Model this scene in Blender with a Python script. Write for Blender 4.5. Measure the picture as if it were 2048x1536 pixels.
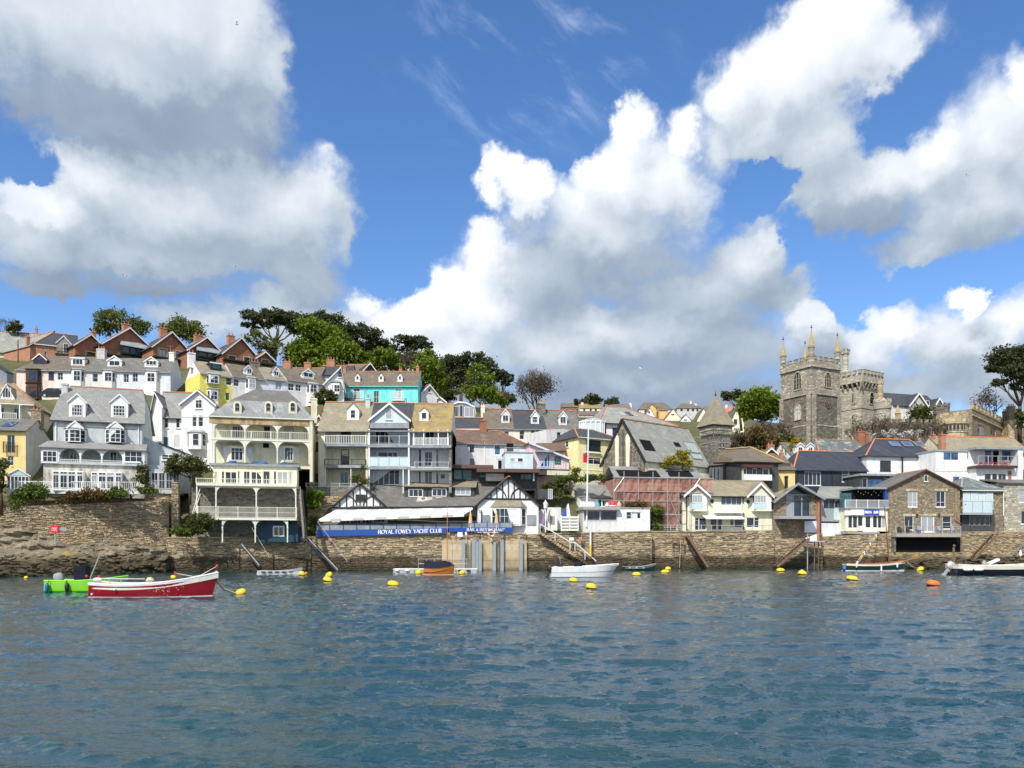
import bpy, math, random
import numpy as np
from mathutils import Vector, Matrix

SC = bpy.context.scene
for _o in list(bpy.data.objects):
 bpy.data.objects.remove(_o)
COL = SC.collection
rnd = random.Random(7)

# ------------------------------------------------------------------ camera
FPX, HOR, CAMH = 1575.0,1102.0,2.6          # focal length in photo pixels, horizon row, eye height
cd = bpy.data.cameras.new('camera')
cam = bpy.data.objects.new('camera', cd)
COL.objects.link(cam)
cam.location = (0,0, CAMH)
cam.rotation_euler = (math.pi / 2,0,0)
cd.sensor_fit = 'HORIZONTAL'
cd.sensor_width = 36.0
cd.lens = FPX / 2048 * 36
cd.shift_y = (HOR - 768) / 2048
cd.clip_start = 0.1
cd.clip_end = 5000
SC.camera = cam
SC.view_settings.view_transform = 'Standard'
SC.view_settings.look = 'None'
SC.view_settings.gamma = 1
SC.view_settings.use_curve_mapping = False
SC.view_settings.exposure = 0.5
SC.render.resolution_x, SC.render.resolution_y = 1024,768
try:
 SC.cycles.max_bounces = 8
 SC.cycles.diffuse_bounces = 4
 SC.cycles.glossy_bounces = 3
 SC.cycles.transmission_bounces = 4
 SC.cycles.transparent_max_bounces = 6
 SC.cycles.use_denoising = True
except Exception:
 pass

# ------------------------------------------------------------------ node helpers
class G:
 """tiny expression builder over a node tree"""
 def __init__(s, tree):
  s.t = tree; s.n = tree.nodes; s.l = tree.links
 def new(s, ty, **kw):
  n = s.n.new(ty)
  for k, v in kw.items():
   setattr(n, k, v)
  return n
 def put(s, sock, v):
  if v is None:
   return
  if isinstance(v, bpy.types.NodeSocket):
   s.l.new(v, sock)
  else:
   if isinstance(v, (tuple, list)) and sock.type == 'RGBA' and len(v) == 3:
    v = (*v, 1)
   sock.default_value = v
 def m(s, op, a, b=None, c=None, clamp=False):
  n = s.new('ShaderNodeMath', operation=op, use_clamp=clamp)
  for i, v in enumerate((a, b, c)):
   s.put(n.inputs[i], v)
  return n.outputs[0]
 def vm(s, op, a, b=None, c=None):
  n = s.new('ShaderNodeVectorMath', operation=op)
  for i, v in enumerate((a, b, c)):
   if v is not None:
    s.put(n.inputs[i], v)
  return n.outputs['Value'] if op in ('LENGTH', 'DOT_PRODUCT', 'DISTANCE') else n.outputs[0]
 def mr(s, v, a, b, c=0.0, d=1.0, smooth=True):
  n = s.new('ShaderNodeMapRange', interpolation_type='SMOOTHSTEP' if smooth else 'LINEAR')
  for i, x in enumerate((v, a, b, c, d)):
   s.put(n.inputs[i], x)
  return n.outputs[0]
 def xyz(s, v):
  n = s.new('ShaderNodeSeparateXYZ'); s.put(n.inputs[0], v); return n.outputs
 def comb(s, x, y, z):
  n = s.new('ShaderNodeCombineXYZ')
  for i, v in enumerate((x, y, z)):
   s.put(n.inputs[i], v)
  return n.outputs[0]
 def noise(s, vec, scale, detail=4, rough=0.55, dist=0.0, col=False):
  n = s.new('ShaderNodeTexNoise')
  if vec is not None:
   s.put(n.inputs['Vector'], vec)
  s.put(n.inputs['Scale'], scale); s.put(n.inputs['Detail'], detail)
  s.put(n.inputs['Roughness'], rough); s.put(n.inputs['Distortion'], dist)
  return n.outputs['Color' if col else 'Fac']
 def voro(s, vec, scale, feature='F1', out='Distance', rand=1.0):
  n = s.new('ShaderNodeTexVoronoi', feature=feature)
  s.put(n.inputs['Vector'], vec); s.put(n.inputs['Scale'], scale); s.put(n.inputs['Randomness'], rand)
  return n.outputs[out]
 def mix(s, f, a, b, mode='MIX'):
  n = s.new('ShaderNodeMix', data_type='RGBA', blend_type=mode)
  s.put(n.inputs[0], f); s.put(n.inputs[6], a); s.put(n.inputs[7], b)
  return n.outputs[2]
 def ramp(s, f, stops):
  n = s.new('ShaderNodeValToRGB')
  e = n.color_ramp.elements
  while len(e) < len(stops):
   e.new(0.5)
  for el, (p, c) in zip(e, stops):
   el.position = p; el.color = (*c, 1)
  s.put(n.inputs[0], f)
  return n.outputs[0]
 def bump(s, h, strength=0.5, dist=0.05):
  n = s.new('ShaderNodeBump')
  s.put(n.inputs['Height'], h); s.put(n.inputs['Strength'], strength); s.put(n.inputs['Distance'], dist)
  return n.outputs[0]

# ------------------------------------------------------------------ world: Nishita sky with cumulus
SUN_AZ, SUN_EL = math.radians(24), math.radians(47)     # sun behind the viewer, to the left
to_sun = Vector((-math.sin(SUN_AZ) * math.cos(SUN_EL),-math.cos(SUN_AZ) * math.cos(SUN_EL), math.sin(SUN_EL)))
SKY = 0.13
W = bpy.data.worlds.new('World')
SC.world = W
W.use_nodes = True
wt = W.node_tree
wt.nodes.clear()
g = G(wt)
nish = g.new('ShaderNodeTexSky', sky_type='NISHITA')
nish.sun_disc = False
nish.sun_elevation = SUN_EL
nish.sun_rotation = math.atan2(to_sun.x, to_sun.y)
nish.air_density = 1.0; nish.dust_density = 0.3; nish.ozone_density = 2.5; nish.altitude = 20
dirv = g.new('ShaderNodeTexCoord').outputs['Generated']
dx, dy, dz = g.xyz(dirv)
U = g.m('MULTIPLY', g.m('ARCTAN2', dx, dy),1575.0)
V = g.m('MULTIPLY', g.m('ARCSINE', dz),1575.0)
P0_ = g.comb(U, V, 0.0)

def blobpos(px, py):
 az = math.atan((px - 1024) / 1575)
 return az * 1575, math.atan((HOR - py) / 1575 * math.cos(az)) * 1575

#       px   py   rx   ry  weight shade(0 grey base .. 1 sunlit top)
CLOUDS = [
 (60,40,330,150,1,.62),(330,50,220,150,1,.72),(460,100,110,140,1,.66),(250,150,330,80,1,.5),(540,150,70,100,.75,.6),(230,228,300,60,1,.0),(400,262,170,48,.9,-.1),(500,240,90,55,.8,.12),(150,215,240,45,.8,.12),
 (190,340,150,70,1,.72),(100,400,150,70,.95,.66),(420,330,170,70,.9,.36),(380,410,260,110,1,.6),(570,420,170,110,1,.62),(650,380,75,100,.9,.66),(60,460,150,90,1,.5),(690,460,50,60,.8,.45),
 (330,510,300,55,1,.34),(590,540,120,55,.8,.3),(655,310,42,42,.75,.75),(90,555,140,28,.7,.16),(330,570,230,26,.7,.1),
 (420,640,190,45,.8,.52),(610,650,190,65,.95,.5),
 (1045,370,80,62,1.1,1.1),(1000,345,42,40,.95,1.1),(1060,430,50,36,.9,1),
 (970,600,100,110,1,.98),(840,625,100,50,1,1),(730,600,50,38,.9,.95),(975,510,56,56,.95,1.05),(900,575,55,55,.9,1),(760,660,110,50,1,.75),(880,700,160,60,1,.9),
 (1250,350,110,70,1,.9),(1268,262,56,50,1.05,1.05),(1370,268,50,56,1,1),(1330,360,100,90,1,.85),(1150,430,90,70,.95,.75),(1200,470,180,80,1,.58),
 (1080,560,120,80,1,.3),(1260,540,170,60,.9,.2),(1490,520,110,70,1,.55),(1400,585,190,60,1,.35),(1200,650,200,60,1,.62),(1340,660,210,60,1,.42),(1100,700,200,80,1,.55),(1560,590,90,55,.85,.3),(1605,650,52,60,1,.9),(1450,720,250,80,.95,.34),(1250,750,320,50,1,.22),
 (1640,100,150,90,1.05,.92),(1570,160,130,80,1.05,.88),(1720,50,100,80,1,.95),(1470,185,75,62,1,.85),(1770,110,80,70,.9,.8),(1530,250,120,60,.9,.66),(1650,270,80,80,.85,.64),(1440,290,50,60,.7,.62),(1860,60,60,50,.55,.6),
 (1740,370,150,75,1,.58),(1880,320,110,90,1,.7),(1980,280,100,110,1,.8),(2055,190,56,80,.95,.95),(1930,420,160,75,1,.56),(1640,390,90,42,.75,.36),(1720,430,150,42,.9,.08),(1850,500,120,42,.9,.4),(2090,330,110,100,1,.66),
 (1780,650,90,46,.9,.85),(1720,700,80,80,.8,.7),(1900,680,160,60,.95,.62),(1945,608,30,40,.95,1),(2030,640,90,60,1,.7),(1780,760,300,60,.9,.34),(2000,750,200,70,1,.42),(1300,800,700,40,.85,.2),
 (1500,420,60,70,.45,.4),
 # holes
 (30,312,90,30,-1,0),(1530,372,70,32,-.9,0),(1590,490,40,36,-.5,0),(1800,230,60,60,-.6,0),(1900,555,260,22,-.8,0),(790,480,60,90,-.6,0),(120,610,150,22,-.8,0),(700,180,90,120,-.6,0),(1080,240,90,60,-.5,0),(1680,600,40,40,-.5,0),
]

def density(Pv, shade=False):
 """cloud field at direction-plane position Pv (smooth union of puffs, edges broken up by noise)"""
 w = g.noise(Pv, 0.0062,5,0.62, col=True)
 w = g.vm('MULTIPLY', g.vm('SUBTRACT', w, (0.5,0.5,0.5)),(150,130,0))
 w2 = g.noise(Pv, 0.028,4,0.6, col=True)
 w2 = g.vm('MULTIPLY', g.vm('SUBTRACT', w2,(0.5,0.5,0.5)),(46,46,0))
 Q = g.vm('ADD', g.vm('ADD', Pv, w), w2)
 acc = None; num = None; den = None; hole = None
 for (px, py, rx, ry, wt_, sh_) in CLOUDS:
  u, v = blobpos(px, py)
  k = math.cos(math.atan((px - 1024) / 1575))
  rx2, ry2 = rx * 1.06 * k * k, ry * 1.06 * k
  q = g.vm('MULTIPLY_ADD', Q, (1 / rx2,1 / ry2,0),(-u / rx2,-v / ry2,0))
  f = g.mr(g.vm('LENGTH', q),1.35,0.0,0.0, abs(wt_), smooth=False)
  if wt_ < 0:
   hole = f if hole is None else g.m('ADD', hole, f)
   continue
  acc = f if acc is None else g.m('SMOOTH_MAX', acc, f, 0.16)
  if shade:
   f2 = g.m('MULTIPLY', f, f)
   num = g.m('MULTIPLY_ADD', f2, sh_, 0.0 if num is None else num)
   den = f2 if den is None else g.m('ADD', den, f2)
 acc = g.m('SUBTRACT', acc, hole, clamp=True)
 # beyond the picture the same kind of sky goes on
 gen = g.mr(g.noise(g.vm('MULTIPLY', Q, (1,1.5,1)),0.0022,4,0.5),0.36,0.56,0.0,1.0)
 au = g.mr(g.m('ABSOLUTE', U),900,1150)
 av = g.mr(V, 1010,1200)
 ab = g.m('MAXIMUM', au, av)
 acc = g.m('MAXIMUM', acc, g.m('MULTIPLY', gen, ab))
 if shade:
  return acc, g.m('DIVIDE', g.m('ADD', num, 0.0075), g.m('ADD', den, 0.01))
 return acc

D0, S0 = density(P0_, True)
D1 = density(g.vm('ADD', P0_, (-26,58,0)))
fine = g.noise(P0_, 0.02,6,0.6)
dd = g.m('ADD', D0, g.m('MULTIPLY', g.m('SUBTRACT', fine, 0.5),0.24))
soft = g.mr(g.noise(P0_, 0.0045,2),0.3,0.7,0.20,0.64)
alpha = g.mr(dd, 0.15, g.m('ADD', 0.15, soft))
lit = g.m('SUBTRACT', D0, D1)
lit = g.m('MULTIPLY_ADD', g.m('SUBTRACT', fine, 0.5),0.07, lit)
sh = g.m('MULTIPLY_ADD', lit, 0.42, g.m('MULTIPLY_ADD', S0,0.85,0.02), clamp=True)
ccol = g.ramp(sh, [(0.0,(0.195,0.245,0.33)),(0.25,(0.255,0.32,0.405)),(0.5,(0.385,0.445,0.515)),(0.72,(0.555,0.60,0.66)),(0.9,(0.66,0.70,0.745)),(1.0,(0.78,0.80,0.815))])
# thin high streaks
vr = g.new('ShaderNodeVectorRotate', rotation_type='Z_AXIS'); g.put(vr.inputs['Vector'], P0_); vr.inputs['Angle'].default_value = math.radians(28)
stk = g.noise(g.vm('MULTIPLY', vr.outputs[0],(1,3.0,1)),0.0058,6,0.62,0.4)
u0, v0 = blobpos(1060,110)
mk = g.vm('LENGTH', g.vm('MULTIPLY_ADD', P0_, (1 / 330,1 / 170,0),(-u0 / 330,-v0 / 170,0)))
stre = g.m('MULTIPLY', g.mr(stk, 0.48,0.82,0,0.30), g.mr(mk, 1.1,0.2))
# colour of the clear sky: Nishita, deepened a little the way the phone rendered it
hs = g.new('ShaderNodeHueSaturation'); hs.inputs['Saturation'].default_value = 1.2; hs.inputs['Value'].default_value = 0.93
g.l.new(nish.outputs[0], hs.inputs['Color'])
sky = g.mix(1.0, hs.outputs[0],(1.0,0.98,1.07), 'MULTIPLY')
sky = g.mix(stre, sky, (7.0,7.6,8.3))
cl10 = g.vm('SCALE', ccol, None)
cl10.node.inputs['Scale'].default_value = 1.0 / SKY
allc = g.mix(alpha, sky, cl10)
bg = g.new('ShaderNodeBackground'); bg.inputs['Strength'].default_value = SKY
g.l.new(allc, bg.inputs['Color'])
wo = g.new('ShaderNodeOutputWorld'); g.l.new(bg.outputs[0], wo.inputs['Surface'])
try:
 W.cycles.sampling_method = 'MANUAL'; W.cycles.sample_map_resolution = 512
except Exception:
 pass

# ------------------------------------------------------------------ sun
sl = bpy.data.lights.new('sun', 'SUN')
sl.energy = 3.55
sl.angle = math.radians(0.5)
sl.color = (1.0,0.955,0.88)
so = bpy.data.objects.new('sun', sl)
COL.objects.link(so)
so.rotation_euler = to_sun.to_track_quat('Z', 'Y').to_euler()
so.location = (-40,-60,120)
# ------------------------------------------------------------------ materials
MATS = {}
def material(name, fn, rough=0.8, spec=0.3):
 if name in MATS:
  return MATS[name]
 m = bpy.data.materials.new(name)
 m.use_nodes = True
 t = m.node_tree
 gg = G(t)
 b = t.nodes['Principled BSDF']
 b.inputs['Roughness'].default_value = rough
 b.inputs['Specular IOR Level'].default_value = spec
 fn(gg, b)
 MATS[name] = m
 return m

def ocoord(gg):
 return gg.new('ShaderNodeTexCoord').outputs['Object']

def uvw(gg, su=1.0, sv=1.0):
 """flat coordinates for facades and roofs: along the wall and up"""
 x, y, z = gg.xyz(ocoord(gg))
 return gg.comb(gg.m('MULTIPLY', gg.m('ADD', x, y), su), gg.m('MULTIPLY', z, sv),0.0)

def sc(c, k):
 return tuple(min(1, v * k) for v in c)

def paint(name, col, dirt=0.12, rough=0.7):
 dirt *= 1.7
 def f(gg, b):
  p = ocoord(gg)
  n1 = gg.noise(p, 0.9,5,0.6)
  x, y, z = gg.xyz(p)
  n2 = gg.noise(gg.comb(gg.m('MULTIPLY', gg.m('ADD', x, y),1.5), gg.m('MULTIPLY', z, 0.3),0.0),1.0,5,0.65)
  k = gg.m('MULTIPLY', gg.mr(n1,0.3,0.62), gg.mr(n2,0.36,0.64))
  c = gg.mix(k, sc(col, 1.0), sc((col[0] * .93, col[1] * .94, col[2] * .92),1 - dirt))
  c = gg.mix(gg.mr(gg.noise(p, 7,3),0.55,0.8,0, dirt * 0.8), c, sc(col, 0.82))
  gg.put(b.inputs['Base Color'], c)
  gg.put(b.inputs['Normal'], gg.bump(gg.noise(p, 9,4),0.25,0.03))
 return material(name, f, rough, 0.3)

def slate(name, ca, cb, lichen=None, lam=0.0, streak=0.3):
 def f(gg, b):
  v = uvw(gg, 1.0,1.35)
  br = gg.new('ShaderNodeTexBrick')
  gg.put(br.inputs['Vector'], v)
  br.inputs['Color1'].default_value = (*ca, 1); br.inputs['Color2'].default_value = (*cb, 1)
  br.inputs['Mortar'].default_value = (*sc(ca, 0.45),1)
  br.inputs['Scale'].default_value = 1.0; br.inputs['Brick Width'].default_value = 0.42
  br.inputs['Row Height'].default_value = 0.24; br.inputs['Mortar Size'].default_value = 0.014
  br.inputs['Bias'].default_value = -0.1
  p = ocoord(gg)
  c = gg.mix(gg.mr(gg.noise(p, 0.55,6,0.65),0.3,0.72), br.outputs['Color'], sc(tuple((a + d) / 2 for a, d in zip(ca, cb)),0.72))
  st = gg.noise(gg.vm('MULTIPLY', v, (2.4,0.16,1)),1.0,4,0.6)
  c = gg.mix(gg.mr(st, 0.5,0.75,0, streak), c, sc(cb, 1.7))
  c = gg.mix(1.0, c, (1.32,1.30,1.28), 'MULTIPLY')
  c = gg.mix(gg.mr(gg.voro(gg.vm('MULTIPLY', v, (2.4,4.1,1)),1.0, out='Color'),0.15,0.95,0,0.38, False), c, sc(ca, 0.6))
  if lichen:
   c = gg.mix(gg.mr(gg.noise(p, 0.7,7,0.7),0.62 - lam * 0.3,0.74 - lam * 0.2,0,0.85), c, lichen)
  gg.put(b.inputs['Base Color'], c)
  gg.put(b.inputs['Normal'], gg.bump(gg.m('ADD', br.outputs['Fac'], gg.noise(v, 6,4)),0.35,0.04))
 return material(name, f, 0.62,0.35)

def stone(name, ca, cb, mortar, su=2.2, sv=4.6, lichen=None, lam=.5, depth=0.5):
 def f(gg, b):
  p = ocoord(gg)
  v = uvw(gg, su, sv)
  w = gg.noise(v, 0.8,3, col=True)
  v = gg.vm('ADD', v, gg.vm('MULTIPLY', gg.vm('SUBTRACT', w, (.5,.5,.5)),(.9,.5,0)))
  cell = gg.voro(v, 1.0, out='Color')
  edge = gg.voro(v, 1.0, feature='DISTANCE_TO_EDGE')
  cr = gg.xyz(cell)[0]
  c = gg.ramp(cr, [(0, sc(ca, .62)),(.35, ca),(.7, cb),(1, sc(cb, 1.35))])
  c = gg.mix(gg.mr(gg.noise(p, 0.35,6,0.65),0.35,0.7,0,0.55), c, sc(ca, .75))
  c = gg.mix(gg.mr(edge, 0.02,0.13,1,0), c, mortar)
  if lichen:
   c = gg.mix(gg.mr(gg.noise(p, 0.8,7,0.7), lam, lam + .15,0,0.75), c, lichen)
  gg.put(b.inputs['Base Color'], c)
  h = gg.m('ADD', gg.mr(edge, 0.0,0.2), gg.m('MULTIPLY', gg.noise(v, 3,5),0.6))
  gg.put(b.inputs['Normal'], gg.bump(h, depth, 0.08))
 return material(name, f, 0.9,0.15)

def mottled(name, stops, scale=1.0, rough=0.85, bump=0.4, stretch=(1,1,1), spec=0.2, metal=0.0, bdist=0.05):
 def f(gg, b):
  p = gg.vm('MULTIPLY', ocoord(gg), stretch)
  n = gg.noise(p, scale, 7,0.62)
  gg.put(b.inputs['Base Color'], gg.ramp(gg.mr(n, 0.28,0.72, smooth=False), stops))
  gg.put(b.inputs['Normal'], gg.bump(gg.noise(p, scale * 5,5), bump, bdist))
  b.inputs['Metallic'].default_value = metal
 return material(name, f, rough, spec)

def brickm(name, ca, cb, mortar):
 def f(gg, b):
  br = gg.new('ShaderNodeTexBrick')
  gg.put(br.inputs['Vector'], uvw(gg))
  br.inputs['Color1'].default_value = (*ca, 1); br.inputs['Color2'].default_value = (*cb, 1); br.inputs['Mortar'].default_value = (*mortar, 1)
  br.inputs['Scale'].default_value = 1.0; br.inputs['Brick Width'].default_value = 0.225
  br.inputs['Row Height'].default_value = 0.075; br.inputs['Mortar Size'].default_value = 0.01
  c = gg.mix(gg.mr(gg.noise(ocoord(gg),1.1,5),.35,.7,0,.4), br.outputs['Color'], sc(ca, .6))
  gg.put(b.inputs['Base Color'], c)
  gg.put(b.inputs['Normal'], gg.bump(br.outputs['Fac'],-0.4,0.02))
 return material(name, f, 0.85,0.2)

def glassm(name, base, rnd_pale=0.13, rough=0.04):
 def f(gg, b):
  r = gg.new('ShaderNodeObjectInfo').outputs['Random']
  p = ocoord(gg)
  n = gg.noise(gg.vm('ADD', p, gg.comb(gg.m('MULTIPLY', r, 50.0),0.0, gg.m('MULTIPLY', r, 31.0))),0.9,2)
  c = gg.mix(gg.mr(n, .35,.7), base, sc(base, 2.6))
  c = gg.mix(gg.mr(r, 1 - rnd_pale - .03,1 - rnd_pale + .03), c, (.34,.36,.38))
  gg.put(b.inputs['Base Color'], c)
  gg.put(b.inputs['Normal'], gg.bump(gg.noise(p, 0.8,1),0.06,0.1))
 return material(name, f, rough, 0.6)

def foliage(name, ca, cb, cc=None):
 def f(gg, b):
  geo = gg.new('ShaderNodeNewGeometry')
  r = geo.outputs['Random Per Island']
  n = gg.noise(ocoord(gg),0.55,3)
  c = gg.mix(gg.mr(n, .32,.68), ca, cb)
  c = gg.mix(gg.m('MULTIPLY', r, 0.55), c, cc or sc(cb, 1.5))
  gg.put(b.inputs['Base Color'], c)
  b.inputs['Subsurface Weight'].default_value = 0.0
  tr = gg.new('ShaderNodeBsdfTranslucent'); gg.put(tr.inputs[0], c)
  mx = gg.new('ShaderNodeMixShader'); mx.inputs[0].default_value = 0.28
  gg.l.new(b.outputs[0], mx.inputs[1]); gg.l.new(tr.outputs[0], mx.inputs[2])
  out = [n_ for n_ in gg.n if n_.type == 'OUTPUT_MATERIAL'][0]
  gg.l.new(mx.outputs[0], out.inputs[0])
 return material(name, f, 0.6,0.25)

def plain(name, col, rough=0.5, spec=0.4, metal=0.0, var=0.12):
 def f(gg, b):
  n = gg.noise(ocoord(gg),2.5,4)
  gg.put(b.inputs['Base Color'], gg.mix(gg.mr(n, .3,.75,0,1), col, sc(col, 1 - var)))
  b.inputs['Metallic'].default_value = metal
 return material(name, f, rough, spec)

WHITE = paint('white render', (.80,.80,.79),.10)
TRIM = plain('white painted joinery', (.82,.82,.80),.45,.4, var=.06)
CREAMTRIM = plain('cream painted ironwork', (.76,.74,.62),.5,.4)
CREAM = paint('cream render', (.72,.68,.50),.14)
LCREAM = paint('pale cream render', (.80,.77,.58),.10)
YELLOW = paint('pale yellow render', (.84,.77,.42),.08)
OCHRE = paint('ochre yellow render', (.80,.61,.25),.10)
LEMON = paint('lemon yellow render', (.80,.72,.16),.10)
PINKW = paint('pale peach render', (.80,.68,.60),.10)
PINK = paint('pale pink render', (.80,.60,.61),.10)
LAV = paint('lavender white render', (.70,.73,.84),.10)
BLUEW = paint('pale blue render', (.56,.67,.86),.10)
TURQ = paint('turquoise render', (.20,.72,.72),.10)
GREYW = paint('blue grey render', (.52,.56,.57),.12)
GREY2 = paint('warm grey render', (.58,.57,.55),.12)
LGREY = paint('light grey render', (.70,.69,.69),.10)
SKYW = paint('pale sky blue boards', (.60,.70,.78),.08)
NAVY = paint('dark navy render', (.035,.045,.065),.15)
DGREY = paint('dark grey render', (.07,.072,.075),.2)
TANF = paint('weathered tan fascia', (.50,.36,.19),.35)
SLATE_D = slate('new dark slate', (.040,.045,.055),(.058,.064,.078), streak=.15)
SLATE_N = slate('navy slate with bird streaks', (.030,.036,.050),(.042,.050,.068), streak=.75)
SLATE_M = slate('weathered mid slate', (.115,.112,.105),(.165,.16,.15),(.24,.22,.15),.3)
SLATE_L = slate('pale grey green slate', (.215,.225,.205),(.27,.275,.25),(.36,.36,.30),.35)
SLATE_G = slate('grey slate', (.20,.205,.20),(.245,.25,.245),(.30,.30,.26),.25)
SLATE_B = slate('brown weathered slate', (.115,.095,.075),(.16,.135,.105),(.22,.18,.10),.35)
SLATE_T = slate('tan lichened slate', (.21,.185,.135),(.29,.26,.19),(.34,.27,.13),.35)
SLATE_Y = slate('yellow lichened slate', (.20,.16,.09),(.26,.20,.105),(.36,.255,.065),.72)
SLATE_W = slate('lead grey mansard slate', (.19,.20,.205),(.235,.245,.25),(.34,.36,.36),.3,.5)
SLATE_BG = slate('dark slate with chalky streaks', (.09,.105,.105),(.13,.15,.145),(.36,.40,.38),.4,.6)
PANT = slate('brown clay pantile', (.115,.070,.050),(.17,.115,.085),(.22,.17,.12),.3)
REDROOF = slate('red clay tile', (.42,.13,.09),(.50,.19,.13))
TERRA = mottled('terracotta ridge tile', [(0,(.30,.12,.06)),(.6,(.45,.20,.10)),(1,(.50,.34,.20))],1.5)
ORANGER = plain('orange ridge tile', (.62,.19,.07),.7,.3)
BRICK = brickm('red brick', (.29,.105,.06),(.36,.145,.085),(.34,.21,.14))
BRICKO = brickm('orange chimney brick', (.40,.16,.09),(.48,.21,.12),(.40,.28,.2))
STONE_B = stone('brown rubble stone', (.27,.215,.145),(.37,.31,.22),(.20,.165,.115),2.4,4.8)
STONE_G = stone('grey slate stone', (.17,.16,.14),(.25,.235,.205),(.20,.185,.16),2.0,4.2)
STONE_CH = stone('church granite', (.33,.30,.235),(.46,.42,.33),(.27,.245,.20),1.3,2.6,(.36,.31,.18),.62)
STONE_CD = stone('dark slate church stone', (.15,.135,.108),(.23,.205,.165),(.16,.145,.12),1.6,3.4,(.24,.21,.14),.62)
ASHLAR = stone('pale castle ashlar', (.42,.39,.31),(.50,.465,.375),(.34,.315,.25),1.5,2.8,(.22,.20,.15),.58)
SANDST = stone('sand coloured ashlar', (.47,.38,.24),(.56,.46,.30),(.36,.29,.18),1.0,1.8,(.28,.24,.16),.6)
LICHSP = mottled('yellow lichened spire stone', [(0,(.30,.27,.20)),(.45,(.42,.33,.14)),(1,(.50,.33,.05))],1.2)
GLASS = glassm('window glass', (.012,.018,.026))
GLASSC = glassm('clear window glass', (.012,.018,.026),-.1)
GLASSB = glassm('blue window glass', (.02,.055,.12),.0)
GLASST = glassm('teal window glass', (.015,.06,.07),.0)
PALEGL = plain('pale frosted glass panel', (.55,.68,.70),.15,.5)
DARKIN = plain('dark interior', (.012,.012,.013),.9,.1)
IRON = plain('black iron', (.02,.02,.022),.5,.5)
BLACKT = plain('black stained timber', (.016,.017,.018),.55,.4)
STEELG = plain('grey painted steel', (.33,.36,.38),.45,.5)
GALV = plain('galvanised metal', (.50,.52,.53),.4,.5,.4)
BROWNF = plain('brown stained joinery', (.085,.035,.025),.5,.4)
BROWNF2 = plain('brown fascia boards', (.13,.075,.062),.6,.3)
GREENF = plain('dark green frames', (.012,.030,.026),.5,.4)
WOOD = mottled('weathered brown timber', [(0,(.10,.066,.042)),(.5,(.17,.115,.075)),(1,(.26,.19,.13))],2.2, stretch=(1,1,5))
WOODG = mottled('weathered grey timber', [(0,(.15,.13,.11)),(.5,(.24,.21,.18)),(1,(.33,.30,.26))],2.2, stretch=(1,1,4))
LEAD = mottled('grey lead sheet', [(0,(.20,.22,.24)),(.5,(.28,.30,.32)),(1,(.36,.38,.40))],1.3,.55)
CONC = mottled('stained concrete', [(0,(.24,.19,.12)),(.4,(.44,.36,.23)),(.75,(.52,.43,.28)),(1,(.56,.48,.35))],.8, stretch=(1,1,.35))
CONCG = mottled('grey concrete', [(0,(.30,.28,.25)),(1,(.44,.42,.38))],.9)
POT = mottled('yellow clay pot', [(0,(.50,.30,.10)),(1,(.62,.44,.20))],3)
POTR = plain('red clay pot', (.46,.16,.10),.8,.2)
TEAL = plain('teal painted boards', (.010,.055,.085),.5,.4)
SIGNB = plain('royal blue sign board', (.020,.085,.36),.45,.4)
LETTER = plain('white lettering', (.84,.84,.82),.5,.3, var=.03)
REDP = plain('bright red plastic', (.72,.025,.03),.4,.5)
YELB = mottled('yellow buoy plastic', [(0,(.62,.40,.015)),(.4,(.80,.53,.012)),(1,(.82,.56,.02))],2.5,.45,.1, spec=.5)
ORAB = plain('orange buoy plastic', (.78,.16,.02),.45,.5)
PINKNET = plain('pink debris netting', (.60,.26,.21),.9,.1)
FABW = plain('white awning fabric', (.80,.80,.78),.8,.2)
FABG = plain('grey awning stripe', (.50,.51,.51),.8,.2)
ROPE = plain('pale rope', (.58,.50,.38),.9,.1)

# ------------------------------------------------------------------ meshes
def obj(name, me, mat, parent=None, label=None, cat=None, group=None, kind=None):
 o = bpy.data.objects.new(name, me)
 COL.objects.link(o)
 if mat is not None and me is not None and len(me.materials) == 0:
  me.materials.append(mat)
 if parent is not None:
  o.parent = parent
 for k, v in (('label', label),('category', cat),('group', group),('kind', kind)):
  if v:
   o[k] = v
 return o

def thing(name, label, cat, loc=(0,0,0), rz=0.0, group=None):
 o = obj(name, None, None, None, label, cat, group)
 o.location = loc
 o.rotation_euler = (0,0, rz)
 o.empty_display_size = 0.3
 return o

def dup(root, loc=None, rz=None, label=None, group=None):
 r = root.copy(); COL.objects.link(r)
 if loc is not None:
  r.location = loc
 if rz is not None:
  r.rotation_euler = (0,0, rz)
 if label: r['label'] = label
 if group: r['group'] = group
 for ch in list(root.children):
  c = ch.copy(); COL.objects.link(c); c.parent = r
  for gch in list(ch.children):
   d = gch.copy(); COL.objects.link(d); d.parent = c
 return r

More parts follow.
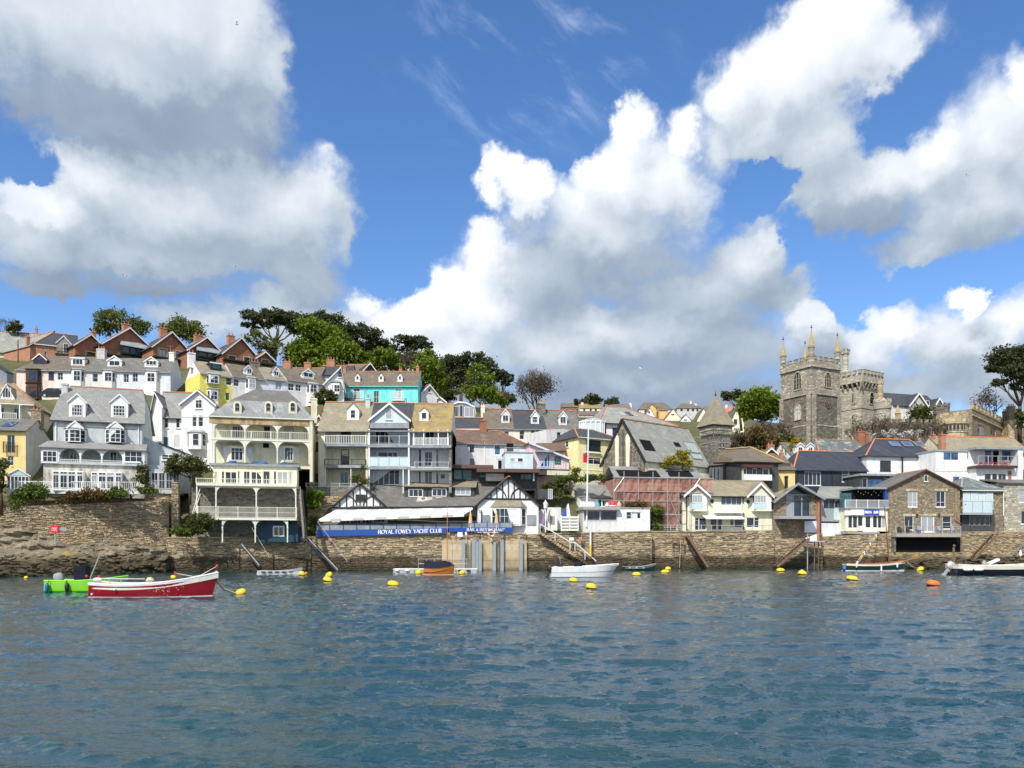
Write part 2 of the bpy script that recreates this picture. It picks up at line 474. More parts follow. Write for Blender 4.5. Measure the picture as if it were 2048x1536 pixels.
class MB:
 def __init__(s):
  s.v = []; s.f = []
 def poly(s, pts):
  n = len(s.v); s.v += [tuple(p) for p in pts]; s.f.append(tuple(range(n, n + len(pts)))); return s
 def box(s, x0, x1, y0, y1, z0, z1):
  n = len(s.v)
  s.v += [(x0, y0, z0),(x1, y0, z0),(x1, y1, z0),(x0, y1, z0),(x0, y0, z1),(x1, y0, z1),(x1, y1, z1),(x0, y1, z1)]
  s.f += [tuple(n + i for i in q) for q in ((0,3,2,1),(4,5,6,7),(0,1,5,4),(1,2,6,5),(2,3,7,6),(3,0,4,7))]
  return s
 def extrude(s, pts, vec):
  """closed prism from polygon pts pushed along vec"""
  n = len(s.v); k = len(pts); vec = Vector(vec)
  a = [Vector(p) for p in pts]
  s.v += [tuple(p) for p in a] + [tuple(p + vec) for p in a]
  s.f.append(tuple(range(n, n + k))); s.f.append(tuple(range(n + 2 * k - 1, n + k - 1,-1)))
  for i in range(k):
   j = (i + 1) % k
   s.f.append((n + j, n + i, n + k + i, n + k + j))
  return s
 def slab(s, pts, t):
  a = [Vector(p) for p in pts]
  nn = (a[1] - a[0]).cross(a[2] - a[0]).normalized()
  if nn.z < 0: nn = -nn
  return s.extrude(a, -nn * t)
 def beam(s, p, q, w, h=None):
  h = h or w
  p, q = Vector(p), Vector(q); d = (q - p)
  if d.length < 1e-6: return s
  d = d.normalized()
  up = Vector((0,0,1)) if abs(d.z) < .95 else Vector((0,1,0))
  a = d.cross(up).normalized() * w / 2; b = a.cross(d).normalized() * h / 2
  s.extrude([p - a - b, p + a - b, p + a + b, p - a + b], q - p); return s
 def tube(s, pts, r, n=6, r2=None):
  pts = [Vector(p) for p in pts]; base = len(s.v); m = len(pts)
  for i, p in enumerate(pts):
   d = (pts[min(i + 1, m - 1)] - pts[max(i - 1,0)])
   d = d.normalized() if d.length > 1e-9 else Vector((0,0,1))
   up = Vector((0,0,1)) if abs(d.z) < .9 else Vector((0,1,0))
   a = d.cross(up).normalized(); b = a.cross(d)
   rr = r if r2 is None else r + (r2 - r) * i / max(1, m - 1)
   for k in range(n):
    t = 2 * math.pi * k / n
    s.v.append(tuple(p + a * rr * math.cos(t) + b * rr * math.sin(t)))
  for i in range(m - 1):
   for k in range(n):
    k2 = (k + 1) % n
    s.f.append((base + i * n + k, base + i * n + k2, base + (i + 1) * n + k2, base + (i + 1) * n + k))
  s.f.append(tuple(base + k for k in range(n - 1,-1,-1))); s.f.append(tuple(base + (m - 1) * n + k for k in range(n)))
  return s
 def lathe(s, prof, c=(0,0,0), n=10, a0=0.0):
  base = len(s.v); m = len(prof)
  for r, z in prof:
   for k in range(n):
    t = a0 + 2 * math.pi * k / n
    s.v.append((c[0] + r * math.cos(t), c[1] + r * math.sin(t), c[2] + z))
  for i in range(m - 1):
   for k in range(n):
    k2 = (k + 1) % n
    s.f.append((base + i * n + k, base + i * n + k2, base + (i + 1) * n + k2, base + (i + 1) * n + k))
  s.f.append(tuple(base + k for k in range(n - 1,-1,-1))); s.f.append(tuple(base + (m - 1) * n + k for k in range(n)))
  return s
 def mesh(s, name, smooth=False):
  me = bpy.data.meshes.new(name)
  me.from_pydata(s.v, [], s.f)
  if smooth:
   me.polygons.foreach_set('use_smooth', [True] * len(me.polygons))
  me.update()
  return me
 def build(s, name, mat, parent=None, smooth=False, **kw):
  return obj(name, s.mesh(name, smooth), mat, parent, **kw)

def P(px, py, Y):
 return Vector(((px - 1024) / FPX * Y, Y, CAMH + (HOR - py) / FPX * Y))
def WY(wy):
 """distance of a point on the water seen at photo row wy"""
 return CAMH * FPX / (wy - HOR)

# ------------------------------------------------------------------ windows
_WC = {}
def window(parent, x0, x1, z0, z1, y, nx=2, ny=2, fm=None, gm=None, arch=0.0, rz=0.0, fw=None, name='window', sill=True, tsplit=None):
 """frame mesh with a pane child; shared between windows of one size. y is the outer face of the frame"""
 fm = fm or TRIM; gm = gm or GLASS
 w, h = round((x1 - x0) / .04) * .04, round((z1 - z0) / .04) * .04
 key = (round(w, 2), round(h, 2), nx, ny, fm.name, gm.name, arch, fw, sill, tsplit)
 if key not in _WC:
  f = fw or max(.045, min(.085, w * .07))
  b = f * .62
  mb = MB(); ah = w / 2 * arch
  if arch:
   n = 10
   out = [(-w / 2,0),(w / 2,0)] + [(w / 2 * math.cos(math.pi * i / n), h - ah + ah * math.sin(math.pi * i / n)) for i in range(n + 1)]
   inn = [(-w / 2 + f, f),(w / 2 - f, f)] + [((w / 2 - f) * math.cos(math.pi * i / n), h - ah + (ah - f) * math.sin(math.pi * i / n)) for i in range(n + 1)]
   k = len(out)
   for i in range(k):
    j = (i + 1) % k
    q = [out[i], out[j], inn[j], inn[i]]
    mb.extrude([(a, 0, c) for a, c in q],(0,.09,0))
   gl = MB().poly([(a, .035, c) for a, c in inn])
  else:
   mb.box(-w / 2,-w / 2 + f, 0,.09,0, h); mb.box(w / 2 - f, w / 2,0,.09,0, h)
   mb.box(-w / 2 + f, w / 2 - f, 0,.09,0, f); mb.box(-w / 2 + f, w / 2 - f, 0,.09, h - f, h)
   gl = MB().poly([(-w / 2 + f, .035, f),(w / 2 - f, .035, f),(w / 2 - f, .035, h - f),(-w / 2 + f, .035, h - f)])
  hh = h - f
  for i in range(1, nx):
   x = -w / 2 + w * i / nx
   mb.box(x - b / 2, x + b / 2,.012,.08, f, hh)
  zz = [h * j / ny for j in range(1, ny)] if tsplit is None else [h * tsplit]
  for z in zz:
   mb.box(-w / 2 + f, w / 2 - f, .016,.075, z - b / 2, z + b / 2)
  if sill:
   mb.box(-w / 2 - .06, w / 2 + .06,-.09,.10,-.10,-.002)
  me = mb.mesh('window_frame'); me.materials.append(fm)
  gme = gl.mesh('window_pane'); gme.materials.append(gm)
  _WC[key] = (me, gme)
 me, gme = _WC[key]
 o = obj(name, me, None, parent)
 o.location = ((x0 + x1) / 2, y, z0)
 o.rotation_euler = (0,0, rz)
 p = obj('pane', gme, None, o); p.rotation_euler = (rnd.uniform(-.02,.02),0, rnd.uniform(-.025,.025))
 return o

# ------------------------------------------------------------------ buildings
class B:
 """a building on a straight frontage; local x runs along the front, y goes back, z up from the base"""
 def __init__(s, name, label, L, R, base, cat='house', group=None, dz=2.0):
  s.a = Vector(((L[0] - 1024) / FPX * L[1], L[1])); b = Vector(((R[0] - 1024) / FPX * R[1], R[1]))
  s.u = (b - s.a).normalized(); s.w = (b - s.a).length
  s.n = Vector((-s.u.y, s.u.x))
  ym = (L[1] + R[1]) / 2
  s.zb = CAMH + (HOR - base) / FPX * ym
  s.dz = dz                       # how far walls go on below the base, into the slope
  s.rz = math.atan2(s.u.y, s.u.x)
  s.o = thing(name, label, cat, (s.a.x, s.a.y, s.zb), s.rz, group)
  s.k = None
 def q(s, px, py, d=0.0):
  r = (px - 1024) / FPX
  o = s.a + s.n * d
  # o + u*t = Y*(r,1)
  t = (r * o.y - o.x) / (s.u.x - r * s.u.y)
  Y = o.y + s.u.y * t
  return t, CAMH + (HOR - py) / FPX * Y - s.zb
 def x(s, px, d=0.0): return s.q(px, HOR, d)[0]
 def z(s, py, d=0.0, px=None):
  if px is None:
   c = s.a + s.u * s.w / 2
   Y = c.y + s.n.y * d
   return CAMH + (HOR - py) / FPX * Y - s.zb
  return s.q(px, py, d)[1]
 def part(s, name, mb, mat, parent=None, **kw):
  return mb.build(name, mat, parent or s.o, **kw)
 def rect(s, r, d=0.0):
  x0, z1 = s.q(r[0], r[1], d); x1, z0 = s.q(r[2], r[3], d)
  return x0, x1, z0, z1
 def wall(s, mat, x0, x1, z0, z1, y0, y1, holes=(), gable=None, name='wall', rev=.16, top=True):
  """box walls with real window openings in the front; gable=(xa, za) adds a front+back point, gable='side' handled by caller"""
  mb = MB()
  hs = [(max(x0 + .02, a), min(x1 - .02, b), max(z0 + .02, c), min(z1 - .02, d)) for a, b, c, d in holes]
  hs = [h for h in hs if h[1] > h[0] and h[3] > h[2]]
  xs = sorted({x0, x1, *[v for h in hs for v in h[:2]]}); zs = sorted({z0, z1, *[v for h in hs for v in h[2:]]})
  for i in range(len(xs) - 1):
   for j in range(len(zs) - 1):
    cx, cz = (xs[i] + xs[i + 1]) / 2,(zs[j] + zs[j + 1]) / 2
    if not any(h[0] < cx < h[1] and h[2] < cz < h[3] for h in hs):
     mb.poly([(xs[i], y0, zs[j]),(xs[i + 1], y0, zs[j]),(xs[i + 1], y0, zs[j + 1]),(xs[i], y0, zs[j + 1])])
  for a, b, c, d in hs:
   r = y0 + rev
   mb.poly([(a, y0, c),(a, r, c),(a, r, d),(a, y0, d)]); mb.poly([(b, y0, c),(b, y0, d),(b, r, d),(b, r, c)])
   mb.poly([(a, y0, d),(a, r, d),(b, r, d),(b, y0, d)]); mb.poly([(a, y0, c),(b, y0, c),(b, r, c),(a, r, c)])
   mb.poly([(a, r, c),(b, r, c),(b, r, d),(a, r, d)])
  mb.poly([(x0, y1, z0),(x0, y0, z0),(x0, y0, z1),(x0, y1, z1)]); mb.poly([(x1, y0, z0),(x1, y1, z0),(x1, y1, z1),(x1, y0, z1)])
  mb.poly([(x1, y1, z0),(x0, y1, z0),(x0, y1, z1),(x1, y1, z1)])
  if top: mb.poly([(x0, y0, z1),(x1, y0, z1),(x1, y1, z1),(x0, y1, z1)])
  if gable and gable != 'side':
   xa, za = gable
   mb.poly([(x0, y0, z1),(x1, y0, z1),(xa, y0, za)]); mb.poly([(x1, y1, z1),(x0, y1, z1),(xa, y1, za)])
  return s.part(name, mb, mat)
 def wins(s, L, y=0.0, proud=False, **kw):
  """L rows: (x0,y0,x1,y1,nx,ny[,dict]) in photo pixels"""
  for r in L:
   k = dict(kw)
   if len(r) > 6: k.update(r[6])
   d = k.pop('d', y)
   x0, x1, z0, z1 = s.rect(r[:4], d)
   window(s.o, x0, x1, z0, z1, d + (.07 if not proud else -.05), r[4], r[5], **k)
 # roofs
 def roof_side(s, mat, x0, x1, ze, zr, y0, y1, oh=.28, ridge=TERRA, ends=None, gut=BLACKT, hl=0.0, hr=0.0, oe=.12, wallmat=None):
  """ridge parallel to the front; hl/hr hip the ends in by that much"""
  ym = (y0 + y1) / 2; k = (zr - ze) / (ym - y0)
  s.k = (y0, ze, k)
  a, b = x0 - (oe if not hl else oh), x1 + (oe if not hr else oh)
  zl = ze - oh * k; f, bk = y0 - oh, y1 + oh; t = .10
  mb = MB()
  mb.slab([(a, f, zl),(b, f, zl),(x1 - hr if hr else b, ym, zr),(x0 + hl if hl else a, ym, zr)], t)
  mb.slab([(b, bk, zl),(a, bk, zl),(x0 + hl if hl else a, ym, zr),(x1 - hr if hr else b, ym, zr)], t)
  if hl: mb.slab([(a, bk, zl),(a, f, zl),(x0 + hl, ym, zr)], t)
  if hr: mb.slab([(b, f, zl),(b, bk, zl),(x1 - hr, ym, zr)], t)
  ro = s.part('roof', mb, mat)
  if not hl or not hr:
   for hh, q in ((hl, [(x0, y1, ze),(x0, y0, ze),(x0, ym, zr - .02)]),(hr, [(x1, y0, ze),(x1, y1, ze),(x1, ym, zr - .02)])):
    if not hh: s.part('gable_wall', MB().poly(q), wallmat or WHITE)
  if ridge:
   r = MB(); n = max(2, int((b - a) / .5))
   ra, rb = (x0 + hl if hl else a),(x1 - hr if hr else b)
   for i in range(n):
    xa = ra + (rb - ra) * i / n; xb = ra + (rb - ra) * (i + 1) / n - .02
    z = zr + .03 + (i % 2) * .012
    r.extrude([(xa, ym - .17, z - .10),(xa, ym - .10, z + .04),(xa, ym + .10, z + .04),(xa, ym + .17, z - .10)],(xb - xa, 0,0))
   for (hh, xe, xr) in ((hl, a, ra),(hr, b, rb)):
    if hh:
     r.beam((xe, f, zl + .05),(xr, ym, zr + .05),.22,.12)
   s.part('ridge_tiles', r, ridge, ro)
  if gut:
   gm = MB(); gm.box(a, b, f - .10, f + .02, zl - .14, zl - .02)
   s.part('gutter', gm, gut)
  return ro
 def roof_front(s, mat, x0, x1, ze, zr, y0, y1, xa=None, oh=.25, barge=TRIM, ridge=TERRA, of=.35):
  """gable towards the viewer, ridge running back"""
  xa = (x0 + x1) / 2 if xa is None else xa
  mb = MB(); t = .10
  kl = (zr - ze) / (xa - x0); kr = (zr - ze) / (x1 - xa)
  A = (x0 - oh, ze - oh * kl); Cc = (x1 + oh, ze - oh * kr)
  f, bk = y0 - of, y1
  mb.slab([(A[0], f, A[1]),(xa, f, zr),(xa, bk, zr),(A[0], bk, A[1])], t)
  mb.slab([(xa, f, zr),(Cc[0], f, Cc[1]),(Cc[0], bk, Cc[1]),(xa, bk, zr)], t)
  ro = s.part('roof', mb, mat)
  if barge:
   bb = MB()
   for (p, q) in ((A, (xa, zr)),((xa, zr), Cc)):
    bb.extrude([(p[0], f - .05, p[1] - .24),(q[0], f - .05, q[1] - .24),(q[0], f - .05, q[1] + .02),(p[0], f - .05, p[1] + .02)],(0,.05,0))
   s.part('bargeboard', bb, barge)
  if ridge:
   r = MB(); n = max(2, int((bk - f) / .5))
   for i in range(n):
    ya = f + (bk - f) * i / n; yb = f + (bk - f) * (i + 1) / n - .02; z = zr + .03
    r.extrude([(xa - .17, ya, z - .1),(xa - .1, ya, z + .04),(xa + .1, ya, z + .04),(xa + .17, ya, z - .1)],(0, yb - ya, 0))
   s.part('ridge_tiles', r, ridge, ro)
  return ro
 def chimney(s, px0, px1, ytop, ybot, d, mat=WHITE, pots=2, potm=POT, capm=None, th=None, potpx=None):
  x0, z1 = s.q(px0, ytop, d); x1, z0 = s.q(px1, ybot, d)
  th = th or min(1.0, max(.5,(x1 - x0)))
  if th is not None and x1 - x0 < .3: x1 = x0 + .3
  mb = MB(); h = z1 - z0
  mb.box(x0, x1, d, d + th, z0 - .8, z1 - .22); mb.box(x0 - .06, x1 + .06, d - .06, d + th + .06, z1 - .22, z1 - .10); mb.box(x0 - .02, x1 + .02, d - .02, d + th + .02, z1 - .10, z1)
  c = s.part('chimney', mb, mat)
  pm = MB().lathe([(.13,0),(.14,.06),(.105,.1),(.10,.42),(.125,.44),(.125,.5),(.08,.5)], n=8).mesh('chimney_pot', True)
  pm.materials.append(potm)
  for i in range(pots):
   o = obj('chimney_pot', pm, None, c)
   o.location = (x0 + (x1 - x0) * (i + .5) / pots, d + th / 2, z1 - .01)
  if pots and rnd.random() < .55:
   m = MB().tube([(x0, d + th, z1 - .8),(x0, d + th, z1 + 1.3)],.025,4)
   for i in range(6): m.box(x0 - .5 + i * .16, x0 - .49 + i * .16 + .02, d + th - .22 + i * .02, d + th + .22 - i * .02, z1 + 1.18, z1 + 1.2)
   m.box(x0 - .55, x0 + .4, d + th - .012, d + th + .012, z1 + 1.2, z1 + 1.225); s.part('aerial', m, STEELG, c)
  return c
 def on_roof(s, px, py):
  y0, ze, k = s.k
  lo, hi = y0 - 1.0, y0 + 14
  for _ in range(40):
   d = (lo + hi) / 2
   if s.q(px, py, d)[1] > ze + (d - y0) * k: lo = d
   else: hi = d
  return lo
 def dormer(s, r, kind='g', apex=None, w=None, nx=2, ny=2, wm=TRIM, rm=SLATE_M, fm=None, gm=None, cheek=None, oh=.14, arch=0):
  """r = face rectangle (x0, eave row, x1, sill row) in photo pixels; apex = row of the gable point; w = window rectangle"""
  xm = (r[0] + r[2]) / 2
  d = s.on_roof(xm, r[3]) - .05
  x0, x1, z0, z1 = s.rect(r, d)
  y0, ze, k = s.k
  back = y0 + (z1 + (0 if apex is None else (s.q(xm, apex, d)[1] - z1)) - ze) / k + .1
  if back < d + .4: back = d + 1.0
  mb = MB()
  if kind == 'a':
   n = 9; rr = (x1 - x0) / 2; cx = (x0 + x1) / 2
   prof = [(x0, z0 - .4),(x1, z0 - .4)] + [(cx + rr * math.cos(math.pi * i / n), z1 - rr + rr * math.sin(math.pi * i / n)) for i in range(n + 1)]
   mb.extrude([(a, d, c) for a, c in prof],(0, back - d, 0))
   o = s.part('dormer', mb, wm)
   rf = MB()
   for i in range(n):
    t0, t1 = math.pi * i / n, math.pi * (i + 1) / n
    rf.extrude([(cx + (rr + .08) * math.cos(t0), d + .12, z1 - rr + (rr + .08) * math.sin(t0)),(cx + (rr + .08) * math.cos(t1), d + .12, z1 - rr + (rr + .08) * math.sin(t1)),
       (cx + (rr + .01) * math.cos(t1), d + .12, z1 - rr + (rr + .01) * math.sin(t1)),(cx + (rr + .01) * math.cos(t0), d + .12, z1 - rr + (rr + .01) * math.sin(t0))],(0, back - d - .1,0))
   s.part('dormer_roof', rf, rm, o)
  else:
   za = z1 if apex is None else s.q(xm, apex, d)[1]
   cx = (x0 + x1) / 2
   prof = [(x0, z0 - .4),(x1, z0 - .4),(x1, z1)] + ([(cx, za)] if apex is not None else []) + [(x0, z1)]
   mb.extrude([(a, d, c) for a, c in prof],(0, back - d, 0))
   o = s.part('dormer', mb, wm)
   rf = MB()
   if apex is None:
    rf.box(x0 - oh, x1 + oh, d - .15, back + .3, z1 + .002, z1 + .12)
   else:
    kk = (za - z1) / (cx - x0)
    rf.slab([(x0 - oh, d - .12, z1 - oh * kk + .09),(cx, d - .12, za + .09),(cx, back + .3, za + .09),(x0 - oh, back + .3, z1 - oh * kk + .09)],.085)
    rf.slab([(cx, d - .12, za + .09),(x1 + oh, d - .12, z1 - oh * kk + .09),(x1 + oh, back + .3, z1 - oh * kk + .09),(cx, back + .3, za + .09)],.085)
   s.part('dormer_roof', rf, rm, o)
   if kind == 'g':
    bb = MB()
    kk = (za - z1) / (cx - x0)
    for sx in (-1,1):
     e = cx + sx * (cx - x0 + oh)
     bb.extrude([(e, d - .16, z1 - oh * kk - .08),(cx, d - .16, za - .10),(cx, d - .16, za + .10),(e, d - .16, z1 - oh * kk + .10)],(0,.04,0))
    s.part('dormer_bargeboard', bb, TRIM, o)
   elif cheek:
    ck = MB().poly([(x1 + .004, d + .06, z0),(x1 + .004, back, z0),(x1 + .004, back, z1),(x1 + .004, d + .06, z1)]); s.part('dormer_cheek', ck, cheek, o)
  if w:
   a0, a1, b0, b1 = s.rect(w, d)
   window(o, a0, a1, b0, b1, d - .06, nx, ny, fm or TRIM, gm, arch=arch, name='dormer_window', sill=False)
  return o
 def bay(s, r, p=.7, c=.35, wm=TRIM, w=None, nx=2, ny=2, roof=None, zr=None, y=0.0, side=True, fm=None, gm=None, name='bay_window'):
  """canted bay in front of the wall at depth y"""
  x0, x1, z0, z1 = s.rect(r, y)
  mb = MB()
  fp = [(x0, y + .02),(x0 + c, y - p),(x1 - c, y - p),(x1, y + .02)]
  mb.extrude([(a, b_, z0) for a, b_ in fp],(0,0, z1 - z0))
  o = s.part(name, mb, wm)
  if w:
   a0, a1, b0, b1 = s.rect(w, y - p)
   window(o, a0, a1, b0, b1, y - p - .05, nx, ny, fm, gm, name='bay_sash', sill=False)
   if side:
    L = math.hypot(c, p)
    ang = math.atan2(p, c)
    for sx in (-1,1):
     cx = (x0 + c / 2) if sx < 0 else (x1 - c / 2)
     ww = L * .68
     wo = window(o, -ww / 2, ww / 2, b0, b1,0,1, ny, fm, gm, name='bay_sash', sill=False)
     nx_, ny_ = (-p / L, -c / L) if sx < 0 else (p / L, -c / L)
     wo.location = (cx + nx_ * .05, y - p / 2 + ny_ * .05, b0)
     wo.rotation_euler = (0,0,-ang if sx < 0 else ang)
  if roof:
   zt = s.q((r[0] + r[2]) / 2, zr, y)[1] if zr else z1 + .4
   rf = MB(); e = .14
   F = [(x0 - e, y, z1),(x0 + c - e, y - p - e, z1),(x1 - c + e, y - p - e, z1),(x1 + e, y, z1)]
   T = [(x0 + c * .8, y, zt),(x1 - c * .8, y, zt)]
   rf.slab([F[1], F[2], T[1], T[0]],.08); rf.slab([F[0], F[1], T[0]],.08); rf.slab([F[2], F[3], T[1]],.08)
   s.part('bay_roof', rf, roof, o)
  return o
 def railing(s, x0, x1, z0, z1, y, mat=TRIM, n=None, post=2.2, t=.035, mid=False, glass=None, name='railing', ends=None):
  mb = MB(); L = x1 - x0
  mb.box(x0, x1, y - .035, y + .035, z1 - .06, z1); mb.box(x0, x1, y - .025, y + .025, z0 + .06, z0 + .11)
  if mid: mb.box(x0, x1, y - .02, y + .02,(z0 + z1) / 2 - .02,(z0 + z1) / 2 + .02)
  k = max(1, round(L / post))
  for i in range(k + 1):
   x = x0 + L * i / k
   mb.box(x - .045, x + .045, y - .045, y + .045, z0, z1 + .05)
  if glass is None:
   n = n or int(L / .22)
   for i in range(1, n):
    x = x0 + L * i / n
    mb.box(x - t / 2, x + t / 2, y - t / 2, y + t / 2, z0 + .11, z1 - .06)
  o = s.part(name, mb, mat)
  if glass is not None:
   for i in range(k):
    a, b = x0 + L * i / k + .05, x0 + L * (i + 1) / k - .05
    s.part('glass_panel', MB().box(a, b, y - .01, y + .01, z0 + .12, z1 - .07), glass, o)
  return o
 def arches(s, x0, x1, zt, y, n, mat=CREAMTRIM, drop=.7, th=.07, zb=None, post=.07, name='veranda_post'):
  """row of slim posts with curved brackets under a beam at zt"""
  for i in range(n + 1):
   x = x0 + (x1 - x0) * i / n
   mb = MB().box(x - post, x + post, y - post, y + post, zb, zt)
   mb.box(x - post * 1.5, x + post * 1.5, y - post * 1.5, y + post * 1.5, zt - drop - .1, zt - drop)
   for sx in (-1,1):
    if (i == 0 and sx < 0) or (i == n and sx > 0): continue
    m = 6; r = drop * .95
    pts = [(x + sx * (post + r - r * math.cos(math.pi / 2 * j / m)), zt - drop + drop * math.sin(math.pi / 2 * j / m)) for j in range(m + 1)]
    for j in range(m):
     a, b = pts[j], pts[j + 1]
     mb.extrude([(a[0], y - th / 2, a[1]),(b[0], y - th / 2, b[1]),(x + sx * post, y - th / 2, b[1]),(x + sx * post, y - th / 2, a[1])][::sx],(0, th, 0))
   s.part(name, mb, mat)
 def box(s, name, mat, r, d0, d1, parent=None, **kw):
  x0, x1, z0, z1 = s.rect(r, d0)
  return s.part(name, MB().box(x0, x1, d0, d1, z0, z1), mat, parent, **kw)
from mathutils import noise as mn
# ------------------------------------------------------------------ water: a wind-rippled sheet, finer near the viewer
def build_water():
 rs = np.random.RandomState(5)
 ys = 5.0 * np.exp(np.arange(0,860) * 0.00395)
 ts = np.linspace(-1.3,1.3,820)
 Yg, Tg = np.meshgrid(ys, ts, indexing='ij')
 X = Yg * Tg; Yy = Yg.copy()
 Z = np.zeros_like(X); DX = np.zeros_like(X); DY = np.zeros_like(X)
 cell = np.maximum(Yg * 0.0040, Yg * 0.0031)
 # patches of stronger and weaker ripple
 gust = 1.0 + 0.35 * np.sin(X * 0.09 + 0.6 * np.sin(Yy * 0.05)) * np.sin(Yy * 0.07 + 1.3) + 0.2 * np.sin(X * 0.23 + Yy * 0.11)
 for i in range(150):
  lam = 0.17 * (2.6 / 0.17) ** (rs.rand() ** 1.45)
  th = rs.normal(math.radians(82), math.radians(26))
  k = 2 * math.pi / lam
  kx, ky = k * math.cos(th), k * math.sin(th)
  a = 0.0180 / k * (1.0 if lam < .7 else .8 if lam < 1.4 else .55)
  ph = rs.rand() * 6.28 + 0.5 * np.sin(X * (0.31 * rs.rand()) + Yy * 0.2 * rs.rand() + rs.rand() * 6)
  att = np.clip((lam / (2.6 * cell)) - 0.55,0,1)
  arg = kx * X + ky * Yy + ph
  s = a * att * (gust if lam < 1.5 else 1.0)
  Z += s * np.cos(arg)
  DX -= s * math.cos(th) * np.sin(arg) * .9; DY -= s * math.sin(th) * np.sin(arg) * .9
 sd = Z.std(1, keepdims=True) + 1e-4; sd = np.convolve(np.pad(sd[:, 0],20, 'edge'), np.ones(41) / 41, 'valid')[:, None]
 Z = np.minimum(sd * (np.exp(.8 * Z / sd) - 1) / .8, sd * 5)          # flat troughs, sharp crests
 X = X + DX; Yy = Yy + DY
 n, m = X.shape
 co = np.stack([X, Yy, Z],-1).reshape(-1,3)
 far = np.array([(-3000,-1500,-.4),(3000,-1500,-.4),(3000,3000,-.4),(-3000,3000,-.4)])
 co = np.concatenate([co, far])
 i = np.arange(n - 1)[:, None] * m + np.arange(m - 1)[None, :]
 q = np.stack([i, i + 1, i + m + 1, i + m],-1).reshape(-1,4)
 q = np.concatenate([q, [[n * m, n * m + 1, n * m + 2, n * m + 3]]])
 me = bpy.data.meshes.new('water')
 me.vertices.add(len(co)); me.vertices.foreach_set('co', co.astype(np.float32).ravel())
 me.loops.add(q.size); me.loops.foreach_set('vertex_index', q.astype(np.int32).ravel())
 me.polygons.add(len(q)); me.polygons.foreach_set('loop_start', np.arange(0, q.size, 4, dtype=np.int32))
 me.polygons.foreach_set('use_smooth', np.ones(len(q), dtype=bool))
 me.update(calc_edges=True); me.validate()
 return me

def water_mat(gg, b):
 p = ocoord(gg)
 n = gg.noise(p, 0.05,4)
 gg.put(b.inputs['Base Color'], gg.mix(gg.mr(n, .35,.65),(.004,.040,.052),(.006,.044,.070)))
 b.inputs['IOR'].default_value = 1.62
 r1 = gg.noise(gg.vm('MULTIPLY', p, (1,1.7,1)),5.5,3,0.6)
 r2 = gg.noise(gg.vm('MULTIPLY', p, (1,1.5,1)),1.6,3,0.55)
 gg.put(b.inputs['Normal'], gg.bump(gg.m('ADD', gg.m('MULTIPLY', r1,.35), r2),.6,.08))
WATER = material('river water', water_mat, 0.05,0.5)
obj('water', build_water(), WATER, kind='structure')

# ------------------------------------------------------------------ ground rising behind the quay
PROF = {  # photo column: (distance, photo row of the ground)
 -700: [(90,1075),(97,985),(115,880),(125,810),(148,728),(175,700),(430,700)],
 0: [(91,1060),(93.5,1010),(97,985),(108,930),(116,860),(125,805),(148,728),(175,700),(430,705)],
 300: [(97,1062),(99,1010),(103,970),(110,900),(118,838),(127,795),(148,728),(180,705),(430,712)],
 640: [(102.5,1070),(107,985),(112,960),(125,850),(135,790),(150,750),(180,735),(430,770)],
 900: [(105.5,1066),(111,985),(120,945),(128,880),(140,812),(170,800),(430,815)],
 1130: [(110,1060),(116,985),(124,945),(135,890),(180,858),(300,826),(430,818)],
 1480: [(117,1060),(121,1015),(127,960),(140,925),(165,885),(300,842),(430,835)],
 1700: [(118.5,1066),(126,1000),(135,960),(150,905),(165,888),(200,874),(430,860)],
 2048: [(122,1066),(131,985),(140,930),(150,902),(170,872),(200,858),(430,852)],
 2900: [(122,1066),(131,985),(140,930),(150,902),(170,872),(200,858),(430,852)],
}
def ground_mat(gg, b):
 p = ocoord(gg)
 c = gg.ramp(gg.noise(p, .18,7,.65),[(.3,(.055,.075,.022)),(.5,(.10,.10,.045)),(.7,(.19,.155,.10))])
 gg.put(b.inputs['Base Color'], c)
 gg.put(b.inputs['Normal'], gg.bump(gg.noise(p, 1.4,6),.6,.3))
def build_ground():
 cols = sorted(PROF)
 pxs = list(range(-700,2901,45))
 us = np.linspace(0,1,70)
 V_, F_ = [],[]
 for px in pxs:
  i = max(k for k in range(len(cols) - 1) if cols[k] <= px)
  a, c = cols[i], cols[i + 1]; t = (px - a) / (c - a)
  Ya0, Yc0 = PROF[a][0][0], PROF[c][0][0]
  for u in us:
   Y = (Ya0 + (Yc0 - Ya0) * t) * (1 - u * u * .0) + u ** 2.2 * 310
   def row(pr, Y):
    if Y <= pr[0][0]: return pr[0][1]
    for (y0, r0),(y1, r1) in zip(pr, pr[1:]):
     if Y <= y1: return r0 + (r1 - r0) * (Y - y0) / (y1 - y0)
    return pr[-1][1]
   r = row(PROF[a], Y) * (1 - t) + row(PROF[c], Y) * t
   p = P(px, r, Y)
   V_.append((p.x, p.y, p.z - .5 + .5 * mn.noise(p * .15)))
 n = len(us)
 for i in range(len(pxs) - 1):
  for j in range(n - 1):
   F_.append((i * n + j, (i + 1) * n + j, (i + 1) * n + j + 1, i * n + j + 1))
 k = len(V_)                                  # skirt below the front edge
 for i in range(len(pxs)):
  x, y, z = V_[i * n]; V_.append((x, y + .3,-2))
 for i in range(len(pxs) - 1):
  F_.append((k + i, k + i + 1,(i + 1) * n, i * n))
 me = bpy.data.meshes.new('ground'); me.from_pydata(V_, [], F_); me.update()
 me.polygons.foreach_set('use_smooth', [True] * len(me.polygons))
 return me
obj('hillside', build_ground(), material('hillside scrub', ground_mat, .9,.1), kind='structure')

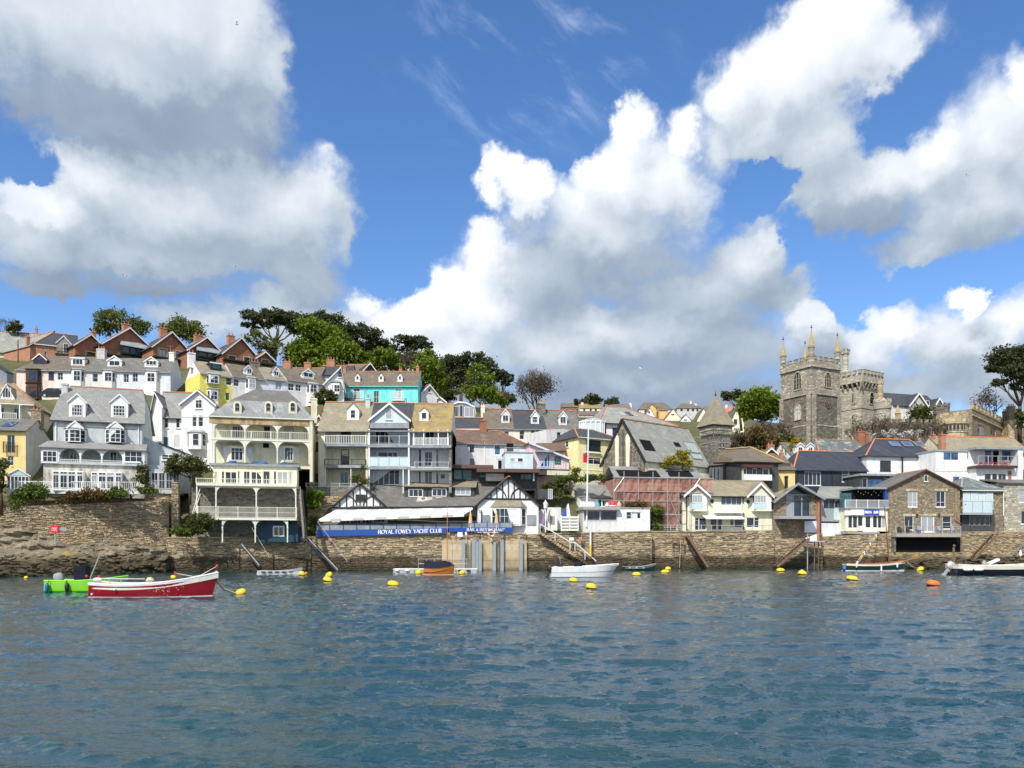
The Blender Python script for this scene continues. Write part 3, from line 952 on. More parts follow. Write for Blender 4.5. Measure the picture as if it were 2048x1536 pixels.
# ------------------------------------------------------------------ stone for the quay, with the tide's weed band
def quay_stone(gg, b):
 geo = gg.new('ShaderNodeNewGeometry')
 oi = gg.new('ShaderNodeObjectInfo')
 r = gg.m('FRACT', gg.m('ADD', geo.outputs['Random Per Island'], gg.m('MULTIPLY', oi.outputs['Random'],7.31)))
 pos = geo.outputs['Position']
 c = gg.ramp(r, [(0,(.17,.135,.095)),(.25,(.29,.23,.155)),(.5,(.42,.325,.20)),(.75,(.51,.395,.235)),(1,(.55,.47,.33))])
 c = gg.mix(gg.mr(gg.noise(pos, 1.6,6,.65),.35,.75,0,.6), c, (.22,.185,.14))
 c = gg.mix(gg.mr(gg.noise(pos, .35,5),.52,.7,0,.5), c, (.50,.36,.16))
 z = gg.xyz(pos)[2]
 zz = gg.m('ADD', z, gg.m('MULTIPLY', gg.m('SUBTRACT', gg.noise(pos, .5,5),.5),1.6))
 c = gg.mix(gg.mr(zz, 1.5,2.2,.93,0), c, gg.mix(gg.mr(gg.noise(pos, 1.2,5),.4,.68),(.062,.048,.030),(.125,.10,.068)))
 c = gg.mix(gg.mr(zz, .15,.7,.8,0), c, (.045,.05,.022))
 gg.put(b.inputs['Base Color'], c)
 gg.put(b.inputs['Normal'], gg.bump(gg.noise(pos, 5,6,.65),.7,.06))
QSTONE = material('quay rubble stone', quay_stone, .88,.2)
def quay_mortar(gg, b):
 pos = gg.new('ShaderNodeNewGeometry').outputs['Position']
 z = gg.xyz(pos)[2]
 zz = gg.m('ADD', z, gg.m('MULTIPLY', gg.m('SUBTRACT', gg.noise(pos, .5,5),.5),1.6))
 c = gg.ramp(gg.noise(pos, 1.1,6),[(.3,(.19,.15,.10)),(.7,(.33,.265,.18))])
 c = gg.mix(gg.mr(zz, 1.5,2.2,.9,0), c, (.065,.05,.032))
 gg.put(b.inputs['Base Color'], c)
 gg.put(b.inputs['Normal'], gg.bump(gg.noise(pos, 4,5),.5,.05))
QMORTAR = material('quay mortar', quay_mortar, .92,.1)

_ST = []
for i in range(10):
 rr = random.Random(40 + i)
 j = lambda s: rr.uniform(-s, s)
 mb = MB()
 fr = [(-.47 + j(.03),0,-.44 + j(.06)),(.47 + j(.03),0,-.44 + j(.06)),(.47 + j(.03),0,.44 + j(.06)),(-.47 + j(.03),0,.44 + j(.06))]
 mid = (j(.2),-.10 - .1 * rr.random(), j(.2))
 n0 = len(mb.v)
 back = [(p[0] * 1.05,1.0, p[2] * 1.05) for p in fr]
 f2 = [(p[0] * .86,-.0 - .25 * rr.random(), p[2] * .78) for p in fr]
 mb.v += back + fr + f2
 for k in range(4):
  k2 = (k + 1) % 4
  mb.f += [(n0 + k, n0 + k2, n0 + 4 + k2, n0 + 4 + k),(n0 + 4 + k, n0 + 4 + k2, n0 + 8 + k2, n0 + 8 + k)]
 mb.f.append((n0 + 8, n0 + 9, n0 + 10, n0 + 11))
 me = mb.mesh('stone'); me.materials.append(QSTONE)
 _ST.append((me, mb))

def stones(bld, x0, x1, z0, z1, y=0.0, top=None, hole=None, seed=1, hmin=.11, hmax=.27, lmin=.22, lmax=.8, single=.62, thick=.22, limit=300):
 """rubble courses on a wall face: long stones are parts of their own, the rest one mesh. top(x) limits the height, hole(x,z) leaves gaps"""
 rr = random.Random(seed)
 rest = MB(); big = []
 z = z0
 while z < z1:
  h = rr.uniform(hmin, hmax)
  x = x0 - rr.random() * .4
  while x < x1:
   l = rr.uniform(lmin, lmax) * (1 if rr.random() < .8 else 1.35)
   a, b = max(x, x0), min(x + l, x1)
   cz = z + h / 2 + rr.uniform(-.05,.05); cx = (a + b) / 2
   if b - a > .12 and (top is None or cz + h * .45 < top(cx)) and not (hole and hole(cx, cz)):
    big.append((cx, cz, b - a, h * rr.uniform(.9,1.08), rr.uniform(.04,.13), rr.randrange(10)))
   x += l
  z += h
 big.sort(key=lambda s: -s[2] * s[3])
 lead = [s for s in big if s[2] > single][:limit]
 ids = set(map(id, lead))
 for s in big:
  cx, cz, l, h, pr, k = s
  me, proto = _ST[k]
  if id(s) in ids:
   o = obj('stone', me, None, bld.o); o.rotation_euler = (0, rr.uniform(-.06,.06),0)
   o.location = (cx, y - pr, cz); o.scale = (l, thick, h)
  else:
   n = len(rest.v)
   rest.v += [(cx + v[0] * l, y - pr + v[1] * thick, cz + v[2] * h) for v in proto.v]
   rest.f += [tuple(n + i for i in f) for f in proto.f]
 bld.part('small_stones', rest, QSTONE, kind='stuff')

def quay(label, L, R, topL, topR, seed, depth=3.0, coping=True, group='stretches of quay wall', hole=None, single=.74, backfill=True):
 b = B('quay_wall', label, L, R, HOR, 'quay wall', group)
 b.o.location.z = 0; b.zb = 0.0; b.o['kind'] = 'thing'
 zl, zr = b.z(topL, 0, L[0]), b.z(topR, 0, R[0])
 w = b.w
 b.top = lambda x: zl + (zr - zl) * x / w
 mb = MB().extrude([(0,0,-1.5),(w, 0,-1.5),(w, 0, zr - .04),(0,0, zl - .04)],(0, depth, 0))
 b.part('wall_core', mb, QMORTAR)
 stones(b, 0, w, -.5, max(zl, zr),0,(lambda x: b.top(x) - (.16 if coping else 0)), hole, seed, single=single)
 if coping:
  cm = MB(); x = 0; rr = random.Random(seed + 5)
  while x < w:
   l = rr.uniform(.7,1.3); e = min(w, x + l)
   cm.extrude([(x + .01,-.10, b.top(x) - .16),(e - .01,-.10, b.top(e) - .16),(e - .01,-.10, b.top(e) + .02 * rr.random()),(x + .01,-.10, b.top(x) + .02 * rr.random())],(0,.55,0))
   x += l
  b.part('coping', cm, QSTONE)
 return b
QW1 = quay('rubble quay wall with sloping slipway rails below the cream veranda house', (333,96),(622,101),1074,1073,11)
QW2 = quay('rubble quay wall under the long blue club sign', (622,101.2),(884,104),1073,1067,12)
QW4 = quay('rubble quay wall with a white handrail stair beside the piled concrete face', (1054,107),(1304,110),1068,1061,13)
QW5 = quay('tan rubble quay wall under the cream twin gabled house', (1304,111.5),(1548,114),1062,1061,14)
QW6 = quay('rubble quay wall below the glass fronted stone house', (1543,114.5),(1646,115.5),1078,1084,15)
QW7 = quay('rough rubble quay wall under the cafe with a blue sign', (1646,115.6),(1782,116.5),1072,1066,16, coping=False)
QW8 = quay('rubble quay wall under the dark recess of the brown gabled stone house', (1782,116.6),(1924,118),1104,1104,17, coping=False)
QW9 = quay('rubble quay wall with timber stair below the for sale board', (1924,118),(2120,121),1063,1063,18)

# concrete face with steel piles
b = QW3 = B('quay_wall', 'stained concrete quay face with upright grey steel piles and faded letters', (884,103.6),(1054,106.4), HOR, 'quay wall')
b.o.location.z = 0; b.zb = 0; b.o['kind'] = 'thing'
zt = b.z(1081); zs = b.z(1066)
def conc_face(gg, bb):
 pos = gg.new('ShaderNodeNewGeometry').outputs['Position']
 x, y, z = gg.xyz(pos)
 n = gg.noise(gg.comb(gg.m('MULTIPLY', x, 1.3),0.0, gg.m('MULTIPLY', z, .35)),1.0,6,.65)
 c = gg.ramp(n, [(.3,(.30,.21,.11)),(.45,(.52,.41,.25)),(.62,(.60,.50,.33)),(.75,(.50,.33,.14))])
 zz = gg.m('ADD', z, gg.m('MULTIPLY', gg.m('SUBTRACT', gg.noise(pos, .7,5),.5),.9))
 c = gg.mix(gg.mr(zz, 1.2,2.0,.5,0), c, (.26,.20,.12))
 c = gg.mix(gg.mr(zz, .1,.6,.7,0), c, (.10,.085,.05))
 gg.put(bb.inputs['Base Color'], c); gg.put(bb.inputs['Normal'], gg.bump(gg.noise(pos, 3,5),.3,.03))
CFACE = material('stained quay concrete', conc_face, .9,.15)
b.part('wall_core', MB().box(0, b.w, .45,3.5,-1.5, zs - .03), QMORTAR)
panels = [884,905,960,1000,1054]
xs_ = [0] + [b.x(p) for p in panels[1:-1]] + [b.w]
for i in range(len(xs_) - 1):
 b.part('concrete_panel', MB().box(xs_[i] + .02, xs_[i + 1] - .02,0,.45,1.35, zt), CFACE)
 b.part('concrete_panel', MB().box(xs_[i] + .02, xs_[i + 1] - .02,-.04,.45,-1.5,1.32), CFACE)
b.part('ledge', MB().box(0, b.w, -.03,.6, zt - .32, zt + .03), CFACE)
stones(b, 0, b.w, zt + .03, zs, .45, None, None, 77, single=.66)
for px in (926,946,952.5,959,987.5,1003,1041):
 x = b.x(px)
 z1 = zt + .12
 m = MB().box(x - .20, x + .20,-.46,-.42,-1.6, z1).box(x - .20, x + .20,-.10,-.05,-1.6, z1).box(x - .03, x + .03,-.42,-.10,-1.6, z1)
 b.part('steel_pile', m, STEELG)
for px in (938,995):
 x = b.x(px)
 m = MB()
 for i in range(12):
  m.box(x - .22, x + .22,-.16,-.12,.1 + i * .3,.16 + i * .3)
 m.box(x - .25, x - .2,-.16,-.1,-.5, zt); m.box(x + .2, x + .25,-.16,-.1,-.5, zt)
 b.part('ladder', m, WOODG)

# ------------------------------------------------------------------ rocky shore at both ends
def rock_mat(gg, b):
 pos = gg.new('ShaderNodeNewGeometry').outputs['Position']
 pr = gg.vm('MULTIPLY', pos, (1,1,2.2))
 n = gg.noise(pr, .55,8,.68)
 c = gg.ramp(n, [(.3,(.085,.07,.045)),(.42,(.22,.185,.125)),(.55,(.31,.265,.185)),(.7,(.40,.35,.255))])
 cell = gg.voro(gg.vm('ADD', gg.vm('MULTIPLY', pos, (1.7,1.7,4.2)), gg.vm('SCALE', gg.noise(pos, 1.2,3, col=True), None)),1.0, out='Color')
 c = gg.mix(gg.mr(gg.xyz(cell)[0],.1,.9,0,.55, False), c, (.15,.125,.09))
 c = gg.mix(gg.mr(gg.noise(pos, .38,6),.56,.66,0,.7), c, (.40,.29,.07))
 z = gg.xyz(pos)[2]
 zz = gg.m('ADD', z, gg.m('MULTIPLY', gg.m('SUBTRACT', gg.noise(pos, .6,5),.5),2.0))
 c = gg.mix(gg.mr(zz, 1.3,2.4,.9,0), c, (.07,.055,.034))
 c = gg.mix(gg.mr(zz, .1,.8,.8,0), c, (.035,.04,.018))
 gg.put(b.inputs['Base Color'], c)
 gg.put(b.inputs['Normal'], gg.bump(gg.m('ADD', gg.noise(pr, 2.2,8,.7), gg.m('MULTIPLY', gg.xyz(cell)[1],.35)),.9,.14))
ROCK = material('shore rock', rock_mat, .92,.12)
def rockface(name, pxa, pxb, n, rows, amp=.9, seed=0):
 """rows: list of (row photo y as function or number, distance function)"""
 V_, F_ = [],[]
 m = len(rows); sub = 14
 prof = []
 for i in range(n + 1):
  px = pxa + (pxb - pxa) * i / n
  pts = [P(px, r(px) if callable(r) else r, d(px) if callable(d) else d) for r, d in rows]
  col = []
  for j in range(m - 1):
   for k in range(sub):
    col.append(pts[j].lerp(pts[j + 1], k / sub))
  col.append(pts[-1])
  prof.append(col)
 M = len(prof[0])
 for i, col in enumerate(prof):
  for j, p in enumerate(col):
   q = Vector((p.x * .45 + seed, p.y * .45, p.z * 1.1 + .25 * p.x))
   d = mn.fractal(q, 1.0,2.1,5) * amp * .55 + abs(mn.noise(Vector((p.x * .23 + seed, 3, p.z * .9 - .2 * p.x)))) * amp
   e = min(1, j / 4,(M - 1 - j) / 3)
   d += (.9 - mn.voronoi(Vector((p.x * .9 + seed, p.y * .5, p.z * 2.0 + .4 * p.x)))[0][0]) * .55 + mn.fractal(q * 4.2,1.0,2.2,4) * .30
   V_.append((p.x + mn.noise(q * 1.7) * .15, p.y - d * e, p.z + mn.noise(q * 2.3 + Vector((9,1,4))) * .22 * e))
 for i in range(n):
  for j in range(M - 1):
   F_.append((i * M + j, i * M + j + 1,(i + 1) * M + j + 1,(i + 1) * M + j))
 me = bpy.data.meshes.new(name); me.from_pydata(V_, [], F_); me.update()
 return obj(name, me, ROCK, kind='structure')
def lerp(a, b, t): return a + (b - a) * max(0, min(1, t))
rockface('rocky_shore', -420,338,300,[(1168, lambda x: lerp(76,94.5, x / 338)),(1140, lambda x: lerp(80,95, x / 338)),(1118, lambda x: lerp(83,95.4, x / 338)),(lambda x: 1092 + 8 * math.sin(x * .021), lambda x: lerp(87,96, x / 338)),
          (lambda x: lerp(1052,1096,(x - 40) / 120), lambda x: lerp(89,96.4, x / 338)),(lambda x: lerp(1046,1090,(x - 40) / 120), lambda x: lerp(92,98.4, x / 338))],1.25,3)
rockface('rocky_foreshore', 1770,2300,190,[(1146,111),(1136,113.5),(1126,115),(1114,116.4),(1108,119)],1.1,9)
def sea_wall(label, L, R, base, tL, tR, seed, name='sea_wall', step=0):
 b = B(name, label, L, R, base, 'garden wall', dz=3); b.o['kind'] = 'thing'
 zl, zr = b.z(tL, 0, L[0]), b.z(tR, 0, R[0]); w = b.w
 top = lambda x: zl + (zr - zl) * x / w
 b.part('wall_core', MB().extrude([(0,.05,-3),(w, .05,-3),(w, .05, zr),(0,.05, zl)],(0,3.5,0)), WMORT)
 stones(b, 0, w, -2.5, max(zl, zr),.05, lambda x: top(x) + .05 * math.sin(x * 5), None, seed, hmin=.08, hmax=.22, lmin=.18, lmax=.7, single=.62, limit=150)
 return b
def wallm(gg, bb):
 pos = gg.new('ShaderNodeNewGeometry').outputs['Position']
 gg.put(bb.inputs['Base Color'], gg.ramp(gg.noise(pos, .9,7,.65),[(.3,(.20,.165,.115)),(.7,(.38,.325,.235))])); gg.put(bb.inputs['Normal'], gg.bump(gg.noise(pos, 4,6),.6,.06))
WMORT = material('lime mortar and earth', wallm, .92,.1)
sea_wall('long battered stone garden wall above the left rocks', (12,89.5),(338,96.6),1095,1014,1000,31)
sea_wall('taller stone garden wall stretch below the clipped hedge', (236,96.0),(345,98.0),1010,994,980,32)
sea_wall('low stone terrace wall under the villa hedges', (-30,92.0),(240,95.6),1010,1004,997,33)
b = B('stone_pier', 'tall thin stone pier at the right end of the villa garden wall', (343,96.2),(357,96.4),1066, 'pier', dz=2); b.o['kind'] = 'thing'
zt = b.z(964); b.part('core', MB().box(0, b.w, .05,1.2,-2, zt), WMORT); stones(b, 0, b.w, -1, zt, .05, None, None, 35, lmax=.5)
def boulders(name, label_px, n, seed):
 """loose rocks along the tide line"""
 rr = random.Random(seed); m = MB()
 for i in range(n):
  px, py, Y = label_px(rr); c = P(px, py, Y); s = rr.uniform(.1,.42) * rr.uniform(.6,1); base = len(m.v); K = 7; R_ = 5
  for a in range(R_):
   for k in range(K):
    t, f = math.pi * (a + .5) / R_, math.tau * (k + .3 * (a % 2)) / K; d = s * rr.uniform(.75,1.2)
    m.v.append((c.x + d * 1.5 * math.sin(t) * math.cos(f), c.y + d * math.sin(t) * math.sin(f), c.z + d * .62 * math.cos(t)))
  for a in range(R_ - 1):
   for k in range(K): k2 = (k + 1) % K; m.f.append((base + a * K + k, base + (a + 1) * K + k, base + (a + 1) * K + k2, base + a * K + k2))
  m.f.append(tuple(base + k for k in range(K))); m.f.append(tuple(base + (R_ - 1) * K + k for k in range(K - 1,-1,-1)))
 m.build(name, ROCK, None, kind='stuff')
def leftpt(rr):
 px = rr.uniform(-60,335); t = rr.random() ** 1.4; return px, 1152 - 46 * t, lerp(76.5,94, px / 338) + 6 * t * (1 - px / 500)
boulders('shore_rocks', leftpt, 190,4)
boulders('shore_rocks', lambda rr: (rr.uniform(1785,2080), rr.uniform(1118,1141), rr.uniform(111.5,114.5)),150,6)
# ------------------------------------------------------------------ upper left: brick houses on the ridge
def brickhouse(label, px0, px1, apex, eave, base, Y=149, k=.066, wins=(), chim=None, glaz=None, mat=BRICK, ridge=TERRA):
 b = B('brick_house', label, (px0, Y),(px1, Y + (px1 - px0) * k), base, group='brick gabled houses along the ridge', dz=6)
 ze, za = b.z(eave), b.z(apex)
 hs = [b.rect(w[:4]) for w in wins]
 b.wall(mat, 0, b.w, -6, ze, 0,11, hs, gable=(b.w / 2, za), top=False)
 b.roof_front(SLATE_D, 0, b.w, ze, za, 0,11, oh=.45, of=.6, ridge=ridge)
 b.wins(wins, fm=GREENF, sill=False)
 for w in wins:
  x0, x1, z0, z1 = b.rect(w[:4]); t = .2
  m = MB().box(x0 - t, x0,-.04,.02, z0, z1 + t).box(x1, x1 + t, -.04,.02, z0, z1 + t).box(x0, x1,-.04,.02, z1, z1 + t)
  b.part('window_surround', m, paint('sandstone surround', (.55,.42,.25)))
 if chim:
  b.chimney(*chim, 4.5, BRICKO, 2, POTR)
 if glaz:
  x0, x1, z0, z1 = b.rect(glaz)
  zc = z1 + .1
  b.part('canopy', MB().extrude([(x0 - .5,-1.5, zc),(x1 + .4,-1.5, zc),(x1 - .2,0, zc + 1.2),(x0 + .2,0, zc + 1.2)],(0,0,-.12)), LEAD)
  b.part('veranda_glazing', MB().box(x0, x1,-1.1,-.02, z0 - .2, zc - .12), GREENF)
  n = max(3, int((x1 - x0) / 1.3))
  for i in range(n):
   a, c = x0 + (x1 - x0) * i / n, x0 + (x1 - x0) * (i + 1) / n
   window(b.o, a + .06, c - .06, z0, zc - .2,-1.16,1,1, GREENF, GLASS, sill=False)
 b.part('balcony', MB().box(-.2, b.w + .2,-1.2,-.02, b.z(base - 14) - .25, b.z(base - 14)), GREENF)
 return b
brickhouse('small red brick house with a low gable behind the pink terrace end', 150,210,669,693,730, wins=[(173,703,191,714,2,1)], chim=(185,192,662,678))
brickhouse('largest red brick gable, with a green glazed veranda under a pale canopy', 206,308,656,694,730, glaz=(240,693,297,716), chim=(247,263,646,664))
brickhouse('red brick gable with two wide windows beside the largest brick gable', 306,378,664,697,733, wins=[(317,697,333,715,2,1),(352,702,367,719,2,1)], chim=(321,334,654,670))
brickhouse('red brick gable with glazed veranda, fourth along the ridge', 376,447,675,704,735, glaz=(392,704,443,722), chim=(391,404,668,684))
brickhouse('red brick gable with two dark windows in sandstone surrounds, right of the veranda gables', 446,515,676,710,738, wins=[(457,711,471,724,1,1),(488,714,503,727,1,1)], chim=(457,470,669,686))
brickhouse('smallest red brick gable at the lower end of the ridge row', 513,545,704,717,742, wins=[(524,719,537,733,1,1)])
# left end of the ridge
b = B('brick_house', 'brick house with a slate roof and small gable over a balcony door', (72,150),(152,153),730, dz=5)
hs = [(128,688,137,706,2,1),(84,692,88,699,1,2),(92,691,96,698,1,2),(89,703,94,712,1,1)]
b.wall(BRICKO, 0, b.w, -5, b.z(690),0,9,[b.rect(h[:4]) for h in hs])
b.roof_side(SLATE_D, 0, b.w, b.z(690), b.z(667,4.5),0,9, wallmat=BRICKO, gut=TRIM, hl=2.5)
b.wins(hs[1:], sill=False); 
b.dormer((113,685,142,708), 'g', 672,(127,687,137,707),2,1, paint('stone clad gable', (.32,.29,.25)), SLATE_D)
b.box('balcony', IRON, (110,706,148,710),-1.5,0)
b.railing(b.x(110), b.x(148), b.z(706), b.z(698),-1.45, IRON)
b = B('house', 'house with a broad pale slate roof at the far left of the ridge', (-60,165),(66,168),715, dz=4)
b.wall(CREAM, 0, b.w, -4, b.z(703),0,10); b.roof_side(SLATE_L, 0, b.w, b.z(703), b.z(664,5),0,10, ridge=REDROOF, wallmat=CREAM)
b.chimney(70,74,656,668,5, BRICKO, 1, POTR)
b = B('house', 'house with a pale slate gable roof and red ridge beside the brick houses', (60,158),(119,163),715, dz=4)
b.wall(BRICKO, 0, b.w, -4, b.z(697),0,10, gable=(b.w * .8, b.z(659)), top=False)
b.roof_front(SLATE_L, 0, b.w, b.z(697), b.z(659),0,10, xa=b.w * .8, ridge=REDROOF, barge=BLACKT)
b.chimney(54,60,672,688,1, BRICKO, 1, POTR)

# ------------------------------------------------------------------ the pastel terrace
def terrace(label, px0, Y0, px1, Y1, eL, eR, rL, rR, base, wm, rm, wins, group, D=8, bays=(), dorm=(), chims=(), wallr=None, hl=0, ridge=None, gut=LEAD, name='terraced_house', dz=4, trim=TRIM):
 b = B(name, label, (px0, Y0),(px1, Y1), base, 'terraced house', group, dz=dz)
 ze = (b.z(eL, 0, px0) + b.z(eR, 0, px1)) / 2; zr = b.z((rL + rR) / 2, D / 2)
 b.wall(wm, 0, b.w, -dz, ze, 0, D, [b.rect(w[:4]) for w in wins])
 b.roof_side(rm, 0.001, b.w - .001, ze, zr, 0, D, oh=.22, oe=.0, ridge=ridge, gut=gut, wallmat=wallr or wm, hl=hl)
 b.wins(wins, fm=trim)
 for bb in bays:
  r, w, m, nx, ny = bb[:5]; kw = bb[5] if len(bb) > 5 else {}
  b.bay(r, .7,.35, m, w, nx, ny, roof=kw.get('roof', LEAD), zr=kw.get('zr', r[1] - 4), fm=kw.get('fm'), gm=kw.get('gm'))
 for d in dorm:
  b.dormer(*d[0], **d[1])
 for c in chims:
  b.chimney(*c[0], **c[1])
 return b
TG = 'pastel terraced houses above the grey villa'
terrace('peach terraced house with dark brown bay at the left end of the pastel terrace', 33,128,111,128.6,738,739,711,712,800, PINKW, SLATE_B,
  [(97,743,108,760,1,2, {'fm': BROWNF}),(95,776,107,790,1,2, {'fm': BROWNF})], TG, hl=3.0,
  bays=[((52,739,83,766),(57,741,75,762), BROWNF, 1,1, {'fm': BROWNF, 'roof': BLACKT, 'zr': 737}),((52,767,83,800),(57,773,74,795), BROWNF, 1,1, {'fm': BROWNF, 'roof': BROWNF})],
  dorm=[(((66,719,93,728), 'g', 708), dict(w=(68,717,90,728), nx=2, ny=1, wm=BROWNF, fm=BROWNF, rm=BROWNF))])
terrace('white terraced house with a flat white dormer next to the peach house', 111,128.6,172,129.2,739,740,712,714,800, WHITE, SLATE_B,
  [(115,744,126,760,2,2),(113,776,125,788,2,2)], TG, bays=[((143,740,169,800),(147,741,161,762), TRIM, 2,2)],
  dorm=[(((142,716,169,731),), dict(w=(145,718,166,730), nx=3, ny=1))])
terrace('white and lilac terraced house with a white gabled dormer and stone chimney', 172,129.2,233,129.8,740,741,714,716,800, LGREY, SLATE_M,
  [(247 - 62,747,258 - 62,764,1,2)], TG, bays=[((205,742,231,800),(209,744,224,763), TRIM, 2,2)],
  dorm=[(((215,721,243,733), 'g', 712), dict(w=(218,721,240,732), nx=2, ny=1))], chims=[((193,209,697,717,3.5), dict(mat=GREY2, pots=3, potm=POTR))])
terrace('pale lilac blue terraced house at the right end of the pastel terrace', 233,129.8,341,131,741,743,716,719,800, LAV, SLATE_M,
  [(247,747,258,765,2,2),(265,746,276,764,2,2)], TG, wallr=WHITE, bays=[((290,743,319,800),(294,745,310,764), TRIM, 2,2)],
  dorm=[(((289,723,316,734), 'g', 714), dict(w=(292,721,313,731), nx=3, ny=1))], chims=[((338,348,704,724,3.4), dict(mat=WHITE, pots=2, potm=POTR))])

# ------------------------------------------------------------------ the second terrace, stepping away to the right
T2 = 'terraced houses above the cream mansard villa'
b = terrace('lemon yellow terraced house with a dark glass dormer and white bay', 400,122,464,125,746,752,721,728,815, LEMON, SLATE_T,
  [(452,755,463,771,1,2),(451,785,459,801,1,1, {'fm': LEMON, 'gm': GLASSB, 'sill': False})], T2, wallr=WHITE,
  bays=[((412,748,440,770),(420,750,437,768), TRIM, 2,2),((414,778,438,815),(421,781,435,800), TRIM, 2,2)],
  dorm=[(((421,725,443,741),), dict(w=(424,726,441,739), nx=1, ny=1, wm=IRON, fm=IRON, rm=SLATE_D, gm=GLASST))],
  chims=[((378,391,704,726,3.5), dict(mat=WHITE, pots=2, potm=POTR))])
terrace('white terraced house with small gabled dormer right of the lemon yellow house', 464,125,531,128,752,757,728,733,815, LGREY, SLATE_B,
  [(467,757,478,773,1,2)], T2, bays=[((491,756,513,815),(498,757,511,777), TRIM, 2,2)],
  dorm=[(((488,739,504,749), 'g', 731), dict(w=(494,737,503,747), nx=2, ny=1))], chims=[((503,520,722,737,3.6), dict(mat=STONE_G, pots=3, potm=POTR))])
terrace('narrow lilac white terraced house between two white ones', 531,128,573,130,757,760,733,737,815, LAV, SLATE_T,
  [(551,763,564,781,2,2)], T2, dorm=[(((546,742,558,753), 'g', 734), dict(w=(548,742,557,752), nx=2, ny=1))])
terrace('bluish white terraced house with a wide double dormer', 573,130,652,134,760,766,738,742,815, LGREY, SLATE_B,
  [(576,766,588,782,2,2),(591,768,602,783,2,2)], T2, bays=[((613,768,637,815),(620,768,634,786), TRIM, 2,2)],
  dorm=[(((604,746,628,757), 'g', 738), dict(w=(607,744,626,756), nx=2, ny=1))])
b = B('house', 'white house with steep front gable at the end of the second terrace', (648,133),(688,134),815, dz=4)
hs = [(676,742,684,755,1,2)]
b.wall(WHITE, 0, b.w, -4, b.z(768),0,8,[], gable=(b.w * .84, b.z(733)), top=False)
b.roof_front(SLATE_B, 0, b.w, b.z(768), b.z(733),0,8, xa=b.w * .84, barge=TRIM)
b.wins(hs, proud=True)
b.bay((663,765,681,790),.7,.3, TRIM, (668,769,680,784),2,2, LEAD, 760)
# rooftops behind the second terrace
def backhouse(label, px0, px1, Y, ridge, eave, wm, rm, chims=(), front=None, ridgem=TERRA, D=7, k=0.0, wins=(), barge=TRIM, group=None, dz=5, hl=0, hr=0, xa=None):
 b = B('house', label, (px0, Y),(px1, Y + (px1 - px0) * k), eave + 25, dz=dz, group=group)
 ze = b.z(eave)
 if front:
  b.wall(wm, 0, b.w, -dz, ze, 0, D, [], gable=((xa or .5) * b.w, b.z(ridge)), top=False)
  b.roof_front(rm, 0, b.w, ze, b.z(ridge),0, D, xa=(xa or .5) * b.w, barge=barge, ridge=ridgem, oh=.2)
  b.wins(wins, proud=True)
 else:
  b.wall(wm, 0, b.w, -dz, ze, 0, D, [b.rect(w[:4]) for w in wins])
  b.roof_side(rm, 0, b.w, ze, b.z(ridge, D / 2),0, D, ridge=ridgem, wallmat=wm, hl=hl, hr=hr)
  b.wins(wins)
 for c in chims:
  b.chimney(*c[0], **c[1])
 return b
RG = dict(mat=BRICKO, pots=2, potm=POTR)
backhouse('low house roof with two brick chimneys behind the second terrace', 556,640,140,736,752, GREY2, SLATE_B, [((566,581,722,741,3), RG),((608,621,724,741,3), dict(mat=BRICKO, pots=1, potm=POTR))])
backhouse('low house roof with a tall brick chimney behind the white steep gable', 636,700,142,731,748, GREY2, SLATE_D, [((653,669,719,738,3), dict(mat=BRICKO, pots=3, potm=POTR))])
backhouse('grey house with a small white gable behind the turquoise house', 690,716,146,736,748, LGREY, SLATE_M, front=True, D=6)
backhouse('dark gabled house with white barge boards behind the turquoise house', 722,756,148,726,746, DGREY, SLATE_D, front=True, D=8, k=.05)
backhouse('house with a red ridged roof left of the dark gable', 690,738,153,729,742, GREY2, SLATE_B, D=7)

# ------------------------------------------------------------------ turquoise house
b = B('house', 'turquoise house with three white dormers and white balconies', (680,138),(836,138),808, dz=4)
hs = [(707,776,720,799,2,2),(747,782,758,806,2,2),(790,776,803,799,2,2)]
ze = b.z(770)
b.wall(TURQ, 0, b.w, -4, ze, 0,8,[b.rect(h[:4]) for h in hs])
b.roof_side(SLATE_B, 0, b.w, ze, b.z(743,4),0,8, ridge=TERRA, gut=TURQ, wallmat=TURQ)
b.wins(hs, sill=False)
for x in (710,757,795):
 b.dormer((x, 752, x + 10,763), 'w', 745,(x + 2.5,752, x + 7.5,759),1,1, TRIM, SLATE_B, oh=.04)
for (x0, x1) in ((699,728),(783,808)):
 b.box('balcony_floor', TRIM, (x0,799, x1,801),-1.0,0)
 b.railing(b.x(x0), b.x(x1), b.z(799), b.z(785),-.95, TRIM, post=1.0)
b.chimney(686,692,733,750,3.6, BRICKO, 1, POTR); b.chimney(832,838,732,748,3.6, BRICKO, 1, POTR); b.chimney(798,804,739,746,4, BRICKO, 2, POTR)
x = b.x(729); b.part('downpipe', MB().box(x - .05, x + .05,-.1,0,-3, ze), TURQ)
backhouse('grey cottage with a small gable right of the turquoise house', 842,874,141,769,787, LGREY, SLATE_M, front=True, wins=[(856,776,861,785,1,1)], D=7, k=.05)
backhouse('low grey roofed outbuilding right of the turquoise house', 866,892,143,793,803, LGREY, SLATE_G, front=True, D=5)

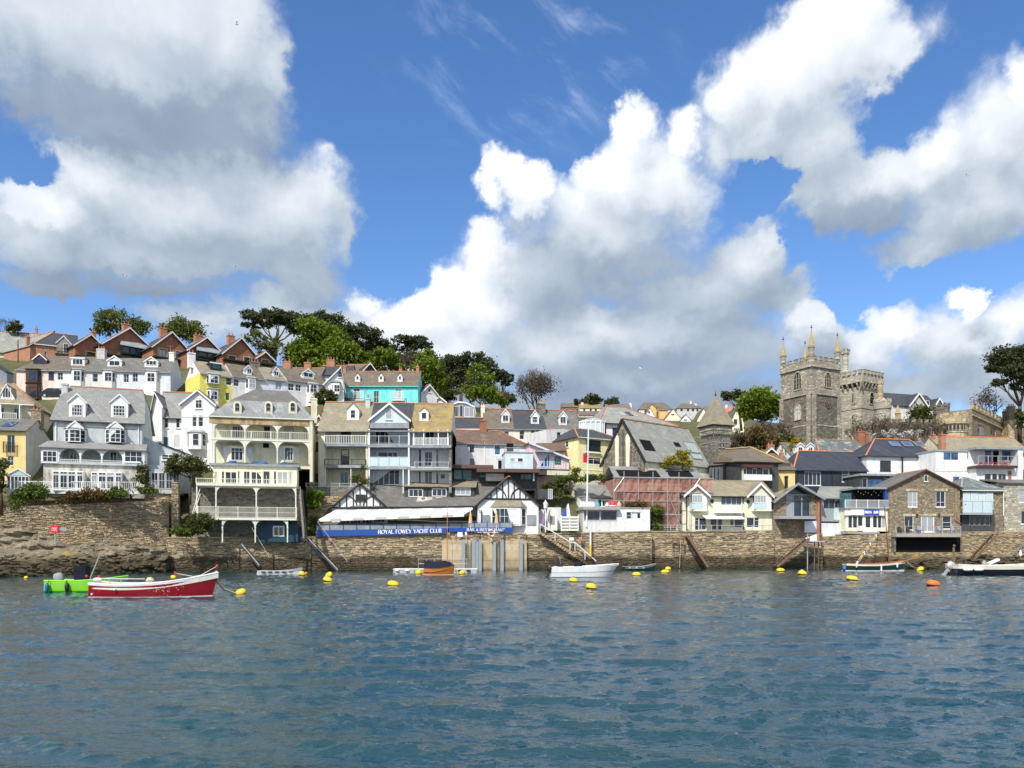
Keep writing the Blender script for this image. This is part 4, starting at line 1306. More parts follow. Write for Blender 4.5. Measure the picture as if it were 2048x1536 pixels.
# ------------------------------------------------------------------ far left cream house and yellow cottage
b = B('house', 'cream house with a triangular glazed dormer at the left edge', (-30,108),(62,109.5),850, dz=4)
b.wall(CREAM, 0, b.w, -4, b.z(804),0,13,[b.rect((28,816,37,838)), b.rect((2,814,8,838))])
b.roof_side(SLATE_T, 0, b.w, b.z(804), b.z(769,6.5),0,13, hr=4, wallmat=CREAM, gut=TRIM, oh=.5)
b.wins([(28,816,37,838,2,2),(2,814,8,838,1,2)])
b.dormer((-2,794,28,798), 'g', 769,(5,775,22,796),3,1, TRIM, SLATE_T)
b.box('balcony_roof', TRIM, (-20,806,40,809),-1.6,0)
for px in (0,38): b.box('balcony_post', TRIM, (px, 809, px + 2,840),-1.6,-1.5)
b.railing(b.x(-18), b.x(40), b.z(842), b.z(829),-1.55, TRIM)
b = B('cottage', 'ochre yellow cottage with a black railed french window and solar panel', (-40,102),(51,103),935, dz=4)
hs = [(14,869,30,905,2,1),(15,912,27,931,2,2)]
ze = b.z(859)
b.wall(OCHRE, 0, b.w, -4, ze, 0,8,[b.rect(h[:4]) for h in hs])
b.roof_side(SLATE_M, 0, b.w, ze, b.z(838,4),0,8, ridge=None, wallmat=GREY2, gut=BLACKT)
b.part('side_wall', MB().box(b.w + .003, b.w + .05,-.01,8,-4, ze), GREY2)
b.wins(hs, sill=False)
b.railing(b.x(9), b.x(31), b.z(906), b.z(884),-.35, IRON, n=10, post=1.6)
k = b.k; x0, x1 = b.x(8,2), b.x(30,2)
sp = MB().slab([(x0,1.0, k[1] + k[2] * 1.0 + .12),(x1,1.0, k[1] + k[2] * 1.0 + .12),(x1 + .2,2.6, k[1] + k[2] * 2.6 + .12),(x0 + .2,2.6, k[1] + k[2] * 2.6 + .12)],.05)
b.part('solar_panel', sp, GLASSB)
b.chimney(62,82,818,846,4.5, STONE_B, 3, POTR)
backhouse('lean blue grey gable wall at the far left edge', -60,14,118,712,742, paint('slate blue render', (.24,.26,.30)), SLATE_D, front=True, D=1.5, dz=8, barge=None, xa=.4)

# ------------------------------------------------------------------ grey villa with twin dormers
b = VILLA = B('villa', 'large grey villa with two white dormers and a veranda', (107,95),(284,98),930, dz=0.1)
ze = b.z(838)
b.wall(GREYW, 0, b.w, -.1, ze, 0,10)
zk, zr = b.z(803,2.2), b.z(776,5)
k1 = (zk - ze) / 2.2
e = .35
rf = MB()
rf.slab([(-e, -e, ze - e * k1),(b.w + e, -e, ze - e * k1),(b.w + .1,2.2, zk),(.0,2.2, zk)],.1)
rf.slab([(.0,2.2, zk),(b.w + .1,2.2, zk),(b.w - .5,5, zr),(.8,5, zr)],.1)
rf.slab([(b.w + .1,7.8, zk),(.0,7.8, zk),(.8,5, zr),(b.w - .5,5, zr)],.1)
rf.slab([(b.w + e, 10 + e, ze - e * k1),(-e, 10 + e, ze - e * k1),(.0,7.8, zk),(b.w + .1,7.8, zk)],.1)
ro = b.part('roof', rf, SLATE_G)
for x in (0.02, b.w - .02):
 gw = MB().poly([(x, 0, ze),(x, 2.2, zk - .05),(x + (.7 if x < 1 else -.5),5, zr - .1),(x, 7.8, zk - .05),(x, 10, ze)])
 b.part('gable_wall', gw, GREYW)
r = MB(); n = 26
for i in range(n):
 xa = .8 + (b.w - 1.3) * i / n
 r.extrude([(xa, 4.83, zr - .08),(xa, 4.9, zr + .06 + .02 * (i % 2)),(xa, 5.1, zr + .06 + .02 * (i % 2)),(xa, 5.17, zr - .08)],((b.w - 1.3) / n - .02,0,0))
b.part('ridge_tiles', r, TERRA, ro)
b.part('gutter', MB().box(-e, b.w + e, -e - .1,-e, ze - e * k1 - .14, ze - e * k1 - .02), IRON)
for px in (112,277):
 x = b.x(px); b.part('downpipe', MB().box(x - .05, x + .05,-.12,-.01, b.z(888), ze - .3), TRIM)
b.k = (0, ze, k1)
for (r_, ap, w) in (((138,802,171,833),788,(143,808,165,832)),((222,803,256,834),789,(226,810,250,833))):
 b.dormer(r_, 'g', ap, w, 4,3, TRIM, SLATE_G, oh=.22)
for (r_, w, ga, gx) in (((129,857,173,886),(139,858,161,884),843,(135,166)),((210,857,252,886),(220,858,242,885),844,(216,246))):
 o = b.bay(r_, .95,.75, TRIM, w, 2,3, SLATE_G, 842)
 x0, z1 = b.q(gx[0],856,-.95); x1, z0 = b.q(gx[1],856,-.95); cx = (x0 + x1) / 2; za = b.q((gx[0] + gx[1]) / 2, ga, -.95)[1]
 gb = MB().extrude([(x0,-1.06, z1),(x1,-1.06, z1),(cx, -1.06, za)],(0,1.0,0)); b.part('gablet', gb, TRIM, o)
 m = MB()
 for sx, xe in ((-1, x0 - .12),(1, x1 + .12)):
  m.extrude([(xe, -1.15, z1 - .16),(cx, -1.15, za - .08),(cx, -1.15, za + .12),(xe, -1.15, z1 + .04)],(0,.07,0))
 b.part('bargeboard', m, TRIM, o)
b.chimney(123,135,766,795,3.6, GREY2,0)
# veranda storey
zv, zf = b.z(889), b.z(930)
xa, xb = b.x(82,-2.6), b.x(288,-2.6)
m = MB(); zt = b.z(885)
m.slab([(xa - .3,-2.9, b.z(898,-2.6)),(xb + .3,-2.9, b.z(898,-2.6)),(b.w + .6,.0, zt),(-.6,.0, zt)],.12)
m.slab([(xa - .3,1.5, b.z(898,-2.6)),(xa - .3,-2.9, b.z(898,-2.6)),(-.6,0, zt)],.12); m.slab([(xb + .3,-2.9, b.z(898,-2.6)),(xb + .3,1.5, b.z(898,-2.6)),(b.w + .6,0, zt)],.12)
b.part('veranda_roof', m, SLATE_G)
zv = b.z(898,-2.6) - .1
for (p0, p1, w) in ((82,117,(85,901,114,925)),(246,289,(249,901,285,925))):
 x0, x1 = b.x(p0,-2.6), b.x(p1,-2.6)
 b.part('veranda_room', MB().box(x0, x1,-2.6,0,0, zv), TRIM)
 a0, a1, c0, c1 = b.rect(w, -2.6); window(b.o, a0, a1, c0, c1,-2.66,3,2)
for p in (139,219):
 a0, a1, c0, c1 = b.rect((p, 903, p + 16,930)); window(b.o, a0, a1,.02, c1,-.05,2,1, fw=.12, name='door', sill=False)
x0, x1 = b.x(117,-2.6), b.x(246,-2.6)
b.arches(x0, x1, zv, -2.5,3, TRIM, 1.0, zb=0)
b.railing(x0, x1,0, b.z(920,-2.6),-2.55, TRIM)
b.part('veranda_floor', MB().box(xa, xb, -2.7,0,-.25,0), GREYW)
# ground floor under the veranda
zg = b.z(978,-2.6)
b.part('ground_floor_wall', MB().box(xa + .2, xb, -2.4,8, zg - 1,-.25), paint('creeper stained white wall', (.60,.575,.50),.45))
for (p0, p1) in ((105,167),(182,244)):
 x0, x1 = b.x(p0,-3.3), b.x(p1,-3.3)
 z1 = b.z(943,-3.3)
 b.part('garden_bay', MB().box(x0, x1,-3.3,-2.4, zg - .3, z1), TRIM)
 L = x1 - x0
 for i, (f0, f1) in enumerate(((.02,.2),(.24,.48),(.50,.74),(.79,.98))):
  window(b.o, x0 + L * f0, x0 + L * f1, zg, z1 - .5,-3.36,2,2, sill=False, name='garden_door', tsplit=.4)
  window(b.o, x0 + L * f0, x0 + L * f1, z1 - .42, z1 - .1,-3.36,2,1, sill=False, name='fanlight')
# right lean-to and conservatory
b.part('side_lean_to', MB().extrude([(b.x(284,2),2, zg),(b.x(378,2),2, zg),(b.x(378,2),2, b.z(905,2)),(b.x(318,2),2, b.z(883,2)),(b.x(284,2),2, b.z(868,2))],(0,5,0)), GREYW)
b.part('lean_to_coping', MB().beam((b.x(318,1.9),1.95, b.z(882,2)),(b.x(380,1.9),1.95, b.z(904,2)),.2,.16), BLACKT)
a0, a1, c0, c1 = b.rect((323,908,351,921),2); window(b.o, a0, a1, c0, c1,1.92,2,2)
x0, x1, z0, z1 = b.rect((298,930,362,978),-1.5)
b.part('garden_room', MB().box(x0, x1,-1.5,2, z0 - .6, z1), GREYW)
for i in range(4):
 window(b.o, x0 + .3 + (x1 - x0 - .4) * i / 4, x0 + .2 + (x1 - x0 - .4) * (i + 1) / 4, z0, z1 - .9,-1.58,2,2, sill=False, name='garden_door')
b = B('garden_fence', 'white picket railing along the grey villa terrace', (12,92),(312,93.5),979, 'fence', dz=1)
b.railing(0, b.w, 0, b.z(963),0, TRIM)
b.part('fence_plinth', MB().box(0, b.w, -.1,.3,-.5,-.002), LGREY)
b = B('conservatory', 'small white gabled conservatory behind the terrace railing', (14,96),(58,97),970, 'conservatory', dz=1)
x = b.w
b.part('glazing', MB().box(0, x, 0,3,-1, b.z(952)), GLASS)
m = MB()
for i in range(7): m.box(x * i / 6 - .04, x * i / 6 + .04,-.05,0,-1, b.z(952))
m.box(0, x, -.06,0, b.z(952) - .08, b.z(952) + .08)
b.part('frame', m, TRIM)
b.part('glass_roof', MB().extrude([(-.2,-.1, b.z(952) + .08),(x + .2,-.1, b.z(952) + .08),(x / 2,-.1, b.z(938))],(0,3.2,0)), PALEGL)
m = MB().beam((-.2,-.15, b.z(952)),(x / 2,-.15, b.z(938)),.12).beam((x + .2,-.15, b.z(952)),(x / 2,-.15, b.z(938)),.12); b.part('bargeboard', m, TRIM)

# ------------------------------------------------------------------ white gothic house
b = B('house', 'white house with a tall front gable and arched windows, next to the grey villa', (304,108),(429,109),900, dz=4)
ze = b.z(830)
hs = [(329,834,337,856,1,2, {'arch': .8}),(352,834,360,856,1,2, {'arch': .8}),(325,873,337,897,1,1, {'gm': GLASSB}),(348,870,360,897,1,1, {'gm': GREY2})]
xs = b.x(363)
b.wall(WHITE, 0, xs, -4, ze, 1.2,9,[])
b.wins(hs, y=1.2, proud=True)
b.roof_side(SLATE_G, 0, xs, ze, b.z(785,5),1.2,9, wallmat=WHITE, oh=.3)
x0, x1 = b.x(363), b.x(429)
m = [(391,795,404,817,2,2),(385,831,393,853,1,2),(397,831,406,853,1,2)]
zw = b.z(806)
b.wall(WHITE, x0, x1,-4, zw, 0,9,[b.rect(r[:4]) for r in m[1:]], gable=((x0 + x1) / 2, b.z(779)), top=False, name='gable_wing')
b.wins(m[1:]); b.wins(m[:1], proud=True)
b.roof_front(SLATE_G, x0, x1, zw, b.z(779),0,9, oh=.3)
b.part('string_course', MB().box(x0, x1,-.06,.02, b.z(833) - .05, b.z(833) + .05), TRIM)
b.bay((375,866,413,900),.9,.5, WHITE, (385,867,398,891),1,2, LEAD, 860)
x0, x1 = b.x(303), b.x(322)
b.wall(WHITE, x0, x1,-4, b.z(808),.4,8, gable=((x0 + x1) / 2 - .3, b.z(784)), top=False, name='gable_wing')
b.roof_front(SLATE_G, x0, x1, b.z(808), b.z(784),.4,8, xa=(x0 + x1) / 2 - .3)

# ------------------------------------------------------------------ cream mansard villa with verandas down to the quay
b = MANS = B('villa', 'cream villa with a grey mansard roof and tiers of verandas', (432,102),(621,104.5),935, dz=.1)
w = b.w
ze, zk, zr = b.z(836,-2), b.z(803,0), b.z(780,4)
m = MB()
kx = b.x(462,0); kx2 = b.x(600,0)
m.slab([(-.6,-2.3, ze),(w + .5,-2.3, ze),(kx2,0, zk),(kx, 0, zk)],.1)
m.slab([(w + .5,-2.3, ze),(w + .5,10, ze),(kx2,8, zk),(kx2,0, zk)],.1); m.slab([(-.6,10, ze),(-.6,-2.3, ze),(kx, 0, zk),(kx, 8, zk)],.1)
ro = b.part('roof', m, SLATE_W)
m = MB(); a, c = b.x(508,4), b.x(575,4)
m.slab([(kx - .1,0, zk),(kx2 + .1,0, zk),(c, 4, zr),(a, 4, zr)],.1); m.slab([(kx2 + .1,0, zk),(kx2 + .1,8, zk),(c, 4, zr)],.1); m.slab([(kx - .1,8, zk),(kx - .1,0, zk),(a, 4, zr)],.1)
b.part('upper_roof', m, SLATE_M)
b.k = (-2.3, ze, (zk - ze) / 2.3)
for x in (466,528,577):
 b.dormer((x, 802, x + 17,826), 'a', None, (x + 3.5,805, x + 13.5,823),1,2, CREAM, LEAD, fm=CREAMTRIM, arch=1)
b.part('fascia', MB().box(-.5, w + .4,-2.2,-2.0, b.z(850,-2), ze - .03), TANF)
b.part('gutter', MB().box(-.7, w + .6,-2.42,-2.3, ze - .12, ze + .01), CREAMTRIM)
b.chimney(622,634,796,835,5, CREAM, 1, POT)
z1f, z2f = b.z(883), b.z(932)           # floor rows of the two balconies
b.wall(CREAM, 0, w, -.1, ze, 0,10,[])
b.part('end_wall', MB().box(w - .001, w + .35,-2.3,10, b.z(965), ze - .03), CREAM)
# upper balcony
b.part('balcony_floor', MB().box(-.3, w, -2.2,0, z1f - .22, z1f), CREAMTRIM)
b.railing(-.2, w - .1, z1f, b.z(863,-2),-2.1, CREAMTRIM)
b.arches(-.15, w - .1, b.z(850,-2),-2.1,3, CREAMTRIM, 1.0, zb=z1f)
for (p0, p1, nx) in ((464,486,4),(527,541,1),(567,589,4)):
 a0, a1, c0, c1 = b.rect((p0,852, p1,882)); window(b.o, a0, a1, c0, c1,-.06, nx, 1, CREAMTRIM, sill=False, name='balcony_door')
# middle floor
b.arches(-.15, w - .1, z1f - .2,-2.1,3, CREAMTRIM, 1.2, zb=b.z(930))
for (p0, p1) in ((443,505),(555,600)):
 a0, a1, c0, c1 = b.rect((p0,891, p1,925),-1.0)
 b.part('bay_front', MB().extrude([(a0,-.02, c0),(a0 + 1,-1, c0),(a1 - 1,-1, c0),(a1,-.02, c0)],(0,0, c1 - c0)), LCREAM)
 L = a1 - a0
 window(b.o, a0 + L * .3, a0 + L * .7, c0 + .2, c1 - .2,-1.07,3,2, TRIM, sill=False, tsplit=.72)
 window(b.o, a0 + .35 - L * .09, a0 + .35 + L * .09, c0 + .7, c1 - .2,-.5,1,1, LAV, LAV, sill=False, rz=-.78); window(b.o, a1 - .35 - L * .09, a1 - .35 + L * .09, c0 + .7, c1 - .2,-.5,1,1, LAV, LAV, sill=False, rz=.78)
a0, a1, c0, c1 = b.rect((525,884,539,897)); window(b.o, a0, a1, c0, c1,-.06,1,1, CREAMTRIM, DARKIN, sill=False)
# sun room and its balcony
zs, zb = b.z(933,-4.5), b.z(971,-4.5)
x0, x1 = b.x(426,-4.5), b.x(594,-4.5)
b.part('sun_room', MB().box(x0, x1,-4.5,0, zb - .2, zs), LCREAM)
b.part('sun_room_roof', MB().box(x0 - .3, x1 + .3,-4.8,0, zs, zs + .28), LEAD)
for (p0, p1) in ((450,482),(497,542),(556,582)):
 a0, a1, c0, c1 = b.rect((p0,930, p1,935),-2.3)
 b.part('roof_light', MB().extrude([(a0,-3.2, zs + .28),(a1,-3.2, zs + .28),(a1 - .6,-2.6, zs + .85),(a0 + .6,-2.6, zs + .85)],(0,1.2,0)), GLASSB)
for (p0, p1, nx) in ((429,435,1),(443,449,1),(449,475,2),(475,480,1),(487,500,2),(501,525,2),(526,540,2),(547,553,1),(553,577,2),(578,584,1)):
 a0, a1, c0, c1 = b.rect((p0,942, p1,970),-4.5); window(b.o, a0, a1, c0, c1,-4.56, nx, 1, LCREAM, sill=False, fw=.14 if nx == 2 and p1 - p0 > 20 else .06, name='sun_room_door')
x0, x1 = b.x(392,-7), b.x(593,-7)
b.part('terrace_floor', MB().box(x0, x1,-7,0, zb - .3, zb), CREAMTRIM)
b.railing(x0, x1, zb, b.z(958,-7),-6.9, CREAMTRIM)
# arcade beneath, then the lowest veranda
z3 = b.z(1036,-7)
b.part('arcade_back', MB().box(b.x(380,-3), x1 + .5,-3.5,2,-14, zb - .3), STONE_G)
b.arches(b.x(432,-6.8), x1 - .1, zb - .3,-6.8,2, CREAMTRIM, 1.0, zb=z3)
b.part('veranda_post', MB().box(x0, x0 + .14,-6.9,-6.76, z3 - 2, zb), CREAMTRIM)
b.part('terrace_floor', MB().box(x0, x1,-7,-3.5, z3 - .25, z3), CREAMTRIM)
b.railing(x0 + .2, x1, z3, b.z(1014,-7),-6.9, CREAMTRIM, mid=True, n=90, t=.03)
b.arches(b.x(445,-6.8), b.x(575,-6.8), z3 - .25,-6.8,2, CREAMTRIM, .9, zb=z3 - 3)
b.part('stair_rail', MB().beam((b.x(402,-5),-5.5, zb - .5),(b.x(384,-5),-6, z3 - .2),.08,.1).beam((b.x(402,-5),-5.5, zb - 1.2),(b.x(384,-5),-6, z3 - .9),.08,.1), CREAMTRIM)
b = B('summer_house', 'dark teal garden hut with white double doors beside the quay', (517,98.2),(596,98.6),1074, 'hut')
ze = b.z(1052)
b.wall(TEAL, 0, b.w, -.6, ze, 0,3,[], gable=(b.w / 2, b.z(1040)), top=False)
b.roof_front(TEAL, 0, b.w, ze, b.z(1040),0,3, oh=.2, barge=TEAL, ridge=None, of=.2)
a0, a1, c0, c1 = b.rect((546,1052,569,1073)); window(b.o, a0, a1, c0, c1,-.08,2,1, TRIM, sill=False, fw=.16, name='door')
# ------------------------------------------------------------------ the trio of balconied houses
TR = 'three balconied houses in one block above the club'
def trio(label, p0, p1, wm, rm):
 b = B('house', label, (p0,108),(p1,108),972, 'house', TR, dz=1)
 return b
BACK = 1.7
def floors(b, wm, tops, slabs, x0, x1, slabm, pier=.22):
 """back wall, side piers and floor slabs of an open fronted house"""
 b.part('back_wall', MB().box(0, b.w, BACK, 9,-1, b.z(857)), wm)
 for y in slabs:
  z = b.z(y); b.part('balcony_floor', MB().box(x0, x1,-.35, BACK, z - .35, z), slabm)
b = trio('cream house at the left of the balconied block, with a white house shaped dormer', 650,736, CREAM, SLATE_T)
ze = b.z(857)
floors(b, CREAM, 0,(888,931),0, b.w, LEAD)
b.part('side_pier', MB().box(-.9,0,0,9,-1, ze), LCREAM)
b.part('party_wall', MB().box(b.w - .3, b.w - .003,-.1, BACK, -1, ze - .1), CREAM)
b.roof_side(SLATE_T, -.9, b.w - .02, ze, b.z(804,4.5),0,9, oh=.35, oe=.1, wallmat=CREAM, gut=LEAD)
b.dormer((694,819,718,839), 'w', 806,(701,820,711,836),1,2, TRIM, SLATE_T, oh=.05)
for r in ((682,858,702,888,3,1),(682,899,698,930,1,3),(680,943,697,972,2,1)):
 a0, a1, c0, c1 = b.rect(r[:4], BACK); window(b.o, a0, a1, c0, c1, BACK - .06, r[4], r[5], TRIM if r[1] > 900 else GREENF, sill=False, name='balcony_door')
b.railing(0, b.w - .3, b.z(888), b.z(871),-.25, TRIM, n=24, t=.06)
b.railing(0, b.w - .3, b.z(931), b.z(919),-.25, IRON, n=10, t=.02)
b.chimney(731,740,796,818,3.5, GREY2,1, POTR)
for x in (.05, b.w * .6): b.part('post', MB().box(x, x + .1,-.2,-.1,-1, b.z(931) - .35), TRIM)
b = trio('pale blue middle house with a big front gable and arched attic window', 736,821, SKYW, SLATE_D)
floors(b, SKYW, 0,(890,934),0, b.w, LEAD)
ze = b.z(857)
b.roof_side(SLATE_D, .02, b.w - .02, ze, b.z(806,4.5),0,9, oh=.35, oe=0, ridge=TERRA, gut=LEAD, wallmat=SKYW)
x0, x1, z0, z1 = b.rect((742,838,817,846),-.1); cx = (x0 + x1) / 2; za = b.z(808)
b.part('front_gable', MB().extrude([(x0,-.1, z0),(x1,-.1, z0),(x1,-.1, z1),(cx, -.1, za),(x0,-.1, z1)],(0,4.2,0)), SKYW)
m = MB(); k = (za - z1) / (cx - x0)
for sx in (-1,1):
 e = cx + sx * (cx - x0 + .35)
 m.slab([(e, -.5, z1 - .35 * k + .1),(cx, -.5, za + .1),(cx, 4.3, za + .1),(e, 4.3, z1 - .35 * k + .1)],.1)
b.part('gable_roof', m, SLATE_D)
m = MB()
for sx in (-1,1):
 e = cx + sx * (cx - x0 + .38)
 m.extrude([(e, -.56, z1 - .38 * k - .2),(cx, -.56, za - .18),(cx, -.56, za + .12),(e, -.56, z1 - .38 * k + .12)],(0,.06,0))
b.part('bargeboard', m, TRIM)
a0, a1, c0, c1 = b.rect((771,817,784,839),-.1); window(b.o, a0, a1, c0, c1,-.17,1,2, arch=.9)
b.part('lead_apron', MB().box(x0 - .1, x1 + .1,-.35,0, z0 - .75, z0), LEAD)
for r in ((750,861,800,888,5,1),(755,903,796,932,4,1),(746,940,800,970,5,1)):
 a0, a1, c0, c1 = b.rect(r[:4], BACK); window(b.o, a0, a1, c0, c1, BACK - .06, r[4], r[5], TRIM, GLASSC, sill=False, name='folding_doors', fw=.12)
b.part('white_panel', MB().box(.2, b.w - .2, BACK - .12, BACK - .07, b.z(889), b.z(882)), TRIM)
for y0, y1 in ((890,872),(934,914)):
 b.railing(.1, b.w - .1, b.z(y0), b.z(y1),-.25, GALV, post=1.3, glass=PALEGL if y0 > 900 else None, n=1)
for x in (.1, b.w - .3): b.part('post', MB().box(x, x + .2,-.3,-.1,-1, ze - .1), TRIM)
b.part('post', MB().box(b.x(806), b.x(806) + .12,-.3,-.18,-1, b.z(934) - .3), TRIM)
b = trio('white house under a yellow lichened roof at the right of the balconied block', 821,903, LGREY, SLATE_Y)
ze = b.z(858)
floors(b, LGREY, 0,(891,936),0, b.w, LEAD)
b.roof_side(SLATE_Y, .0, b.w, ze, b.z(807,4.5),0,9, oh=.35, oe=0, ridge=TERRA, gut=LEAD, wallmat=LGREY)
b.dormer((839,823,857,841), 'w', 815,(843,825,853,838),1,1, TRIM, SLATE_Y, oh=.05)
b.part('end_pier', MB().box(b.w - .35, b.w, -.1,9,-1, ze - .05), STONE_G)
for r in ((850,859,869,890,2,1),(849,903,865,932,2,2),(849,943,865,970,2,1),(882,949,889,957,1,1),(838,900,842,932,1,1),(873,900,876,932,1,1),(838,943,841,970,1,1),(873,943,876,970,1,1)):
 a0, a1, c0, c1 = b.rect(r[:4], BACK); window(b.o, a0, a1, c0, c1, BACK - .06, r[4], r[5], TRIM if r[2] - r[0] > 8 else GREENF, GLASS, sill=False, name='balcony_door')
b.railing(.4, b.w - .4, b.z(891), b.z(876),-.25, TRIM, n=26, t=.07)
b.railing(.6, b.w - .4, b.z(936), b.z(924),-.25, GALV, n=8, t=.02)
for px in (828,848,877,896):
 x = b.x(px); b.part('post', MB().box(x - .06, x + .06,-.3,-.18, b.z(891), ze - .1), TRIM)
b = B('terrace_wall', 'grey stone terrace wall with steel rails in front of the balconied houses', (612,105.5),(712,106),985, 'wall', dz=1)
b.part('core', MB().box(0, b.w, .0,.5,-5, b.z(974)), STONE_G)
b.railing(0, b.w, b.z(974), b.z(966),.1, GALV, mid=True, n=1)
b.o['kind'] = 'thing'
b = B('retaining_wall', 'pale rubble retaining wall behind the left club gable', (615,104),(735,105.2),1040, 'wall', dz=3)
zt = b.z(993); b.part('core', MB().box(0, b.w, .1,.8,-3, zt), STONE_B); b.o['kind'] = 'thing'
stones(b, 0, b.w, -1, zt, .1, None, None, 61, single=.85)

# narrow back house glimpsed between villa and trio
b = B('house', 'narrow house with teal framed windows glimpsed between villa and cream house', (626,114),(648,114),910, dz=3)
b.wall(CREAM, 0, b.w, -3, b.z(845),0,5,[b.rect((629,852,641,867)), b.rect((628,884,640,902))], gable=(b.w * .6, b.z(830)), top=False)
b.roof_front(SLATE_G, 0, b.w, b.z(845), b.z(830),0,5, xa=b.w * .6)
b.wins([(629,852,641,867,2,2, {'fm': GREENF}),(628,884,640,902,2,2, {'fm': GREENF})])

# ------------------------------------------------------------------ behind the club: mixed houses
b = B('attic_studio', 'glazed attic studio with a curved white roof', (905,128),(952,128.5),834, 'house', dz=3)
zs, zt = b.z(834), b.z(804); w = b.w
prof = [(0,-3),(w, -3),(w, b.z(826)),(w * .93, b.z(813)),(w * .55, b.z(805)),(w * .25, zt),(0, b.z(809))]
b.part('shell', MB().extrude([(x, 0, z) for x, z in prof],(0,7,0)), LEAD)
b.part('white_edge', MB().extrude([(x, -.2, z + .08) for x, z in prof[2:]] + [(x, -.2, z - .18) for x, z in prof[2:][::-1]],(0,.18,0)), TRIM)
for i, (a, c, t) in enumerate(((.05,.24,813),(.30,.44,811),(.50,.92,814))):
 window(b.o, w * a, w * c, zs, b.z(t),-.1,2 if i != 1 else 1,1, TRIM, GLASS, sill=False)
b = B('house', 'house with a low dark slate roof below the glazed attic', (905,124),(962,124),880, dz=3)
b.wall(WHITE, 0, b.w, -3, b.z(856),0,8,[]); b.roof_side(SLATE_D, 0, b.w, b.z(856), b.z(835,4),0,8, ridge=TERRA, gut=TRIM)
T3 = 'dormered terrace behind the club'
b = terrace('terraced house with brown slates, white dormer and a cream chimney behind the club', 968,131,1028,131.5,854,855,817,818,890, LGREY, SLATE_B,
  [(985,862,995,880,1,2, {'arch': .6}),(1008,862,1018,880,1,2, {'arch': .6})], T3, ridge=TERRA,
  dorm=[(((1003,829,1019,845), 'g', 819), dict(w=(1005,830,1017,843), nx=2, ny=1))], chims=[((962,970,811,836,3), dict(mat=LCREAM, pots=2, potm=POT))])
terrace('terraced house with new dark slates and a tall stone chimney behind the club', 1028,131.5,1093,132,855,857,819,820,890, LCREAM, SLATE_D,
  [(1039,860,1049,879,1,2, {'arch': .5}),(1062,860,1069,880,1,2, {'arch': .5}),(1072,860,1080,880,1,2, {'arch': .5})], T3, ridge=TERRA,
  dorm=[(((1062,832,1078,847), 'g', 821), dict(w=(1064,833,1075,845), nx=1, ny=2, gm=GLASST))], chims=[((1077,1091,806,836,2.6), dict(mat=STONE_G, pots=3, potm=POT))])
terrace('terraced house with chalky lichened slates and a grey white dormer behind the club', 1093,132,1162,133,857,858,820,821,890, LGREY, SLATE_M,
  [(1097,864,1112,880,1,1, {'gm': LAV})], T3, ridge=TERRA,
  dorm=[(((1118,833,1134,849), 'g', 823), dict(w=(1120,833,1132,847), nx=2, ny=1))])
b = B('house', 'white bow fronted house with a dark slate gable', (1093,126),(1150,129),895, dz=3)
b.wall(LGREY, 0, b.w, -3, b.z(862),0,7,[b.rect((1114,864,1122,880))], gable=(b.w * .62, b.z(857)), top=False); b.wins([(1114,864,1122,880,1,2)])
b.roof_side(SLATE_M, b.w * .5, b.w, b.z(882), b.z(857,3),-.5,7, ridge=REDROOF, wallmat=DGREY)
b = B('house', 'brown pantiled house with grey lilac walls behind the club roof', (903,117),(1052,119),940, dz=3)
ze = b.z(886)
hs = [(935,886,948,903,2,2, {'fm': BROWNF}),(988,889,1002,911,1,1, {'gm': GLASSB, 'fw': .16}),(994,918,1006,940,1,1, {'fw': .18, 'gm': DARKIN, 'sill': False}),(940,917,948,932,1,1, {'fm': BROWNF})]
b.wall(LGREY, 0, b.w, -3, ze, 0,8,[b.rect(h[:4]) for h in hs]); b.wins(hs)
b.roof_side(PANT, 0, b.w, ze, b.z(861,4),0,8, ridge=TERRA, hr=3.5, gut=LEAD, wallmat=LGREY)
b.chimney(961,974,840,865,3.5, BRICK, 1, POTR)
x = b.x(969); b.part('downpipe', MB().box(x - .05, x + .05,-.12,-.01,-1, ze), TRIM)
b.box('white_annexe', LGREY, (903,893,939,935),-1.6,-.02)
b = B('house', 'pale blue boarded box extension with two dark windows', (1010,114.5),(1066,115),940, dz=2)
z1 = b.z(906)
b.part('wall', MB().box(0, b.w, 0,6,-2, z1), SKYW); b.part('roof_edge', MB().box(-.08, b.w + .08,-.08,6, z1, z1 + .14), LEAD)
b.wins([(1019,915,1031,925,1,1, {'fw': .12}),(1034,915,1047,925,1,1, {'fw': .12})], proud=True, sill=False)
b.railing(0, b.w * .5, z1 + .14, b.z(895),.1, GALV, n=16, t=.02)
b.part('balcony_door', MB().box(.6,1.6,3,3.05, z1, z1 + 1.8), DARKIN)
b = B('house', 'low flat roofed house with brown eaves and dark glazing behind the club', (903,111),(1075,112.5),965, dz=1)
for (p0, p1, t, bt, d) in ((903,986,930,938,0),(953,1012,938,945,-1),(1008,1078,938,946,-.6)):
 x0, x1, z0, z1 = b.rect((p0, t, p1, bt), d); b.part('flat_roof', MB().box(x0, x1, d - .6,7 + d * .1, z0, z1), BROWNF2)
b.part('wall', MB().box(0, b.w, .6,7,-1, b.z(938)), DGREY)
for r in ((907,939,925,960,1,1),(925,939,944,960,1,1),(958,946,972,956,2,1),(1040,946,1064,960,3,1)):
 a0, a1, c0, c1 = b.rect(r[:4],.6); window(b.o, a0, a1, c0, c1,.5, r[4], r[5], GREENF, GLASST, sill=False)
b.box('round_wall', GREY2,(972,947,1008,962),-.2,.5); b.box('post', GALV, (1066,945,1069,962),-.5,-.3)
b = B('house', 'pink house with a slanting roof edge and blue french windows', (1058,116),(1138,117.5),940, dz=3)
w = b.w; zl, zr_ = b.z(888), b.z(917)
prof = [(0,-3),(w, -3),(w, zr_),(w * .03, zl)]
